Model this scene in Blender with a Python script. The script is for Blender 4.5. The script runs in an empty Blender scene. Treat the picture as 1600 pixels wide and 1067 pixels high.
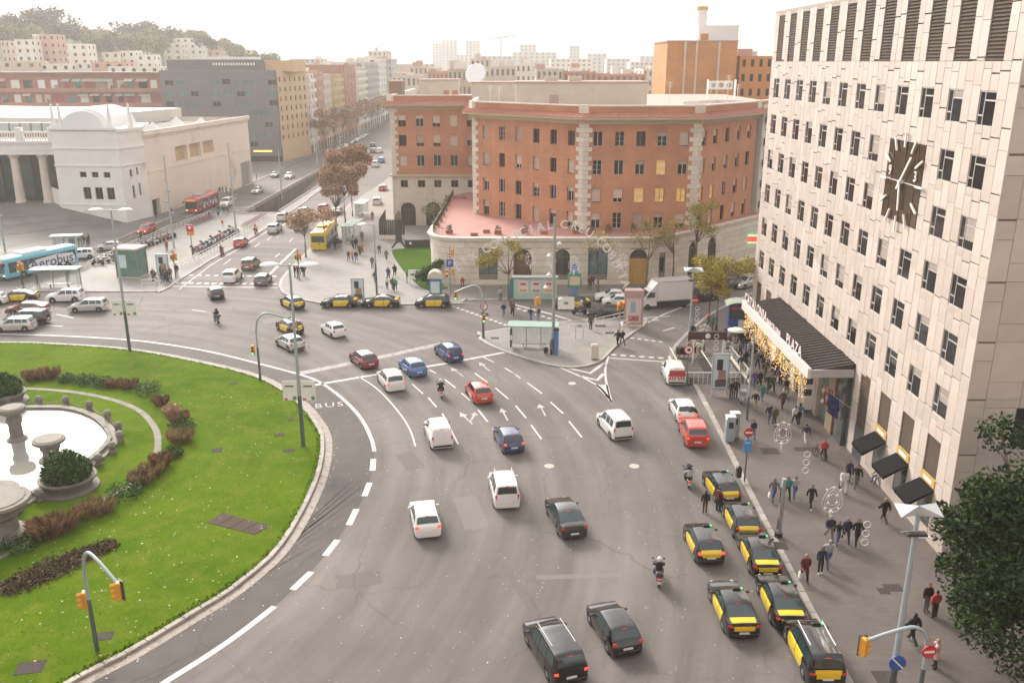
import bpy, bmesh, math, random
from mathutils import Vector, Matrix, noise as mnoise
R = math.radians
random.seed(7)
scene = bpy.context.scene
COL = scene.collection
CAM_H = 28.5
FOC = 1380.0                      # focal length in pixels of a 1600 px wide picture
PITCH = math.atan(436 / FOC)
cam_d = bpy.data.cameras.new('camera')
cam = bpy.data.objects.new('camera', cam_d)
COL.objects.link(cam)
cam.location = (0, 0, CAM_H)
cam.rotation_euler = (R(90) - PITCH, 0, 0)
cam_d.sensor_width = 36
cam_d.lens = 36 * FOC / 1600
cam_d.clip_start = 0.5
cam_d.clip_end = 9000
scene.camera = cam
SUN_AZ = R(-30)                    # left of the view direction (+Y)
SUN_EL = R(32)
world = bpy.data.worlds.new('World')
scene.world = world
world.use_nodes = True
wn = world.node_tree
wn.nodes.clear()
w_out = wn.nodes.new('ShaderNodeOutputWorld')
w_bg = wn.nodes.new('ShaderNodeBackground')
w_sky = wn.nodes.new('ShaderNodeTexSky')
w_sky.sky_type = 'NISHITA'
w_sky.sun_disc = False
w_sky.sun_elevation = SUN_EL
w_sky.sun_rotation = SUN_AZ
w_sky.altitude = 0
w_sky.air_density = 1.0
w_sky.dust_density = 6.0
w_sky.ozone_density = 1.0
w_hsv = wn.nodes.new('ShaderNodeHueSaturation')      # thin milky cloud takes most of the blue out of the sky
w_hsv.inputs['Saturation'].default_value = 0.22
w_mix = wn.nodes.new('ShaderNodeMix')
w_mix.data_type = 'RGBA'
w_mix.blend_type = 'MIX'
w_mix.inputs[0].default_value = 0.30
w_mix.inputs[7].default_value = (9.4, 8.9, 8.4, 1)
wn.links.new(w_sky.outputs[0], w_hsv.inputs['Color'])
wn.links.new(w_hsv.outputs[0], w_mix.inputs[6])
wn.links.new(w_mix.outputs[2], w_bg.inputs['Color'])
w_bg.inputs['Strength'].default_value = 0.128
wn.links.new(w_bg.outputs[0], w_out.inputs['Surface'])
sun_d = bpy.data.lights.new('sun', 'SUN')
sun_d.energy = 1.6
sun_d.angle = R(16)
sun_d.color = (1.0, 0.90, 0.78)
sun = bpy.data.objects.new('sun', sun_d)
COL.objects.link(sun)
sun.location = (-60, 140, 80)
_sd = Vector((math.sin(SUN_AZ) * math.cos(SUN_EL), math.cos(SUN_AZ) * math.cos(SUN_EL), math.sin(SUN_EL)))
sun.rotation_euler = (-_sd).to_track_quat('-Z', 'Y').to_euler()
vs = scene.view_settings
scene.display_settings.display_device = 'sRGB'
vs.view_transform = 'Standard'
vs.look = 'None'
vs.exposure = 1.08
vs.gamma = 1.0
vs.use_curve_mapping = False
scene.render.engine = 'CYCLES'
cy = scene.cycles
cy.use_denoising = True
cy.max_bounces = 6
cy.diffuse_bounces = 3
cy.glossy_bounces = 3
cy.transmission_bounces = 4
cy.transparent_max_bounces = 8
cy.volume_bounces = 2
cy.use_adaptive_sampling = True
cy.adaptive_threshold = 0.02
_cp, _sp = math.cos(PITCH), math.sin(PITCH)
def _ray(u, v):
 x, y = (u - 800) / FOC, -(v - 533.5) / FOC
 return x, _cp + y * _sp, -_sp + y * _cp
def G(u, v, z=0.0):
 "surveyed ground position of a photograph pixel at height z -> (x, y)"
 a, b, c = _ray(u, v); t = (z - CAM_H) / c
 return a * t, b * t
def A(u, v, Y):
 "point seen at pixel on the frontal plane y = Y"
 a, b, c = _ray(u, v); t = Y / b
 return Vector((a * t, Y, CAM_H + c * t))
MATS = {}
def mat(name, col, rough=0.7, metal=0.0, var=0.12, scale=3.0, bump=0.0, bscale=40.0, emit=None, spec=0.5, coat=0.0, obj_rand=0.0, trans=0.0, coords='Object', stretch=None, dirt=None, island=0.0, alpha=None):
 if name in MATS: return MATS[name]
 m = bpy.data.materials.new(name); MATS[name] = m
 m.use_nodes = True
 nt = m.node_tree; N = nt.nodes; L = nt.links
 b = N['Principled BSDF']
 b.inputs['Roughness'].default_value = rough
 b.inputs['Metallic'].default_value = metal
 b.inputs['Specular IOR Level'].default_value = spec
 if coat:
  b.inputs['Coat Weight'].default_value = coat
  b.inputs['Coat Roughness'].default_value = 0.06
 if trans: b.inputs['Transmission Weight'].default_value = trans
 if alpha is not None: b.inputs['Alpha'].default_value = alpha
 src = None
 tc = N.new('ShaderNodeTexCoord'); vec = tc.outputs[coords]
 if stretch:
  mp = N.new('ShaderNodeMapping'); mp.inputs['Scale'].default_value = stretch
  L.new(vec, mp.inputs['Vector']); vec = mp.outputs[0]
 rgb = N.new('ShaderNodeRGB'); rgb.outputs[0].default_value = (*col, 1); src = rgb.outputs[0]
 if var:
  nz = N.new('ShaderNodeTexNoise'); nz.inputs['Scale'].default_value = scale; nz.inputs['Detail'].default_value = 6
  nz.inputs['Roughness'].default_value = 0.65
  L.new(vec, nz.inputs['Vector'])
  mr = N.new('ShaderNodeMapRange'); mr.inputs[1].default_value = 0.25; mr.inputs[2].default_value = 0.75
  mr.inputs[3].default_value = 1 - var; mr.inputs[4].default_value = 1 + var
  L.new(nz.outputs['Fac'], mr.inputs[0])
  vm = N.new('ShaderNodeVectorMath'); vm.operation = 'SCALE'
  L.new(src, vm.inputs[0]); L.new(mr.outputs[0], vm.inputs['Scale']); src = vm.outputs[0]
 for amt, node, out in ((obj_rand, 'ShaderNodeObjectInfo', 'Random'), (island, 'ShaderNodeNewGeometry', 'Random Per Island')):
  if amt:
   oi = N.new(node)
   mr = N.new('ShaderNodeMapRange'); mr.inputs[3].default_value = 1 - amt; mr.inputs[4].default_value = 1 + amt
   L.new(oi.outputs[out], mr.inputs[0])
   vm = N.new('ShaderNodeVectorMath'); vm.operation = 'SCALE'
   L.new(src, vm.inputs[0]); L.new(mr.outputs[0], vm.inputs['Scale']); src = vm.outputs[0]
 if dirt:                       # (colour, scale, threshold): stains with a shape of their own
  nz = N.new('ShaderNodeTexNoise'); nz.inputs['Scale'].default_value = dirt[1]; nz.inputs['Detail'].default_value = 8
  L.new(vec, nz.inputs['Vector'])
  mr = N.new('ShaderNodeMapRange'); mr.inputs[1].default_value = dirt[2]; mr.inputs[2].default_value = dirt[2] + 0.2
  L.new(nz.outputs['Fac'], mr.inputs[0])
  mx = N.new('ShaderNodeMix'); mx.data_type = 'RGBA'; L.new(mr.outputs[0], mx.inputs[0]); L.new(src, mx.inputs[6])
  mx.inputs[7].default_value = (*dirt[0], 1); src = mx.outputs[2]
 L.new(src, b.inputs['Base Color'])
 if bump:
  nb = N.new('ShaderNodeTexNoise'); nb.inputs['Scale'].default_value = bscale; nb.inputs['Detail'].default_value = 4
  L.new(vec, nb.inputs['Vector'])
  bp = N.new('ShaderNodeBump'); bp.inputs['Strength'].default_value = bump; bp.inputs['Distance'].default_value = 0.02
  L.new(nb.outputs['Fac'], bp.inputs['Height']); L.new(bp.outputs[0], b.inputs['Normal'])
 if emit:
  b.inputs['Emission Color'].default_value = (*emit[0], 1); b.inputs['Emission Strength'].default_value = emit[1]
 return m
def srgb(r, g, b):
 f = lambda c: ((c / 255 + 0.055) / 1.055) ** 2.4 if c > 10 else c / 255 / 12.92
 return (f(r), f(g), f(b))
class MB:
 "collects faces; .obj() links them as ONE mesh object"
 def __init__(s): s.v = []; s.f = []; s.m = []; s.cm = 0
 def add(s, vs, fs):
  n = len(s.v); s.v += [tuple(p) for p in vs]
  for f in fs: s.f.append(tuple(i + n for i in f)); s.m.append(s.cm)
  return s
 def box(s, c, d, rz=0.0, M=None):
  hx, hy, hz = d[0] / 2, d[1] / 2, d[2] / 2
  P = [Vector((x, y, z)) for z in (-hz, hz) for x, y in ((-hx, -hy), (hx, -hy), (hx, hy), (-hx, hy))]
  if rz: Q = Matrix.Rotation(rz, 3, 'Z'); P = [Q @ p for p in P]
  P = [p + Vector(c) for p in P]
  if M: P = [M @ p for p in P]
  return s.add(P, [(3, 2, 1, 0), (4, 5, 6, 7), (0, 1, 5, 4), (1, 2, 6, 5), (2, 3, 7, 6), (3, 0, 4, 7)])
 def bb(s, x0, x1, y0, y1, z0, z1): return s.box(((x0 + x1) / 2, (y0 + y1) / 2, (z0 + z1) / 2), (abs(x1 - x0), abs(y1 - y0), abs(z1 - z0)))
 def poly(s, pts): return s.add(pts, [tuple(range(len(pts)))])
 def prism(s, xy, z0, z1):
  n = len(xy)
  if sum(xy[i][0] * xy[(i + 1) % n][1] - xy[(i + 1) % n][0] * xy[i][1] for i in range(n)) < 0: xy = xy[::-1]
  return s.add([(x, y, z0) for x, y in xy] + [(x, y, z1) for x, y in xy],
       [tuple(range(n))[::-1], tuple(range(n, 2 * n))] + [(i, (i + 1) % n, n + (i + 1) % n, n + i) for i in range(n)])
 def cyl(s, p0, p1, r0, r1=None, n=8, caps=True):
  r1 = r0 if r1 is None else r1
  p0, p1 = Vector(p0), Vector(p1); d = (p1 - p0)
  if d.length < 1e-6: return s
  q = d.to_track_quat('Z', 'Y').to_matrix()
  a = [p0 + q @ Vector((r0 * math.cos(2 * math.pi * i / n), r0 * math.sin(2 * math.pi * i / n), 0)) for i in range(n)]
  b = [p1 + q @ Vector((r1 * math.cos(2 * math.pi * i / n), r1 * math.sin(2 * math.pi * i / n), 0)) for i in range(n)]
  fs = [(i, (i + 1) % n, n + (i + 1) % n, n + i) for i in range(n)]
  if caps: fs += [tuple(range(n))[::-1], tuple(range(n, 2 * n))]
  return s.add(a + b, fs)
 def tube(s, pts, r, n=6):
  rs = r if isinstance(r, (list, tuple)) else [r] * len(pts)
  pts = [Vector(p) for p in pts]; vs_, fs = [], []
  for k, p in enumerate(pts):
   d = (pts[min(k + 1, len(pts) - 1)] - pts[max(k - 1, 0)])
   q = d.to_track_quat('Z', 'Y').to_matrix()
   vs_ += [p + q @ Vector((rs[k] * math.cos(2 * math.pi * i / n), rs[k] * math.sin(2 * math.pi * i / n), 0)) for i in range(n)]
  for k in range(len(pts) - 1):
   fs += [(k * n + i, k * n + (i + 1) % n, (k + 1) * n + (i + 1) % n, (k + 1) * n + i) for i in range(n)]
  fs += [tuple(range(n))[::-1], tuple(range((len(pts) - 1) * n, len(pts) * n))]
  return s.add(vs_, fs)
 def lathe(s, prof, n=16, c=(0, 0, 0)):
  vs_, fs = [], []
  for r_, z in prof: vs_ += [(c[0] + r_ * math.cos(2 * math.pi * i / n), c[1] + r_ * math.sin(2 * math.pi * i / n), c[2] + z) for i in range(n)]
  for k in range(len(prof) - 1):
   fs += [(k * n + i, k * n + (i + 1) % n, (k + 1) * n + (i + 1) % n, (k + 1) * n + i) for i in range(n)]
  fs += [tuple(range(n))[::-1], tuple(range((len(prof) - 1) * n, len(prof) * n))]
  return s.add(vs_, fs)
 def mesh(s, name, mats, smooth=False):
  me = bpy.data.meshes.new(name)
  me.from_pydata(s.v, [], s.f)
  for m in (mats if isinstance(mats, (list, tuple)) else [mats]): me.materials.append(m)
  if any(s.m): me.polygons.foreach_set('material_index', s.m)
  if smooth: me.polygons.foreach_set('use_smooth', [True] * len(me.polygons))
  me.update()
  return me
 def obj(s, name, mats, parent=None, smooth=False, loc=None, rz=0.0):
  return link(name, s.mesh(name, mats, smooth), parent, loc, rz)
def link(name, me, parent=None, loc=None, rz=0.0):
 o = bpy.data.objects.new(name, me); COL.objects.link(o)
 if parent is not None: o.parent = parent
 if loc is not None: o.location = loc
 if rz: o.rotation_euler = (0, 0, rz)
 return o
def autosmooth(me, ang=40):
 me.polygons.foreach_set('use_smooth', [True] * len(me.polygons))
 me.set_sharp_from_angle(angle=R(ang))
 return me
def empty(name, loc=(0, 0, 0), rz=0.0):
 o = bpy.data.objects.new(name, None); COL.objects.link(o)
 o.location = loc; o.rotation_euler = (0, 0, rz); o.empty_display_size = 0.3
 return o
def tag(o, label=None, cat=None, group=None, kind=None):
 if label: o['label'] = label
 if cat: o['category'] = cat
 if group: o['group'] = group
 if kind: o['kind'] = kind
 return o
def kids(o):
 return KIDS.setdefault(o.name, [c for c in o.children])
KIDS = {}
def copy_tree(o, parent=None):
 c = o.copy(); COL.objects.link(c); c.parent = parent
 for ch in kids(o): copy_tree(ch, c)
 return c
def smooth_line(pts, n=6, closed=False):
 "Catmull-Rom through 2-D or 3-D points"
 P = [Vector(p) for p in pts]; out = []
 N_ = len(P)
 for i in range(N_ if closed else N_ - 1):
  p0 = P[(i - 1) % N_] if closed or i > 0 else P[i]
  p1, p2 = P[i], P[(i + 1) % N_]
  p3 = P[(i + 2) % N_] if closed or i + 2 < N_ else p2
  for k in range(n):
   t = k / n
   out.append(0.5 * ((2 * p1) + (p2 - p0) * t + (2 * p0 - 5 * p1 + 4 * p2 - p3) * t * t + (3 * p1 - p0 - 3 * p2 + p3) * t ** 3))
 if not closed: out.append(P[-1])
 return out
def ribbon(pts, w, z, mb=None):
 "flat strip of width w along xy points"
 mb = mb or MB(); P = [Vector((p[0], p[1])) for p in pts]; vs_ = []
 for i, p in enumerate(P):
  d = (P[min(i + 1, len(P) - 1)] - P[max(i - 1, 0)]).normalized(); nrm = Vector((-d.y, d.x)) * w / 2
  vs_ += [(p.x + nrm.x, p.y + nrm.y, z), (p.x - nrm.x, p.y - nrm.y, z)]
 return mb.add(vs_, [(2 * i, 2 * i + 1, 2 * i + 3, 2 * i + 2) for i in range(len(P) - 1)])
def text_mesh(txt, size, ext=0.0, align='CENTER', bold=0.0, shear=0.0, spacing=1.0):
 cu = bpy.data.curves.new('lettering', 'FONT'); cu.body = txt; cu.size = size; cu.extrude = ext; cu.align_x = align; cu.align_y = 'CENTER'
 cu.offset = bold; cu.shear = shear; cu.space_character = spacing; cu.resolution_u = 3
 o = bpy.data.objects.new('lettering', cu); COL.objects.link(o)
 me = bpy.data.meshes.new_from_object(o)
 bpy.data.objects.remove(o); bpy.data.curves.remove(cu)
 return me
def lettering(txt, size, m, parent, loc, rot, ext=0.01, name='lettering', **k):
 me = text_mesh(txt, size, ext, **k); me.materials.clear(); me.materials.append(m)
 o = link(name, me, parent, loc); o.rotation_euler = rot
 return o
def holed(mb, M, w, h, holes, depth, z0=0.0):
 """wall in local (x along, y outward = -depth inside, z up) mapped by matrix M; holes = [(x0,x1,z0,z1)]; adds reveals"""
 xs = sorted({0, w, *[a for q in holes for a in q[:2]]}); zs = sorted({z0, h, *[a for q in holes for a in q[2:4]]})
 for i in range(len(xs) - 1):
  run = None
  for k in range(len(zs)):
   solid = False
   if k < len(zs) - 1:
    cx_, cz_ = (xs[i] + xs[i + 1]) / 2, (zs[k] + zs[k + 1]) / 2
    solid = not any(q[0] < cx_ < q[1] and q[2] < cz_ < q[3] for q in holes)
   if solid and run is None: run = zs[k]
   if not solid and run is not None:
    a, b, c, d = xs[i], xs[i + 1], run, zs[k]
    mb.poly([M @ Vector(p) for p in ((a, 0, c), (b, 0, c), (b, 0, d), (a, 0, d))]); run = None
 for a, b, c, d in [q[:4] for q in holes]:
  D = depth
  for p in (((a, 0, c), (a, D, c), (a, D, d), (a, 0, d)), ((b, 0, c), (b, 0, d), (b, D, d), (b, D, c)), ((a, 0, d), (a, D, d), (b, D, d), (b, 0, d)), ((a, 0, c), (b, 0, c), (b, D, c), (a, D, c))):
   mb.poly([M @ Vector(x) for x in p])
 return mb
def frameM(p0, p1, z=0.0):
 "matrix of a wall that runs from p0 to p1 (seen from outside, left to right); local y points inwards"
 d = Vector((p1[0] - p0[0], p1[1] - p0[1])); L_ = d.length; d.normalize()
 return Matrix(((d.x, -d.y, 0, p0[0]), (d.y, d.x, 0, p0[1]), (0, 0, 1, z), (0, 0, 0, 1))), L_
# ================================================================ ground
def asphalt(name, base, dark, spread=0.16, rings=0.5):
 m = bpy.data.materials.new(name); MATS[name] = m; m.use_nodes = True
 nt = m.node_tree; N = nt.nodes; L = nt.links; b = N['Principled BSDF']
 tc = N.new('ShaderNodeTexCoord')
 def nz(vec, sc, det=6, ro=0.6):
  n = N.new('ShaderNodeTexNoise'); n.inputs['Scale'].default_value = sc; n.inputs['Detail'].default_value = det; n.inputs['Roughness'].default_value = ro
  L.new(vec, n.inputs['Vector']); return n.outputs['Fac']
 def rng(x, a, b_, c, d):
  r_ = N.new('ShaderNodeMapRange'); L.new(x, r_.inputs[0])
  for i, q in enumerate((a, b_, c, d)): r_.inputs[i + 1].default_value = q
  return r_.outputs[0]
 def math_(op, x, y):
  q = N.new('ShaderNodeMath'); q.operation = op
  for i, t in enumerate((x, y)):
   if isinstance(t, (int, float)): q.inputs[i].default_value = t
   else: L.new(t, q.inputs[i])
  return q.outputs[0]
 P = tc.outputs['Object']
 sub = N.new('ShaderNodeVectorMath'); sub.operation = 'SUBTRACT'; L.new(P, sub.inputs[0]); sub.inputs[1].default_value = (-49.5, 55, 0)
 sx = N.new('ShaderNodeSeparateXYZ'); L.new(sub.outputs[0], sx.inputs[0])
 ln = N.new('ShaderNodeVectorMath'); ln.operation = 'LENGTH'; L.new(sub.outputs[0], ln.inputs[0])
 ang = math_('ARCTAN2', sx.outputs[1], sx.outputs[0])
 cb = N.new('ShaderNodeCombineXYZ'); L.new(math_('MULTIPLY', ln.outputs['Value'], 0.55), cb.inputs[0]); L.new(math_('MULTIPLY', ang, 2.2), cb.inputs[1])
 ring = nz(cb.outputs[0], 1.0, 5, 0.6)
 big = nz(P, 0.06, 4); mid = nz(P, 0.9, 6, 0.7); fine = nz(P, 30, 2, 0.8)
 f = math_('MULTIPLY', rng(ring, 0.3, 0.7, 1 - spread * rings * 2, 1 + spread * rings * 2), rng(big, 0.3, 0.7, 1 - spread, 1 + spread))
 f = math_('MULTIPLY', f, rng(mid, 0.25, 0.75, 0.9, 1.1))
 f = math_('MULTIPLY', f, rng(fine, 0.2, 0.8, 0.82, 1.18))
 rgb = N.new('ShaderNodeRGB'); rgb.outputs[0].default_value = (*base, 1)
 vm = N.new('ShaderNodeVectorMath'); vm.operation = 'SCALE'; L.new(rgb.outputs[0], vm.inputs[0]); L.new(f, vm.inputs['Scale'])
 st = rng(nz(P, 0.35, 7, 0.62), 0.60, 0.72, 0.0, 0.55)          # oil and patch stains
 mx = N.new('ShaderNodeMix'); mx.data_type = 'RGBA'; L.new(st, mx.inputs[0]); L.new(vm.outputs[0], mx.inputs[6]); mx.inputs[7].default_value = (*dark, 1)
 wv = N.new('ShaderNodeVectorMath'); wv.operation = 'MULTIPLY_ADD'; nn_ = N.new('ShaderNodeTexNoise'); nn_.inputs['Scale'].default_value = 0.8; L.new(P, nn_.inputs['Vector'])
 L.new(nn_.outputs['Color'], wv.inputs[0]); wv.inputs[1].default_value = (1.2, 1.2, 0); L.new(P, wv.inputs[2])
 vo = N.new('ShaderNodeTexVoronoi'); vo.feature = 'DISTANCE_TO_EDGE'; vo.inputs['Scale'].default_value = 0.13; L.new(wv.outputs[0], vo.inputs['Vector'])
 ck = math_('MULTIPLY', rng(vo.outputs['Distance'], 0.003, 0.009, 0.5, 0.0), rng(big, 0.42, 0.6, 0.0, 1.0))      # cracks and joints
 m2_ = N.new('ShaderNodeMix'); m2_.data_type = 'RGBA'; L.new(ck, m2_.inputs[0]); L.new(mx.outputs[2], m2_.inputs[6]); m2_.inputs[7].default_value = (0.05, 0.045, 0.042, 1); mx = m2_
 L.new(mx.outputs[2], b.inputs['Base Color'])
 L.new(rng(mid, 0.3, 0.7, 0.72, 0.9), b.inputs['Roughness'])
 b.inputs['Specular IOR Level'].default_value = 0.3
 bp = N.new('ShaderNodeBump'); bp.inputs['Strength'].default_value = 0.25; bp.inputs['Distance'].default_value = 0.01
 L.new(fine, bp.inputs['Height']); L.new(bp.outputs[0], b.inputs['Normal'])
 return m
M_ROAD = asphalt('asphalt_worn', (0.136, 0.121, 0.113), (0.090, 0.081, 0.077), 0.22, 0.6)
M_BUSLANE = asphalt('asphalt_bus_lane', (0.080, 0.069, 0.066), (0.058, 0.051, 0.049), 0.10, 0.4)
def paving(name, base, tile=(0.6, 0.4), joint=0.8, spread=0.1, rough=0.6, stain=0.5):
 m = bpy.data.materials.new(name); MATS[name] = m; m.use_nodes = True
 nt = m.node_tree; N = nt.nodes; L = nt.links; b = N['Principled BSDF']
 tc = N.new('ShaderNodeTexCoord'); P = tc.outputs['Object']
 br = N.new('ShaderNodeTexBrick'); br.inputs['Scale'].default_value = 1.0; br.inputs['Brick Width'].default_value = tile[0]; br.inputs['Row Height'].default_value = tile[1]
 br.inputs['Mortar Size'].default_value = 0.012; br.offset = 0.0 if tile[0] == tile[1] else 0.5
 c = Vector(base)
 br.inputs['Color1'].default_value = (*(c * (1 - spread)), 1); br.inputs['Color2'].default_value = (*(c * (1 + spread)), 1); br.inputs['Mortar'].default_value = (*(c * joint), 1)
 L.new(P, br.inputs['Vector'])
 n1 = N.new('ShaderNodeTexNoise'); n1.inputs['Scale'].default_value = 0.25; n1.inputs['Detail'].default_value = 8; n1.inputs['Roughness'].default_value = 0.65; L.new(P, n1.inputs['Vector'])
 r1 = N.new('ShaderNodeMapRange'); r1.inputs[1].default_value = 0.3; r1.inputs[2].default_value = 0.7; r1.inputs[3].default_value = 1 - stain * 0.4; r1.inputs[4].default_value = 1 + stain * 0.4
 L.new(n1.outputs['Fac'], r1.inputs[0])
 vm = N.new('ShaderNodeVectorMath'); vm.operation = 'SCALE'; L.new(br.outputs['Color'], vm.inputs[0]); L.new(r1.outputs[0], vm.inputs['Scale'])
 L.new(vm.outputs[0], b.inputs['Base Color'])
 r2 = N.new('ShaderNodeMapRange'); r2.inputs[1].default_value = 0.3; r2.inputs[2].default_value = 0.7; r2.inputs[3].default_value = rough - 0.15; r2.inputs[4].default_value = rough + 0.12
 L.new(n1.outputs['Fac'], r2.inputs[0]); L.new(r2.outputs[0], b.inputs['Roughness']); b.inputs['Specular IOR Level'].default_value = 0.2
 return m
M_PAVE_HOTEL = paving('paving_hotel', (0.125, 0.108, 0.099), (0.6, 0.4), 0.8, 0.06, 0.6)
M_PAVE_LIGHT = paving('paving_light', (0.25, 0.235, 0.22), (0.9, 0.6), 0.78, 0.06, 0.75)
M_PAVE_GREY = paving('paving_grey', (0.20, 0.18, 0.168), (0.6, 0.4), 0.85, 0.06, 0.6)
M_PAVE_FIRA = paving('paving_fira', (0.17, 0.16, 0.152), (3.0, 3.0), 0.6, 0.1, 0.7)
M_KERB = mat('kerb_stone', (0.36, 0.33, 0.30), 0.8, var=0.25, scale=1.2, obj_rand=0.14, bump=0.3)
M_PAINT = mat('road_paint', (0.52, 0.485, 0.45), 0.65, var=0.1, scale=1.5, dirt=((0.30, 0.27, 0.25), 2.2, 0.56))
M_PAINT_MID = mat('road_paint_mid', (0.42, 0.385, 0.355), 0.7, var=0.12, scale=1.5, dirt=((0.2, 0.18, 0.165), 1.8, 0.5))
M_PAINT_FAINT = mat('road_paint_worn', (0.30, 0.27, 0.245), 0.7, var=0.12, scale=1.5, dirt=((0.17, 0.15, 0.14), 1.6, 0.46))
TX0, TX1, TY0, TY1 = -52.6, -46.6, 176.0, 262.0
rb = MB(); E = 1480.0
for x0, x1, y0, y1 in ((-E, TX0, -400, E), (TX1, E, -400, E), (TX0, TX1, -400, TY0), (TX0, TX1, TY1, E)):
 rb.poly([(x0, y0, 0), (x1, y0, 0), (x1, y1, 0), (x0, y1, 0)])
road = tag(rb.obj('road', M_ROAD), 'wide grey asphalt roadway of the roundabout and avenues', 'road', kind='structure')
M_TRENCH = mat('trench_concrete', (0.16, 0.135, 0.11), 0.85, var=0.2, scale=0.4, dirt=((0.07, 0.06, 0.05), 0.3, 0.5))
t = MB(); D = 5.0
t.poly([(TX0, TY0, -D), (TX1, TY0, -D), (TX1, TY1, 0.0), (TX0, TY1, 0.0)])
t.poly([(TX0, TY0, -D), (TX0, TY0, 0), (TX0, TY1, 0)]); t.poly([(TX1, TY0, -D), (TX1, TY1, 0), (TX1, TY0, 0)])
t.poly([(TX0, TY0, -D), (TX1, TY0, -D), (TX1, TY0, 0), (TX0, TY0, 0)])
trench = tag(t.obj('underpass_ramp', M_TRENCH), 'dark underpass ramp sunk beside the avenue', 'ramp', kind='structure')
w = MB(); w.bb(TX0 - 0.25, TX0 + 0.05, TY0 - 0.3, TY1, 0.0, 0.75); w.obj('parapet', mat('parapet_stone', (0.34, 0.31, 0.28), 0.8, var=0.2), trench)
w = MB(); w.bb(TX1 - 0.05, TX1 + 0.2, TY0 - 0.3, TY1, 0.0, 0.35); w.obj('parapet', MATS['parapet_stone'], trench)
def pavement(name, pts, m, label, h=0.13, kerb_range=None, seg=1.2, kw=0.32, z0=0.0):
 "raised slab; kerb stones are children along pts[a:b]"
 mb = MB(); mb.prism([tuple(p[:2]) for p in pts], z0 - 0.05, h)
 o = tag(mb.obj(name, m), label, 'pavement', kind='structure')
 if kerb_range: kerb(o, pts[kerb_range[0]:kerb_range[1]], h + 0.012, seg, kw)
 return o
_stone = {}
def kerb(parent, line, top, seg=1.2, kw=0.32, limit=300):
 P = [Vector((p[0], p[1])) for p in line]
 tot = sum((P[i + 1] - P[i]).length for i in range(len(P) - 1)); n = max(1, int(tot / seg)); step = tot / n
 key = (round(step, 2), kw, top)
 if key not in _stone:
  b = MB(); a, c = step / 2 - 0.012, kw / 2
  b.add([(-a, -c, -0.02), (a, -c, -0.02), (a, c, -0.02), (-a, c, -0.02), (-a, -c, top - 0.03), (a, -c, top - 0.03), (a, c, top - 0.03), (-a, c, top - 0.03),
     (-a + .02, -c + .03, top), (a - .02, -c + .03, top), (a - .02, c - .03, top), (-a + .02, c - .03, top)],
     [(0, 1, 5, 4), (1, 2, 6, 5), (2, 3, 7, 6), (3, 0, 4, 7), (4, 5, 9, 8), (5, 6, 10, 9), (6, 7, 11, 10), (7, 4, 8, 11), (8, 9, 10, 11)])
  _stone[key] = b.mesh('kerb_stone', M_KERB)
 i, acc = 0, 0.0
 for k in range(n):
  s = (k + 0.5) * step
  while i < len(P) - 2 and acc + (P[i + 1] - P[i]).length < s: acc += (P[i + 1] - P[i]).length; i += 1
  d = (P[i + 1] - P[i]); q = P[i] + d.normalized() * (s - acc)
  link('kerb_stone', _stone[key], parent, (q.x, q.y, random.uniform(-0.006, 0.006)), math.atan2(d.y, d.x) + random.uniform(-.006, .006))
LAWN_PX = [(0, 537), (100, 540), (203, 548), (300, 565), (400, 590), (460, 625), (495, 665), (504, 700), (490, 760), (440, 850), (370, 915), (300, 960), (200, 1020), (110, 1067)]
lawn_edge = [Vector(G(*p)) for p in LAWN_PX]
C0 = Vector((-49.5, 55.0)); RL = 35.2
lawn_curve = smooth_line([C0 + RL * Vector((math.cos(a), math.sin(a))) for a in (R(112),)] + lawn_edge + [C0 + RL * Vector((math.cos(a), math.sin(a))) for a in (R(-48), R(-60))], 5)
arc = [C0 + RL * Vector((math.cos(R(a)), math.sin(R(a)))) for a in range(-65, -246, -6)]
def lawn_material(name, c1, c2, c3, spots=True):
 m = bpy.data.materials.new(name); MATS[name] = m; m.use_nodes = True
 nt = m.node_tree; N = nt.nodes; L = nt.links; b = N['Principled BSDF']
 P = N.new('ShaderNodeTexCoord').outputs['Object']
 def nz(sc, det=6):
  n = N.new('ShaderNodeTexNoise'); n.inputs['Scale'].default_value = sc; n.inputs['Detail'].default_value = det; n.inputs['Roughness'].default_value = 0.7
  L.new(P, n.inputs['Vector']); return n.outputs['Fac']
 def mixc(f, a, c, lo, hi):
  r_ = N.new('ShaderNodeMapRange'); r_.inputs[1].default_value = lo; r_.inputs[2].default_value = hi; L.new(f, r_.inputs[0])
  x = N.new('ShaderNodeMix'); x.data_type = 'RGBA'; L.new(r_.outputs[0], x.inputs[0])
  for i, q in ((6, a), (7, c)):
   if isinstance(q, tuple): x.inputs[i].default_value = (*q, 1)
   else: L.new(q, x.inputs[i])
  return x.outputs[2]
 c = mixc(nz(0.12, 5), c1, c2, 0.35, 0.65)
 c = mixc(nz(0.7, 8), c, c3, 0.47, 0.80)
 fine = nz(9, 5)
 dk = tuple(q * 0.72 for q in c1)
 c = mixc(fine, c, dk, 0.48, 0.72)
 L.new(c, b.inputs['Base Color']); b.inputs['Roughness'].default_value = 1.0; b.inputs['Specular IOR Level'].default_value = 0.04
 bp = N.new('ShaderNodeBump'); bp.inputs['Strength'].default_value = 0.6; bp.inputs['Distance'].default_value = 0.05
 L.new(nz(14, 6), bp.inputs['Height']); L.new(bp.outputs[0], b.inputs['Normal'])
 return m
M_LAWN = lawn_material('lawn_grass', (0.055, 0.112, 0.0012), (0.100, 0.160, 0.004), (0.165, 0.168, 0.024))
lb = MB(); inner = [tuple(p) for p in lawn_curve] + [tuple(p) for p in arc]
lb.prism([C0 + (Vector(p) - C0) * 0.995 for p in inner], -0.03, 0.14)
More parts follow.
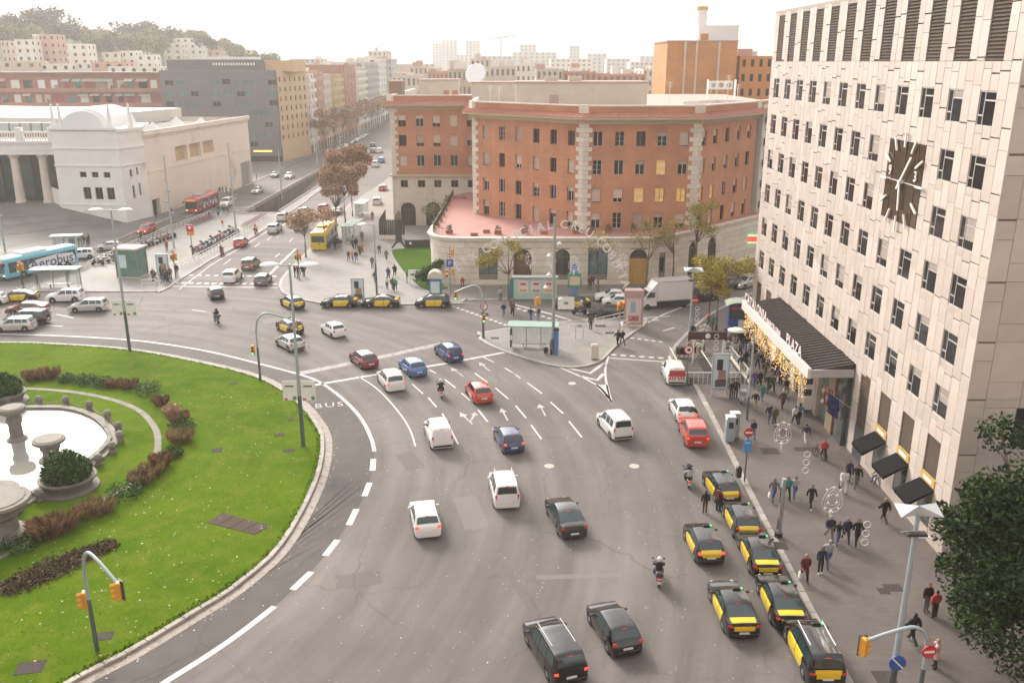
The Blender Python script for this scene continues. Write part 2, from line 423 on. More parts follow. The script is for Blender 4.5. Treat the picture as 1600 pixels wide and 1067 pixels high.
lawn = tag(lb.obj('lawn', M_LAWN), 'round green lawn in the middle of the roundabout', 'lawn', kind='structure')
kerb(lawn, lawn_curve, 0.17, 1.15, 0.34)
gt = [C0 + (p - C0) * (1 + 0.48 / (p - C0).length) for p in lawn_curve]
ribbon(gt, 0.55, 0.006).obj('gutter', mat('gutter_concrete', (0.30, 0.265, 0.24), 0.85, var=0.25, scale=2, dirt=((0.10, 0.07, 0.045), 3, 0.55)), road)
BUS_PX = [(-160, 518), (0, 522), (100, 525), (200, 531), (260, 538), (330, 550), (400, 567), (450, 580), (478, 588), (505, 600), (540, 627), (565, 655), (580, 685), (585, 705), (583, 726), (573, 766), (550, 808), (517, 857), (471, 908), (428, 948), (380, 985), (330, 1020), (255, 1067), (180, 1110)]
bus_line = smooth_line([G(*p) for p in BUS_PX], 4)
def strip_between(a, b, z):
 n = 60; mb = MB()
 def resample(l):
  l = [Vector((p[0], p[1])) for p in l]; T = [0]
  for i in range(len(l) - 1): T.append(T[-1] + (l[i + 1] - l[i]).length)
  out = []
  for k in range(n + 1):
   s = T[-1] * k / n; i = max(0, min(len(l) - 2, next((j for j in range(len(T)) if T[j] > s), len(T) - 1) - 1))
   out.append(l[i].lerp(l[i + 1], (s - T[i]) / max(1e-6, T[i + 1] - T[i])))
  return out
 A_, B_ = resample(a), resample(b)
 mb.add([(p.x, p.y, z) for p in A_] + [(p.x, p.y, z) for p in B_], [(i, i + 1, n + 2 + i, n + 1 + i) for i in range(n)])
 return mb
strip_between(lawn_curve[4:], bus_line, 0.003).obj('bus_lane', M_BUSLANE, road)
def line_px(pts, w, name='lane_line', m=None, n=4, z=0.009):
 P = [G(*p) for p in pts]
 ribbon(smooth_line(P, n) if len(P) > 2 and n else P, w, z).obj(name, m or M_PAINT, road)
bi = [G(*p) for p in BUS_PX]
ribbon(smooth_line(bi[:14], 5), 0.30, 0.009).obj('bus_lane_line', M_PAINT, road)
for a, b in (((583.5, 717), (582, 735)), ((577.5, 754), (569.5, 775)), ((557, 795), (545, 820)), ((527.5, 843), (508, 868)), ((486.5, 893), (457, 921))):
 line_px((a, b), 0.42, 'lane_dash')
line_px([(429, 947), (380, 985), (330, 1020), (255, 1067), (180, 1115)], 0.36, 'bus_lane_line')
line_px([(560, 588), (590, 608), (620, 640), (640, 670), (649, 697)], 0.14, 'lane_line')
line_px([(448, 611), (483, 603), (600, 583), (690, 569), (797, 549)], 0.42, 'stop_line', n=0)
line_px([(470, 583), (590, 559), (690, 537)], 0.9, 'worn_stop_line', M_PAINT_FAINT, n=0, z=0.006)
for q in ((644, 600, 661, 615), (669, 621, 682, 636), (691, 646, 716, 694), (695, 593, 712, 606), (721, 614, 735, 626), (747, 640, 762, 659), (770, 669, 775, 676), (671, 578, 681, 583), (742, 583, 762, 598), (774, 606, 794, 623), (755, 558, 772, 566), (789, 575, 805, 585), (800, 581, 813, 591), (824, 598, 847, 615), (860, 628, 880, 646), (889, 658, 909, 683), (806, 634, 822, 653), (830, 664, 846, 686), (300, 484, 322, 487), (88, 491, 115, 497), (70, 508, 98, 510),
    (350, 413, 361, 405), (385, 409, 392, 404), (417, 376, 424, 370), (398, 386, 406, 380), (432, 371, 440, 366), (452, 378, 458, 372), (430, 402, 437, 396), (441, 353, 447, 348), (455, 340, 461, 335), (327, 323, 345, 315), (352, 312, 372, 303), (290, 340, 305, 333), (250, 358, 268, 350), (205, 378, 222, 371)):
 line_px((q[:2], q[2:]), 0.16, 'lane_dash')
line_px([(419, 431), (440, 410), (462, 389)], 0.35, 'edge_line', n=0)
line_px([(788, 549), (838, 559), (870, 572), (930, 600), (955, 627)], 0.22, 'chevron_edge')
line_px([(951, 556), (946, 575), (947, 595), (955, 627)], 0.22, 'chevron_edge')
line_px([(880, 573), (922, 583), (944, 567)], 0.42, 'chevron', n=0)
line_px([(908, 588), (933, 594), (943, 584)], 0.42, 'chevron', n=0)
MB().poly([(*G(*p), 0.009) for p in ((929, 601), (955, 627), (949, 601))]).obj('chevron_tip', M_PAINT, road)
for a, b, n, w in (((955, 554), (1043, 560), 6, 0.4), ((985, 528), (1040, 535), 5, 0.35), ((706, 478), (802, 512), 13, 0.4), ((808, 482), (912, 514), 11, 0.45), ((282, 430), (438, 432), 12, 0.5), ((272, 442), (438, 444), 14, 0.75)):
 for k in range(n):
  f0, f1 = k / n, (k + 0.55) / n
  p0 = (a[0] + (b[0] - a[0]) * f0, a[1] + (b[1] - a[1]) * f0); p1 = (a[0] + (b[0] - a[0]) * f1, a[1] + (b[1] - a[1]) * f1)
  line_px((p0, p1), w, 'crossing_dash')
line_px([(953, 559.5), (1048, 566)], 0.22, 'stop_line', n=0)
line_px([(804, 476), (862, 491), (922, 510)], 0.4, 'stop_line', n=0)
line_px([(268, 447.5), (436, 449.5)], 0.3, 'stop_line', n=0)
line_px([(1000, 510), (1040, 490), (1090, 471), (1185, 440)], 0.3, 'edge_line', n=0)
for a, b in (((1003, 497), (1046, 494)), ((1008, 502), (1030, 500)), ((1036, 517), (1054, 512))): line_px((a, b), 0.25, 'hatch_line', n=0)
line_px([(280, 452), (330, 414), (385, 382), (440, 348)], 0.16, 'edge_line', n=0)
def arrow(px, rz, s=1.0, double=False):
 x, y = G(*px); mb = MB(); z = 0.009
 M_ = Matrix.Translation((x, y, 0)) @ Matrix.Rotation(rz, 4, 'Z')
 q = lambda P: mb.poly([M_ @ Vector((a * s, b * s, z)) for a, b in P])
 q([(-0.1, -2.0), (0.1, -2.0), (0.1, 0.6), (-0.1, 0.6)]); q([(-0.5, 0.6), (0.5, 0.6), (0, 2.0)])
 if double: q([(0.1, -1.3), (0.1, -0.9), (1.2, 0.6), (1.35, 0.3)]); q([(0.9, 0.7), (1.6, 0.0), (1.75, 1.3)])
 mb.obj('arrow_marking', M_PAINT_MID, road)
for px, rz, d in (((714, 581), R(28), False), ((757, 573), R(24), False), ((728, 653), R(25), True), ((788, 647), R(12), False), ((847, 640), R(10), False)): arrow(px, rz, 0.72, d)
bl = text_mesh('BUS', 1.5, 0, bold=0.0, spacing=1.25); bl.materials.append(M_PAINT_MID)
o = link('bus_lettering', bl, road, (*G(514, 633), 0.010)); o.rotation_euler = (0, 0, R(14)); o.scale = (.85, 1.0, 1)
hp = [(16.2, 20), (16.2, 30), (16.25, 38), (16.5, 54), (16.9, 70), (16.9, 77)] + [G(*p) for p in ((1064, 572), (1053, 562), (1050, 553), (1055, 543), (1064, 532), (1085, 512), (1115, 489), (1180, 457))] + [(62, 150)]
hp = [tuple(p) for p in smooth_line(hp, 3)]
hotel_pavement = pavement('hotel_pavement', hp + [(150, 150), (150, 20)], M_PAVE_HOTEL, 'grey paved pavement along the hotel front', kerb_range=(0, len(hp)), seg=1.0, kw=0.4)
bp_ = [(60, 175)] + [G(*p) for p in ((1178, 400), (1100, 427), (1060, 438), (1000, 453), (940, 463), (850, 467), (770, 469), (724, 470), (719, 475), (600, 477), (500, 474), (462, 467), (443, 458), (437, 448), (440, 437), (456, 418), (482, 393), (520, 352), (548, 318))] + [(-32, 220), (-32, 330), (-32, 420), (-32, 900)]
brick_pavement = pavement('brick_pavement', bp_ + [(60, 900)], M_PAVE_LIGHT, 'pale paved corner pavement in front of the brick building', kerb_range=(6, 20), seg=1.6, kw=0.4)
gp = [G(*p) for p in ((700, 471), (850, 464), (940, 460), (1000, 450), (1060, 435), (1100, 424))] + [(26, 124), (17.6, 116.2), (0, 114.4), (-9, 114.4)]
MB().prism(gp, 0.1, 0.136).obj('grey_paving', M_PAVE_GREY, brick_pavement)
isl = smooth_line([G(*p) for p in ((750, 525), (758, 520), (850, 507), (925, 500), (975, 490), (1003, 497), (1009, 505), (985, 523), (962, 541), (950, 553), (935, 566), (905, 574), (860, 571), (790, 550), (756, 534))], 3, True)
island = pavement('bus_island', isl, M_PAVE_LIGHT, 'pale triangular traffic island with a bus shelter', kerb_range=(0, len(isl)), seg=1.3, kw=0.36)
med = [G(*p) for p in ((40, 457), (90, 456), (250, 456), (263, 450), (275, 441), (330, 406), (380, 380), (432, 346), (482, 312))] + [(-45.5, 262), (-46.2, 320)]
medl = [(-53.0, 175), (-52.9, 320)]
ml = [G(*p) for p in ((345, 331), (300, 347), (250, 367), (200, 388), (150, 410), (135, 425), (60, 445))]
median = pavement('median_pavement', med + [(-46.35, 320), (-46.35, 172), (-53.2, 172)] + ml, M_PAVE_LIGHT, 'pale paved median with the metro lift and parked motorbikes', kerb_range=(1, 9), seg=1.6, kw=0.4)
fp = [G(*p) for p in ((-60, 452), (0, 437), (60, 418), (130, 393), (190, 372), (245, 349), (330, 313), (400, 283), (445, 263))] + [(-63.2, 330), (-63.2, 400), (-63.2, 900)]
fira_pavement = pavement('fira_pavement', fp + [(-260, 900), (-260, 100)], M_PAVE_FIRA, 'grey forecourt pavement before the white exhibition hall', kerb_range=(1, 9), seg=1.8, kw=0.4)
gl = [G(*p) for p in ((613, 397), (622, 391), (672, 389), (680, 410), (690, 444), (700, 452), (668, 455), (645, 440), (630, 424))]
side_lawn = tag(MB().prism(smooth_line(gl, 3, True), 0.05, 0.2).obj('side_lawn', lawn_material('side_lawn_grass', (0.045, 0.105, 0.006), (0.06, 0.12, 0.01), (0.075, 0.12, 0.015))), 'bright green lawn wedge beside the curved stone podium', 'lawn', kind='structure')
M_IRON = mat('cast_iron', (0.07, 0.06, 0.055), 0.95, 0.0, spec=.1, var=0.25, scale=6)
def cover(px, w, d, rz=0, z=0.0, parent=None, name='drain_cover'):
 x, y = G(*px)
 mb = MB(); mb.box((x, y, z + 0.006), (w, d, 0.012), rz)
 n = max(2, int(w / 0.25))
 Q = Matrix.Rotation(rz, 3, 'Z')
 for k in range(n):
  p = Q @ Vector((-w / 2 + (k + 0.5) * w / n, 0, 0)); mb.box((x + p.x, y + p.y, z + 0.016), (w / n * 0.55, d * 0.9, 0.012), rz)
 mb.obj(name, M_IRON, parent)
for px, w, d in ((1203, 707), 1.3, 1.1), ((1253, 704), 1.2, .7), ((1395, 921), 1.0, .7), ((1380, 926), .6, .6), ((1382, 1062), 1.0, 1.0), ((1218, 855), .9, .9), ((1232, 682), .5, .5): cover(px, w, d, 0, 0.13, hotel_pavement)
for px, w, d in ((163, 997), .9, .7), ((48, 1046), 1.3, 1.0), ((365, 601), .8, .5), ((339, 706), .8, .8), ((437, 682), .8, .6), ((452, 706), .9, .6), ((454, 658), .6, .5): cover(px, w, d, R(12), 0.14, lawn)
for px, w, d in ((938, 511), 1.2, .8), ((953, 522), 1.0, .7), ((773, 530), .9, .6): cover(px, w, d, 0, 0.13, island)
for px in ((757, 492), (690, 470), (838, 476)): cover(px, 0.9, 0.7, 0, 0.137, brick_pavement)
M_LID = mat('pale_lid', (0.42, 0.38, 0.34), 0.7, var=0.2)
for px in ((858, 728), (991, 728), (894, 599)):
 MB().lathe([(0.38, 0.0), (0.38, 0.012)], 14, (*G(*px), 0)).obj('manhole_cover', M_LID, road)
gq = [Vector((*G(*p, .15), .15)) for p in ((322, 816), (398, 835), (423, 821), (347, 801))]
for k in range(4):
 a_, b_, c_, d_ = gq[0].lerp(gq[1], k / 4 + .01), gq[0].lerp(gq[1], k / 4 + .24), gq[3].lerp(gq[2], k / 4 + .24), gq[3].lerp(gq[2], k / 4 + .01)
 MB().prism([tuple(q.xy) for q in (a_, b_, c_, d_)], .1, .165).obj('vault_slab', mat('vault_cover', (.085, .062, .055), .95, spec=.1, var=.15, scale=2), lawn)
for px, w_, d_, rz, dk in (((560, 905), 2.6, 1.4, 12, 1), ((735, 800), 1.6, 4.5, 14, 0), ((905, 900), 5.0, .5, 3, 0), ((820, 930), .6, 7, 20, 1), ((640, 720), 1.4, 3, 25, 1), ((300, 505), 5, 1.6, 5, 1), ((430, 500), 3, 2, 30, 0), ((1010, 640), 1.5, 4, 5, 1), ((660, 520), 4, 1.5, -10, 1), ((1000, 1020), 1.2, 3.2, 4, 1)):
 MB().box((*G(*px), .0035), (w_, d_, .003), R(rz)).obj('asphalt_patch', MATS['asphalt_patch_dark' if dk else 'asphalt_patch_pale'] if 'asphalt_patch_pale' in MATS else (asphalt('asphalt_patch_pale', (.165, .148, .137), (.13, .115, .106), .1, .3), asphalt('asphalt_patch_dark', (.118, .105, .098), (.085, .076, .072), .1, .3))[1 if dk else 0], road)
# ================================================================ buildings
def adopt(o, e):
 o.parent = e; o.location = Vector(o.location) - e.location
 return o
def vmat(name, *a, **k): return mat(name, *a, **k)
M_GLASS = mat('window_glass', (0.020, 0.020, 0.022), 0.10, var=0.0, spec=0.28, obj_rand=0.5)
M_GLASS_TEAL = mat('window_glass_teal', (0.10, 0.17, 0.18), 0.08, var=0.2, scale=0.4, spec=0.6)
M_ALU = mat('aluminium_frame', (0.55, 0.53, 0.51), 0.4, 0.5, var=0.05)
M_WHITEFRAME = mat('white_frame', (0.62, 0.60, 0.56), 0.5, var=0.06)
M_BROWNFRAME = mat('brown_frame', (0.13, 0.085, 0.055), 0.5, var=0.1)
M_BLIND = mat('roller_blind', (0.52, 0.42, 0.34), 0.8, var=0.08, scale=2, obj_rand=0.2)
M_LIT = mat('lit_room', (0.55, 0.40, 0.18), 0.7, var=0.5, scale=2.0, emit=((1.0, 0.55, 0.12), 0.14))
M_DARKMETAL = mat('dark_metal', (0.045, 0.042, 0.040), 0.5, 0.4, var=0.15)
M_GREYMETAL = mat('grey_metal', (0.32, 0.33, 0.34), 0.45, 0.3, var=0.1)
M_WHITE = mat('white_paint', (0.72, 0.70, 0.66), 0.6, var=0.08, scale=1)
M_BLACK = mat('black_paint', (0.012, 0.012, 0.013), 0.5, var=0.1)
_win = {}
def win_mesh(w, h, style):
 k = (round(w, 2), round(h, 2), style)
 if k in _win: return _win[k]
 f = MB(); fw = 0.055
 def bar(x0, x1, z0, z1): f.bb(x0, x1, 0.0, 0.06, z0, z1)
 bar(0, fw, 0, h); bar(w - fw, w, 0, h); bar(fw, w - fw, 0, fw); bar(fw, w - fw, h - fw, h)
 if style == 'hotel':
  x = w * 0.30; bar(x, x + 0.06, fw, h - fw); bar(fw, x, h * 0.28, h * 0.28 + 0.08); bar(x + 0.09, w - fw, h * 0.72, h * 0.72 + 0.08)
 elif style == 'double':
  bar(w / 2 - 0.04, w / 2 + 0.04, fw, h - fw)
  for q in (0.33, 0.66): bar(fw, w / 2 - 0.04, h * q, h * q + 0.03); bar(w / 2 + 0.04, w - fw, h * q, h * q + 0.03)
 elif style == 'two': bar(w / 2 - 0.04, w / 2 + 0.04, fw, h - fw)
 g = MB(); g.bb(fw, w - fw, 0.025, 0.05, fw, h - fw)
 _win[k] = (f.mesh('window', M_ALU), g.mesh('pane', M_GLASS))
 return _win[k]
def window(parent, M, x0, x1, z0, z1, depth, style='double', frame=None, glass=None, blind=0.0, bm=None):
 w, h = x1 - x0, z1 - z0
 fm, gm = win_mesh(w, h, style)
 rz = math.atan2(M[1][0], M[0][0])
 loc = M @ Vector((x0, depth - 0.07, z0))
 o = link('window', fm, None, loc, rz); adopt(o, parent)
 if frame: o.material_slots[0].link = 'OBJECT'; o.material_slots[0].material = frame
 p = link('pane', gm, o)
 if glass: p.material_slots[0].link = 'OBJECT'; p.material_slots[0].material = glass
 if blind > 0.05:
  kb = ('blind', round(w, 2), round(h * blind, 1))
  if kb not in _win:
   b = MB(); hb = h * blind; n = max(2, int(hb / 0.14))
   for i in range(n): b.bb(0.04, w - 0.04, -0.03 - 0.012 * (i % 2), -0.012, h - hb * (i + 1) / n, h - hb * i / n)
   _win[kb] = b.mesh('blind', M_BLIND)
  q = link('blind', _win[kb], o)
  if bm: q.material_slots[0].link = 'OBJECT'; q.material_slots[0].material = bm
 return o
M_CLAD = mat('limestone_cladding', (0.50, 0.425, 0.37), 0.6, var=0.12, scale=0.7, obj_rand=0.09, island=0.07, bump=0.15, bscale=8, dirt=((0.33, 0.27, 0.22), 0.5, 0.60))
M_CLADBACK = mat('cladding_joint', (0.23, 0.17, 0.14), 0.9, var=0.15)
M_LOUVRE = mat('louvre_metal', (0.070, 0.052, 0.040), 0.8, 0.0, spec=.15, var=0.2, scale=0.6)
HX, HY0, HY1, HZ = 25.8, 46.8, 92.0, 33.0
hotel = tag(empty('hotel_building', (HX, HY1, 0.0)), 'tall beige stone-clad hotel block with rows of dark windows and a wall clock', 'building')
b = MB(); b.bb(HX + 0.12, 75, HY0 + 0.12, HY1 - 0.0, 0, HZ - 0.25)
adopt(b.obj('wall', M_CLADBACK), hotel)
b = MB(); b.bb(HX + 0.02, 75, HY0 + 0.02, HY1 - 0.02, HZ - 0.25, HZ - 0.02); b.bb(HX, HX + 0.35, HY0, HY1, HZ - 0.02, HZ + 0.22); b.bb(HX + 0.35, 75, HY0, HY0 + 0.35, HZ - 0.02, HZ + 0.22)
adopt(b.obj('roof', mat('roof_coping', (0.36, 0.31, 0.27), 0.8)), hotel)
MH, LH = frameM((HX, HY1), (HX, HY0))
cols = [41.45 - 3.64 * k for k in range(12)]
WW, WH = 1.75, 1.85
rows = [27.0, 23.57, 20.15, 16.75, 13.35, 9.92]
holes = []; wins = []
for s in cols:
 for ri, zt in enumerate(rows):
  if ri in (1, 2) and 30.0 < s < 36.0: continue
  wins.append((s, s + WW, zt - WH, zt))
lou = [(s - 0.03, s + WW + 0.12, 28.55, HZ) for s in cols]
clockhole = (30.45, 35.95, 18.3, 23.55)
ground_open = []
for k, s in enumerate(cols):
 Yf = HY1 - s
 if Yf > 83: ground_open.append((s, s + WW, 1.0, 6.6))
 elif Yf < 62: ground_open.append((s, s + WW, 0.0, 6.6))
canopy_hole = (92 - 82.5, 92 - 62.6, 0.0, 6.9)
allholes = wins + lou + [clockhole, canopy_hole] + ground_open
def cut(rect, hs):
 "rect minus holes -> rects"
 out = [rect]
 for q in hs:
  nx = []
  for a, b_, c, d in out:
   if q[0] >= b_ or q[1] <= a or q[2] >= d or q[3] <= c: nx.append((a, b_, c, d)); continue
   if q[2] > c: nx.append((a, b_, c, q[2]))
   if q[3] < d: nx.append((a, b_, q[3], d))
   c2, d2 = max(c, q[2]), min(d, q[3])
   if q[0] > a: nx.append((a, q[0], c2, d2))
   if q[1] < b_: nx.append((q[1], b_, c2, d2))
  out = nx
 return out
rects = []
rng = random.Random(3)
edges = sorted([(s, s + WW) for s in cols])
strips = []; prev = 0.0
for a, b_ in edges:
 if a - prev > 0.2:
  m_ = prev + (a - prev) * 0.5; strips += [(prev, m_, 'g'), (m_, a, 'g')] if a - prev > 1.0 else [(prev, a, 'g')]
 m_ = (a + b_) / 2; strips += [(a, m_, 'w'), (m_, b_, 'w')]; prev = b_
strips += [(prev, (prev + LH) / 2, 'g'), ((prev + LH) / 2, LH, 'g')]
for i, (a, b_, kind) in enumerate(strips):
 z = -(i * 1.37) % 3.42 - 3.42
 while z < HZ:
  for hgt, slit in ((2.25, 0.0), (1.17, 0.06)) if i % 3 else ((1.5, 0.05), (1.92, 0.0)):
   z1 = z + hgt
   r0 = (a, b_, max(z, 0.0), min(z1 - slit, HZ))
   if r0[3] - r0[2] > 0.15:
    for q in cut(r0, allholes):
     if q[1] - q[0] > 0.12 and q[3] - q[2] > 0.12: rects.append(('f', q))
   z = z1
u_w, u_h = 3.05, 3.42
for iu in range(14):
 for iv in range(-1, 10):
  ox, oz = iu * u_w, iv * u_h + (iu % 2) * 1.2
  for a, b_, c, d in ((0, 1.1, 0, 2.3), (0, 1.1, 2.3, 3.32), (1.1, 3.05, 0, 1.02), (1.1, 3.05, 1.02, 3.42)):
   q = (ox + a, ox + b_, max(0, oz + c), min(HZ, oz + d))
   if q[3] - q[2] > 0.2: rects += [('s', h_) for h_ in cut(q, [(7.3 + 6 * k, 9.3 + 6 * k, zt - 2.6, zt - 0.2) for zt in rows for k in range(3)] + [(2.95, 4.95, zt - 2.6, zt - 0.2) for zt in rows[5:]])]
MS, LS = frameM((HX, HY0), (HX + 44, HY0))
def rect_center(t, q):
 M_ = MH if t == 'f' else MS
 return M_ @ Vector(((q[0] + q[1]) / 2, 0, (q[2] + q[3]) / 2))
_panel = {}
def panel_geo(mb, w, h, j=0.022):
 th = 0.10; e = 0.012
 x0, x1, z0, z1 = j / 2, w - j / 2, j / 2, h - j / 2
 mb.add([(x0, th, z0), (x1, th, z0), (x1, th, z1), (x0, th, z1), (x0, e, z0), (x1, e, z0), (x1, e, z1), (x0, e, z1), (x0 + e, 0, z0 + e), (x1 - e, 0, z0 + e), (x1 - e, 0, z1 - e), (x0 + e, 0, z1 - e)],
    [(0, 1, 5, 4), (1, 2, 6, 5), (2, 3, 7, 6), (3, 0, 4, 7), (4, 5, 9, 8), (5, 6, 10, 9), (6, 7, 11, 10), (7, 4, 8, 11), (8, 9, 10, 11)])
camv = Vector((0, 0, CAM_H))
vis = [x for x in rects if not (x[0] == 's' and x[1][0] > 6)]
def app(x):
 c = rect_center(*x); q = x[1]; d = (c - camv)
 nrm = Vector((1, 0, 0)) if x[0] == 'f' else Vector((0, 1, 0))
 return (q[1] - q[0]) * (q[3] - q[2]) * abs(d.normalized().dot(nrm)) / d.length_squared * (1.0 if c.z < 31 and c.x < 28.4 else 0.001)
vis.sort(key=app, reverse=True)
top = vis[:298]; rest = vis[298:] + [x for x in rects if x[0] == 's' and x[1][0] > 6]
for t, q in top:
 w, h = q[1] - q[0], q[3] - q[2]; k = (round(w, 2), round(h, 2))
 if k not in _panel: mb = MB(); panel_geo(mb, w, h); _panel[k] = mb.mesh('cladding_panel', M_CLAD)
 M_ = MH if t == 'f' else MS
 o = link('cladding_panel', _panel[k], None, M_ @ Vector((q[0], rng.uniform(0.0, 0.012), q[2])), math.atan2(M_[1][0], M_[0][0])); adopt(o, hotel)
mb = MB()
for t, q in rest:
 M_ = MH if t == 'f' else MS; n0 = len(mb.v)
 panel_geo(mb, q[1] - q[0], q[3] - q[2])
 for i in range(n0, len(mb.v)): p = Vector(mb.v[i]); mb.v[i] = tuple(M_ @ Vector((p.x + q[0], p.y + 0.004, p.z + q[2])))
tag(adopt(mb.obj('cladding', M_CLAD), hotel), kind='stuff')
M_CURTAIN = mat('pale_curtain', (0.30, 0.26, 0.22), 0.8, var=0.3, scale=3)
for i, (a, b_, c, d) in enumerate(wins):
 o = window(hotel, MH, a, b_, c, d, 0.12, 'hotel', blind=0.0)
 if rng.random() < 0.42:
  cb = MB(); hb = rng.choice((0.5, 0.9, 1.3)); cb.bb(0.62, WW - 0.08, 0.02, 0.024, WH - hb, WH - 0.08); cb.obj('curtain', M_CURTAIN, o)
for zt in rows[5:]: window(hotel, MS, 2.95, 4.95, zt - 2.6, zt - 0.2, 0.12, 'hotel', frame=mat('teal_frame', (0.05, 0.10, 0.11), 0.4))
for a, b_, c, d in lou:
 l = MB(); n = 22
 l.add([MH @ Vector(p) for p in ((a, 0.10, c), (b_, 0.10, c), (b_, 0.10, d), (a, 0.10, d))], [(0, 1, 2, 3)])
 for i in range(n):
  z = c + (d - c) * (i + 0.5) / n
  l.add([MH @ Vector(p) for p in ((a, 0.03, z - 0.06), (b_, 0.03, z - 0.06), (b_, 0.10, z + 0.06), (a, 0.10, z + 0.06))], [(0, 1, 2, 3)])
 adopt(l.obj('louvre', M_LOUVRE), hotel)
clk = tag(empty('wall_clock', MH @ Vector((33.2, 0.0, 20.95))), 'big square dark wall clock with white hands on the hotel front', 'clock')
cf = MB(); cf.bb(-0.02, 0.1, -2.73, 2.73, -2.6, 2.6)
cf.obj('clock_face', mat('clock_glass', (0.05, 0.034, 0.022), 0.12, var=0.5, scale=0.8, stretch=(1, 2.4, 0.35)), clk)
for k in range(3):
 MB().bb(-0.06, -0.02, -2.73 + 5.46 * (k + 0.5) / 3 - 0.02, -2.73 + 5.46 * (k + 0.5) / 3 + 0.02, -2.6, 2.6).obj('glazing_bar', MATS['brown_frame'], clk)
MB().bb(-0.07, -0.02, -2.73, 2.73, -0.03, 0.03).obj('glazing_bar', M_ALU, clk)
M_HAND = mat('clock_white', (0.78, 0.75, 0.70), 0.5, var=0.03)
for h in range(12):
 if h in (3, 9):
  lettering(str(h), 0.95, M_HAND, clk, (-0.1, (1.95 if h == 9 else -1.95), 0.55), (R(90), 0, R(-90)), 0.03, 'numeral')
 a = R(90 - 30 * h); rr = 2.75; mk = MB()
 M_ = Matrix.Rotation(-a, 4, 'X')
 c_ = Vector((-0.16, -math.cos(a) * rr, math.sin(a) * rr)); dirv = Vector((0, -math.cos(a), math.sin(a))); perp = Vector((0, math.sin(a), math.cos(a)))
 vs_ = [c_ + dirv * s1 * 0.5 + perp * s2 * 0.06 + Vector((s3 * 0.05, 0, 0)) for s3 in (-1, 1) for s1, s2 in ((-1, -1), (1, -1), (1, 1), (-1, 1))]
 mk.add(vs_, [(0, 1, 2, 3), (7, 6, 5, 4), (0, 4, 5, 1), (1, 5, 6, 2), (2, 6, 7, 3), (3, 7, 4, 0)]).obj('hour_marker', M_HAND, clk)
for ang, l0, l1, nm in ((R(90 - 37), -0.6, 2.15, 'minute_hand'), (R(90 - 172), -0.1, 1.85, 'hour_hand')):
 dirv = Vector((0, -math.cos(ang), math.sin(ang))); perp = Vector((0, math.sin(ang), math.cos(ang)))
 MB().add([dirv * l + perp * s2 * 0.075 + Vector((s3, 0, 0)) for s3 in (-0.26, -0.18) for l, s2 in ((l0, -1), (l1, -1), (l1, 1), (l0, 1))],
     [(0, 1, 2, 3), (7, 6, 5, 4), (0, 4, 5, 1), (1, 5, 6, 2), (2, 6, 7, 3), (3, 7, 4, 0)]).obj(nm, M_HAND, clk)
MB().cyl((-0.3, 0, 0), (0, 0, 0), 0.14, n=10).obj('hub', M_HAND, clk)
M_SHOPWIN = mat('shop_glass', (0.05, 0.055, 0.055), 0.08, var=0.3, scale=1, spec=0.6)
M_AWN = mat('awning_black', (0.012, 0.012, 0.013), 0.95, spec=.08, var=0.15)
M_YEL = mat('sign_yellow', (0.52, 0.33, 0.08), 0.6, var=0.1)
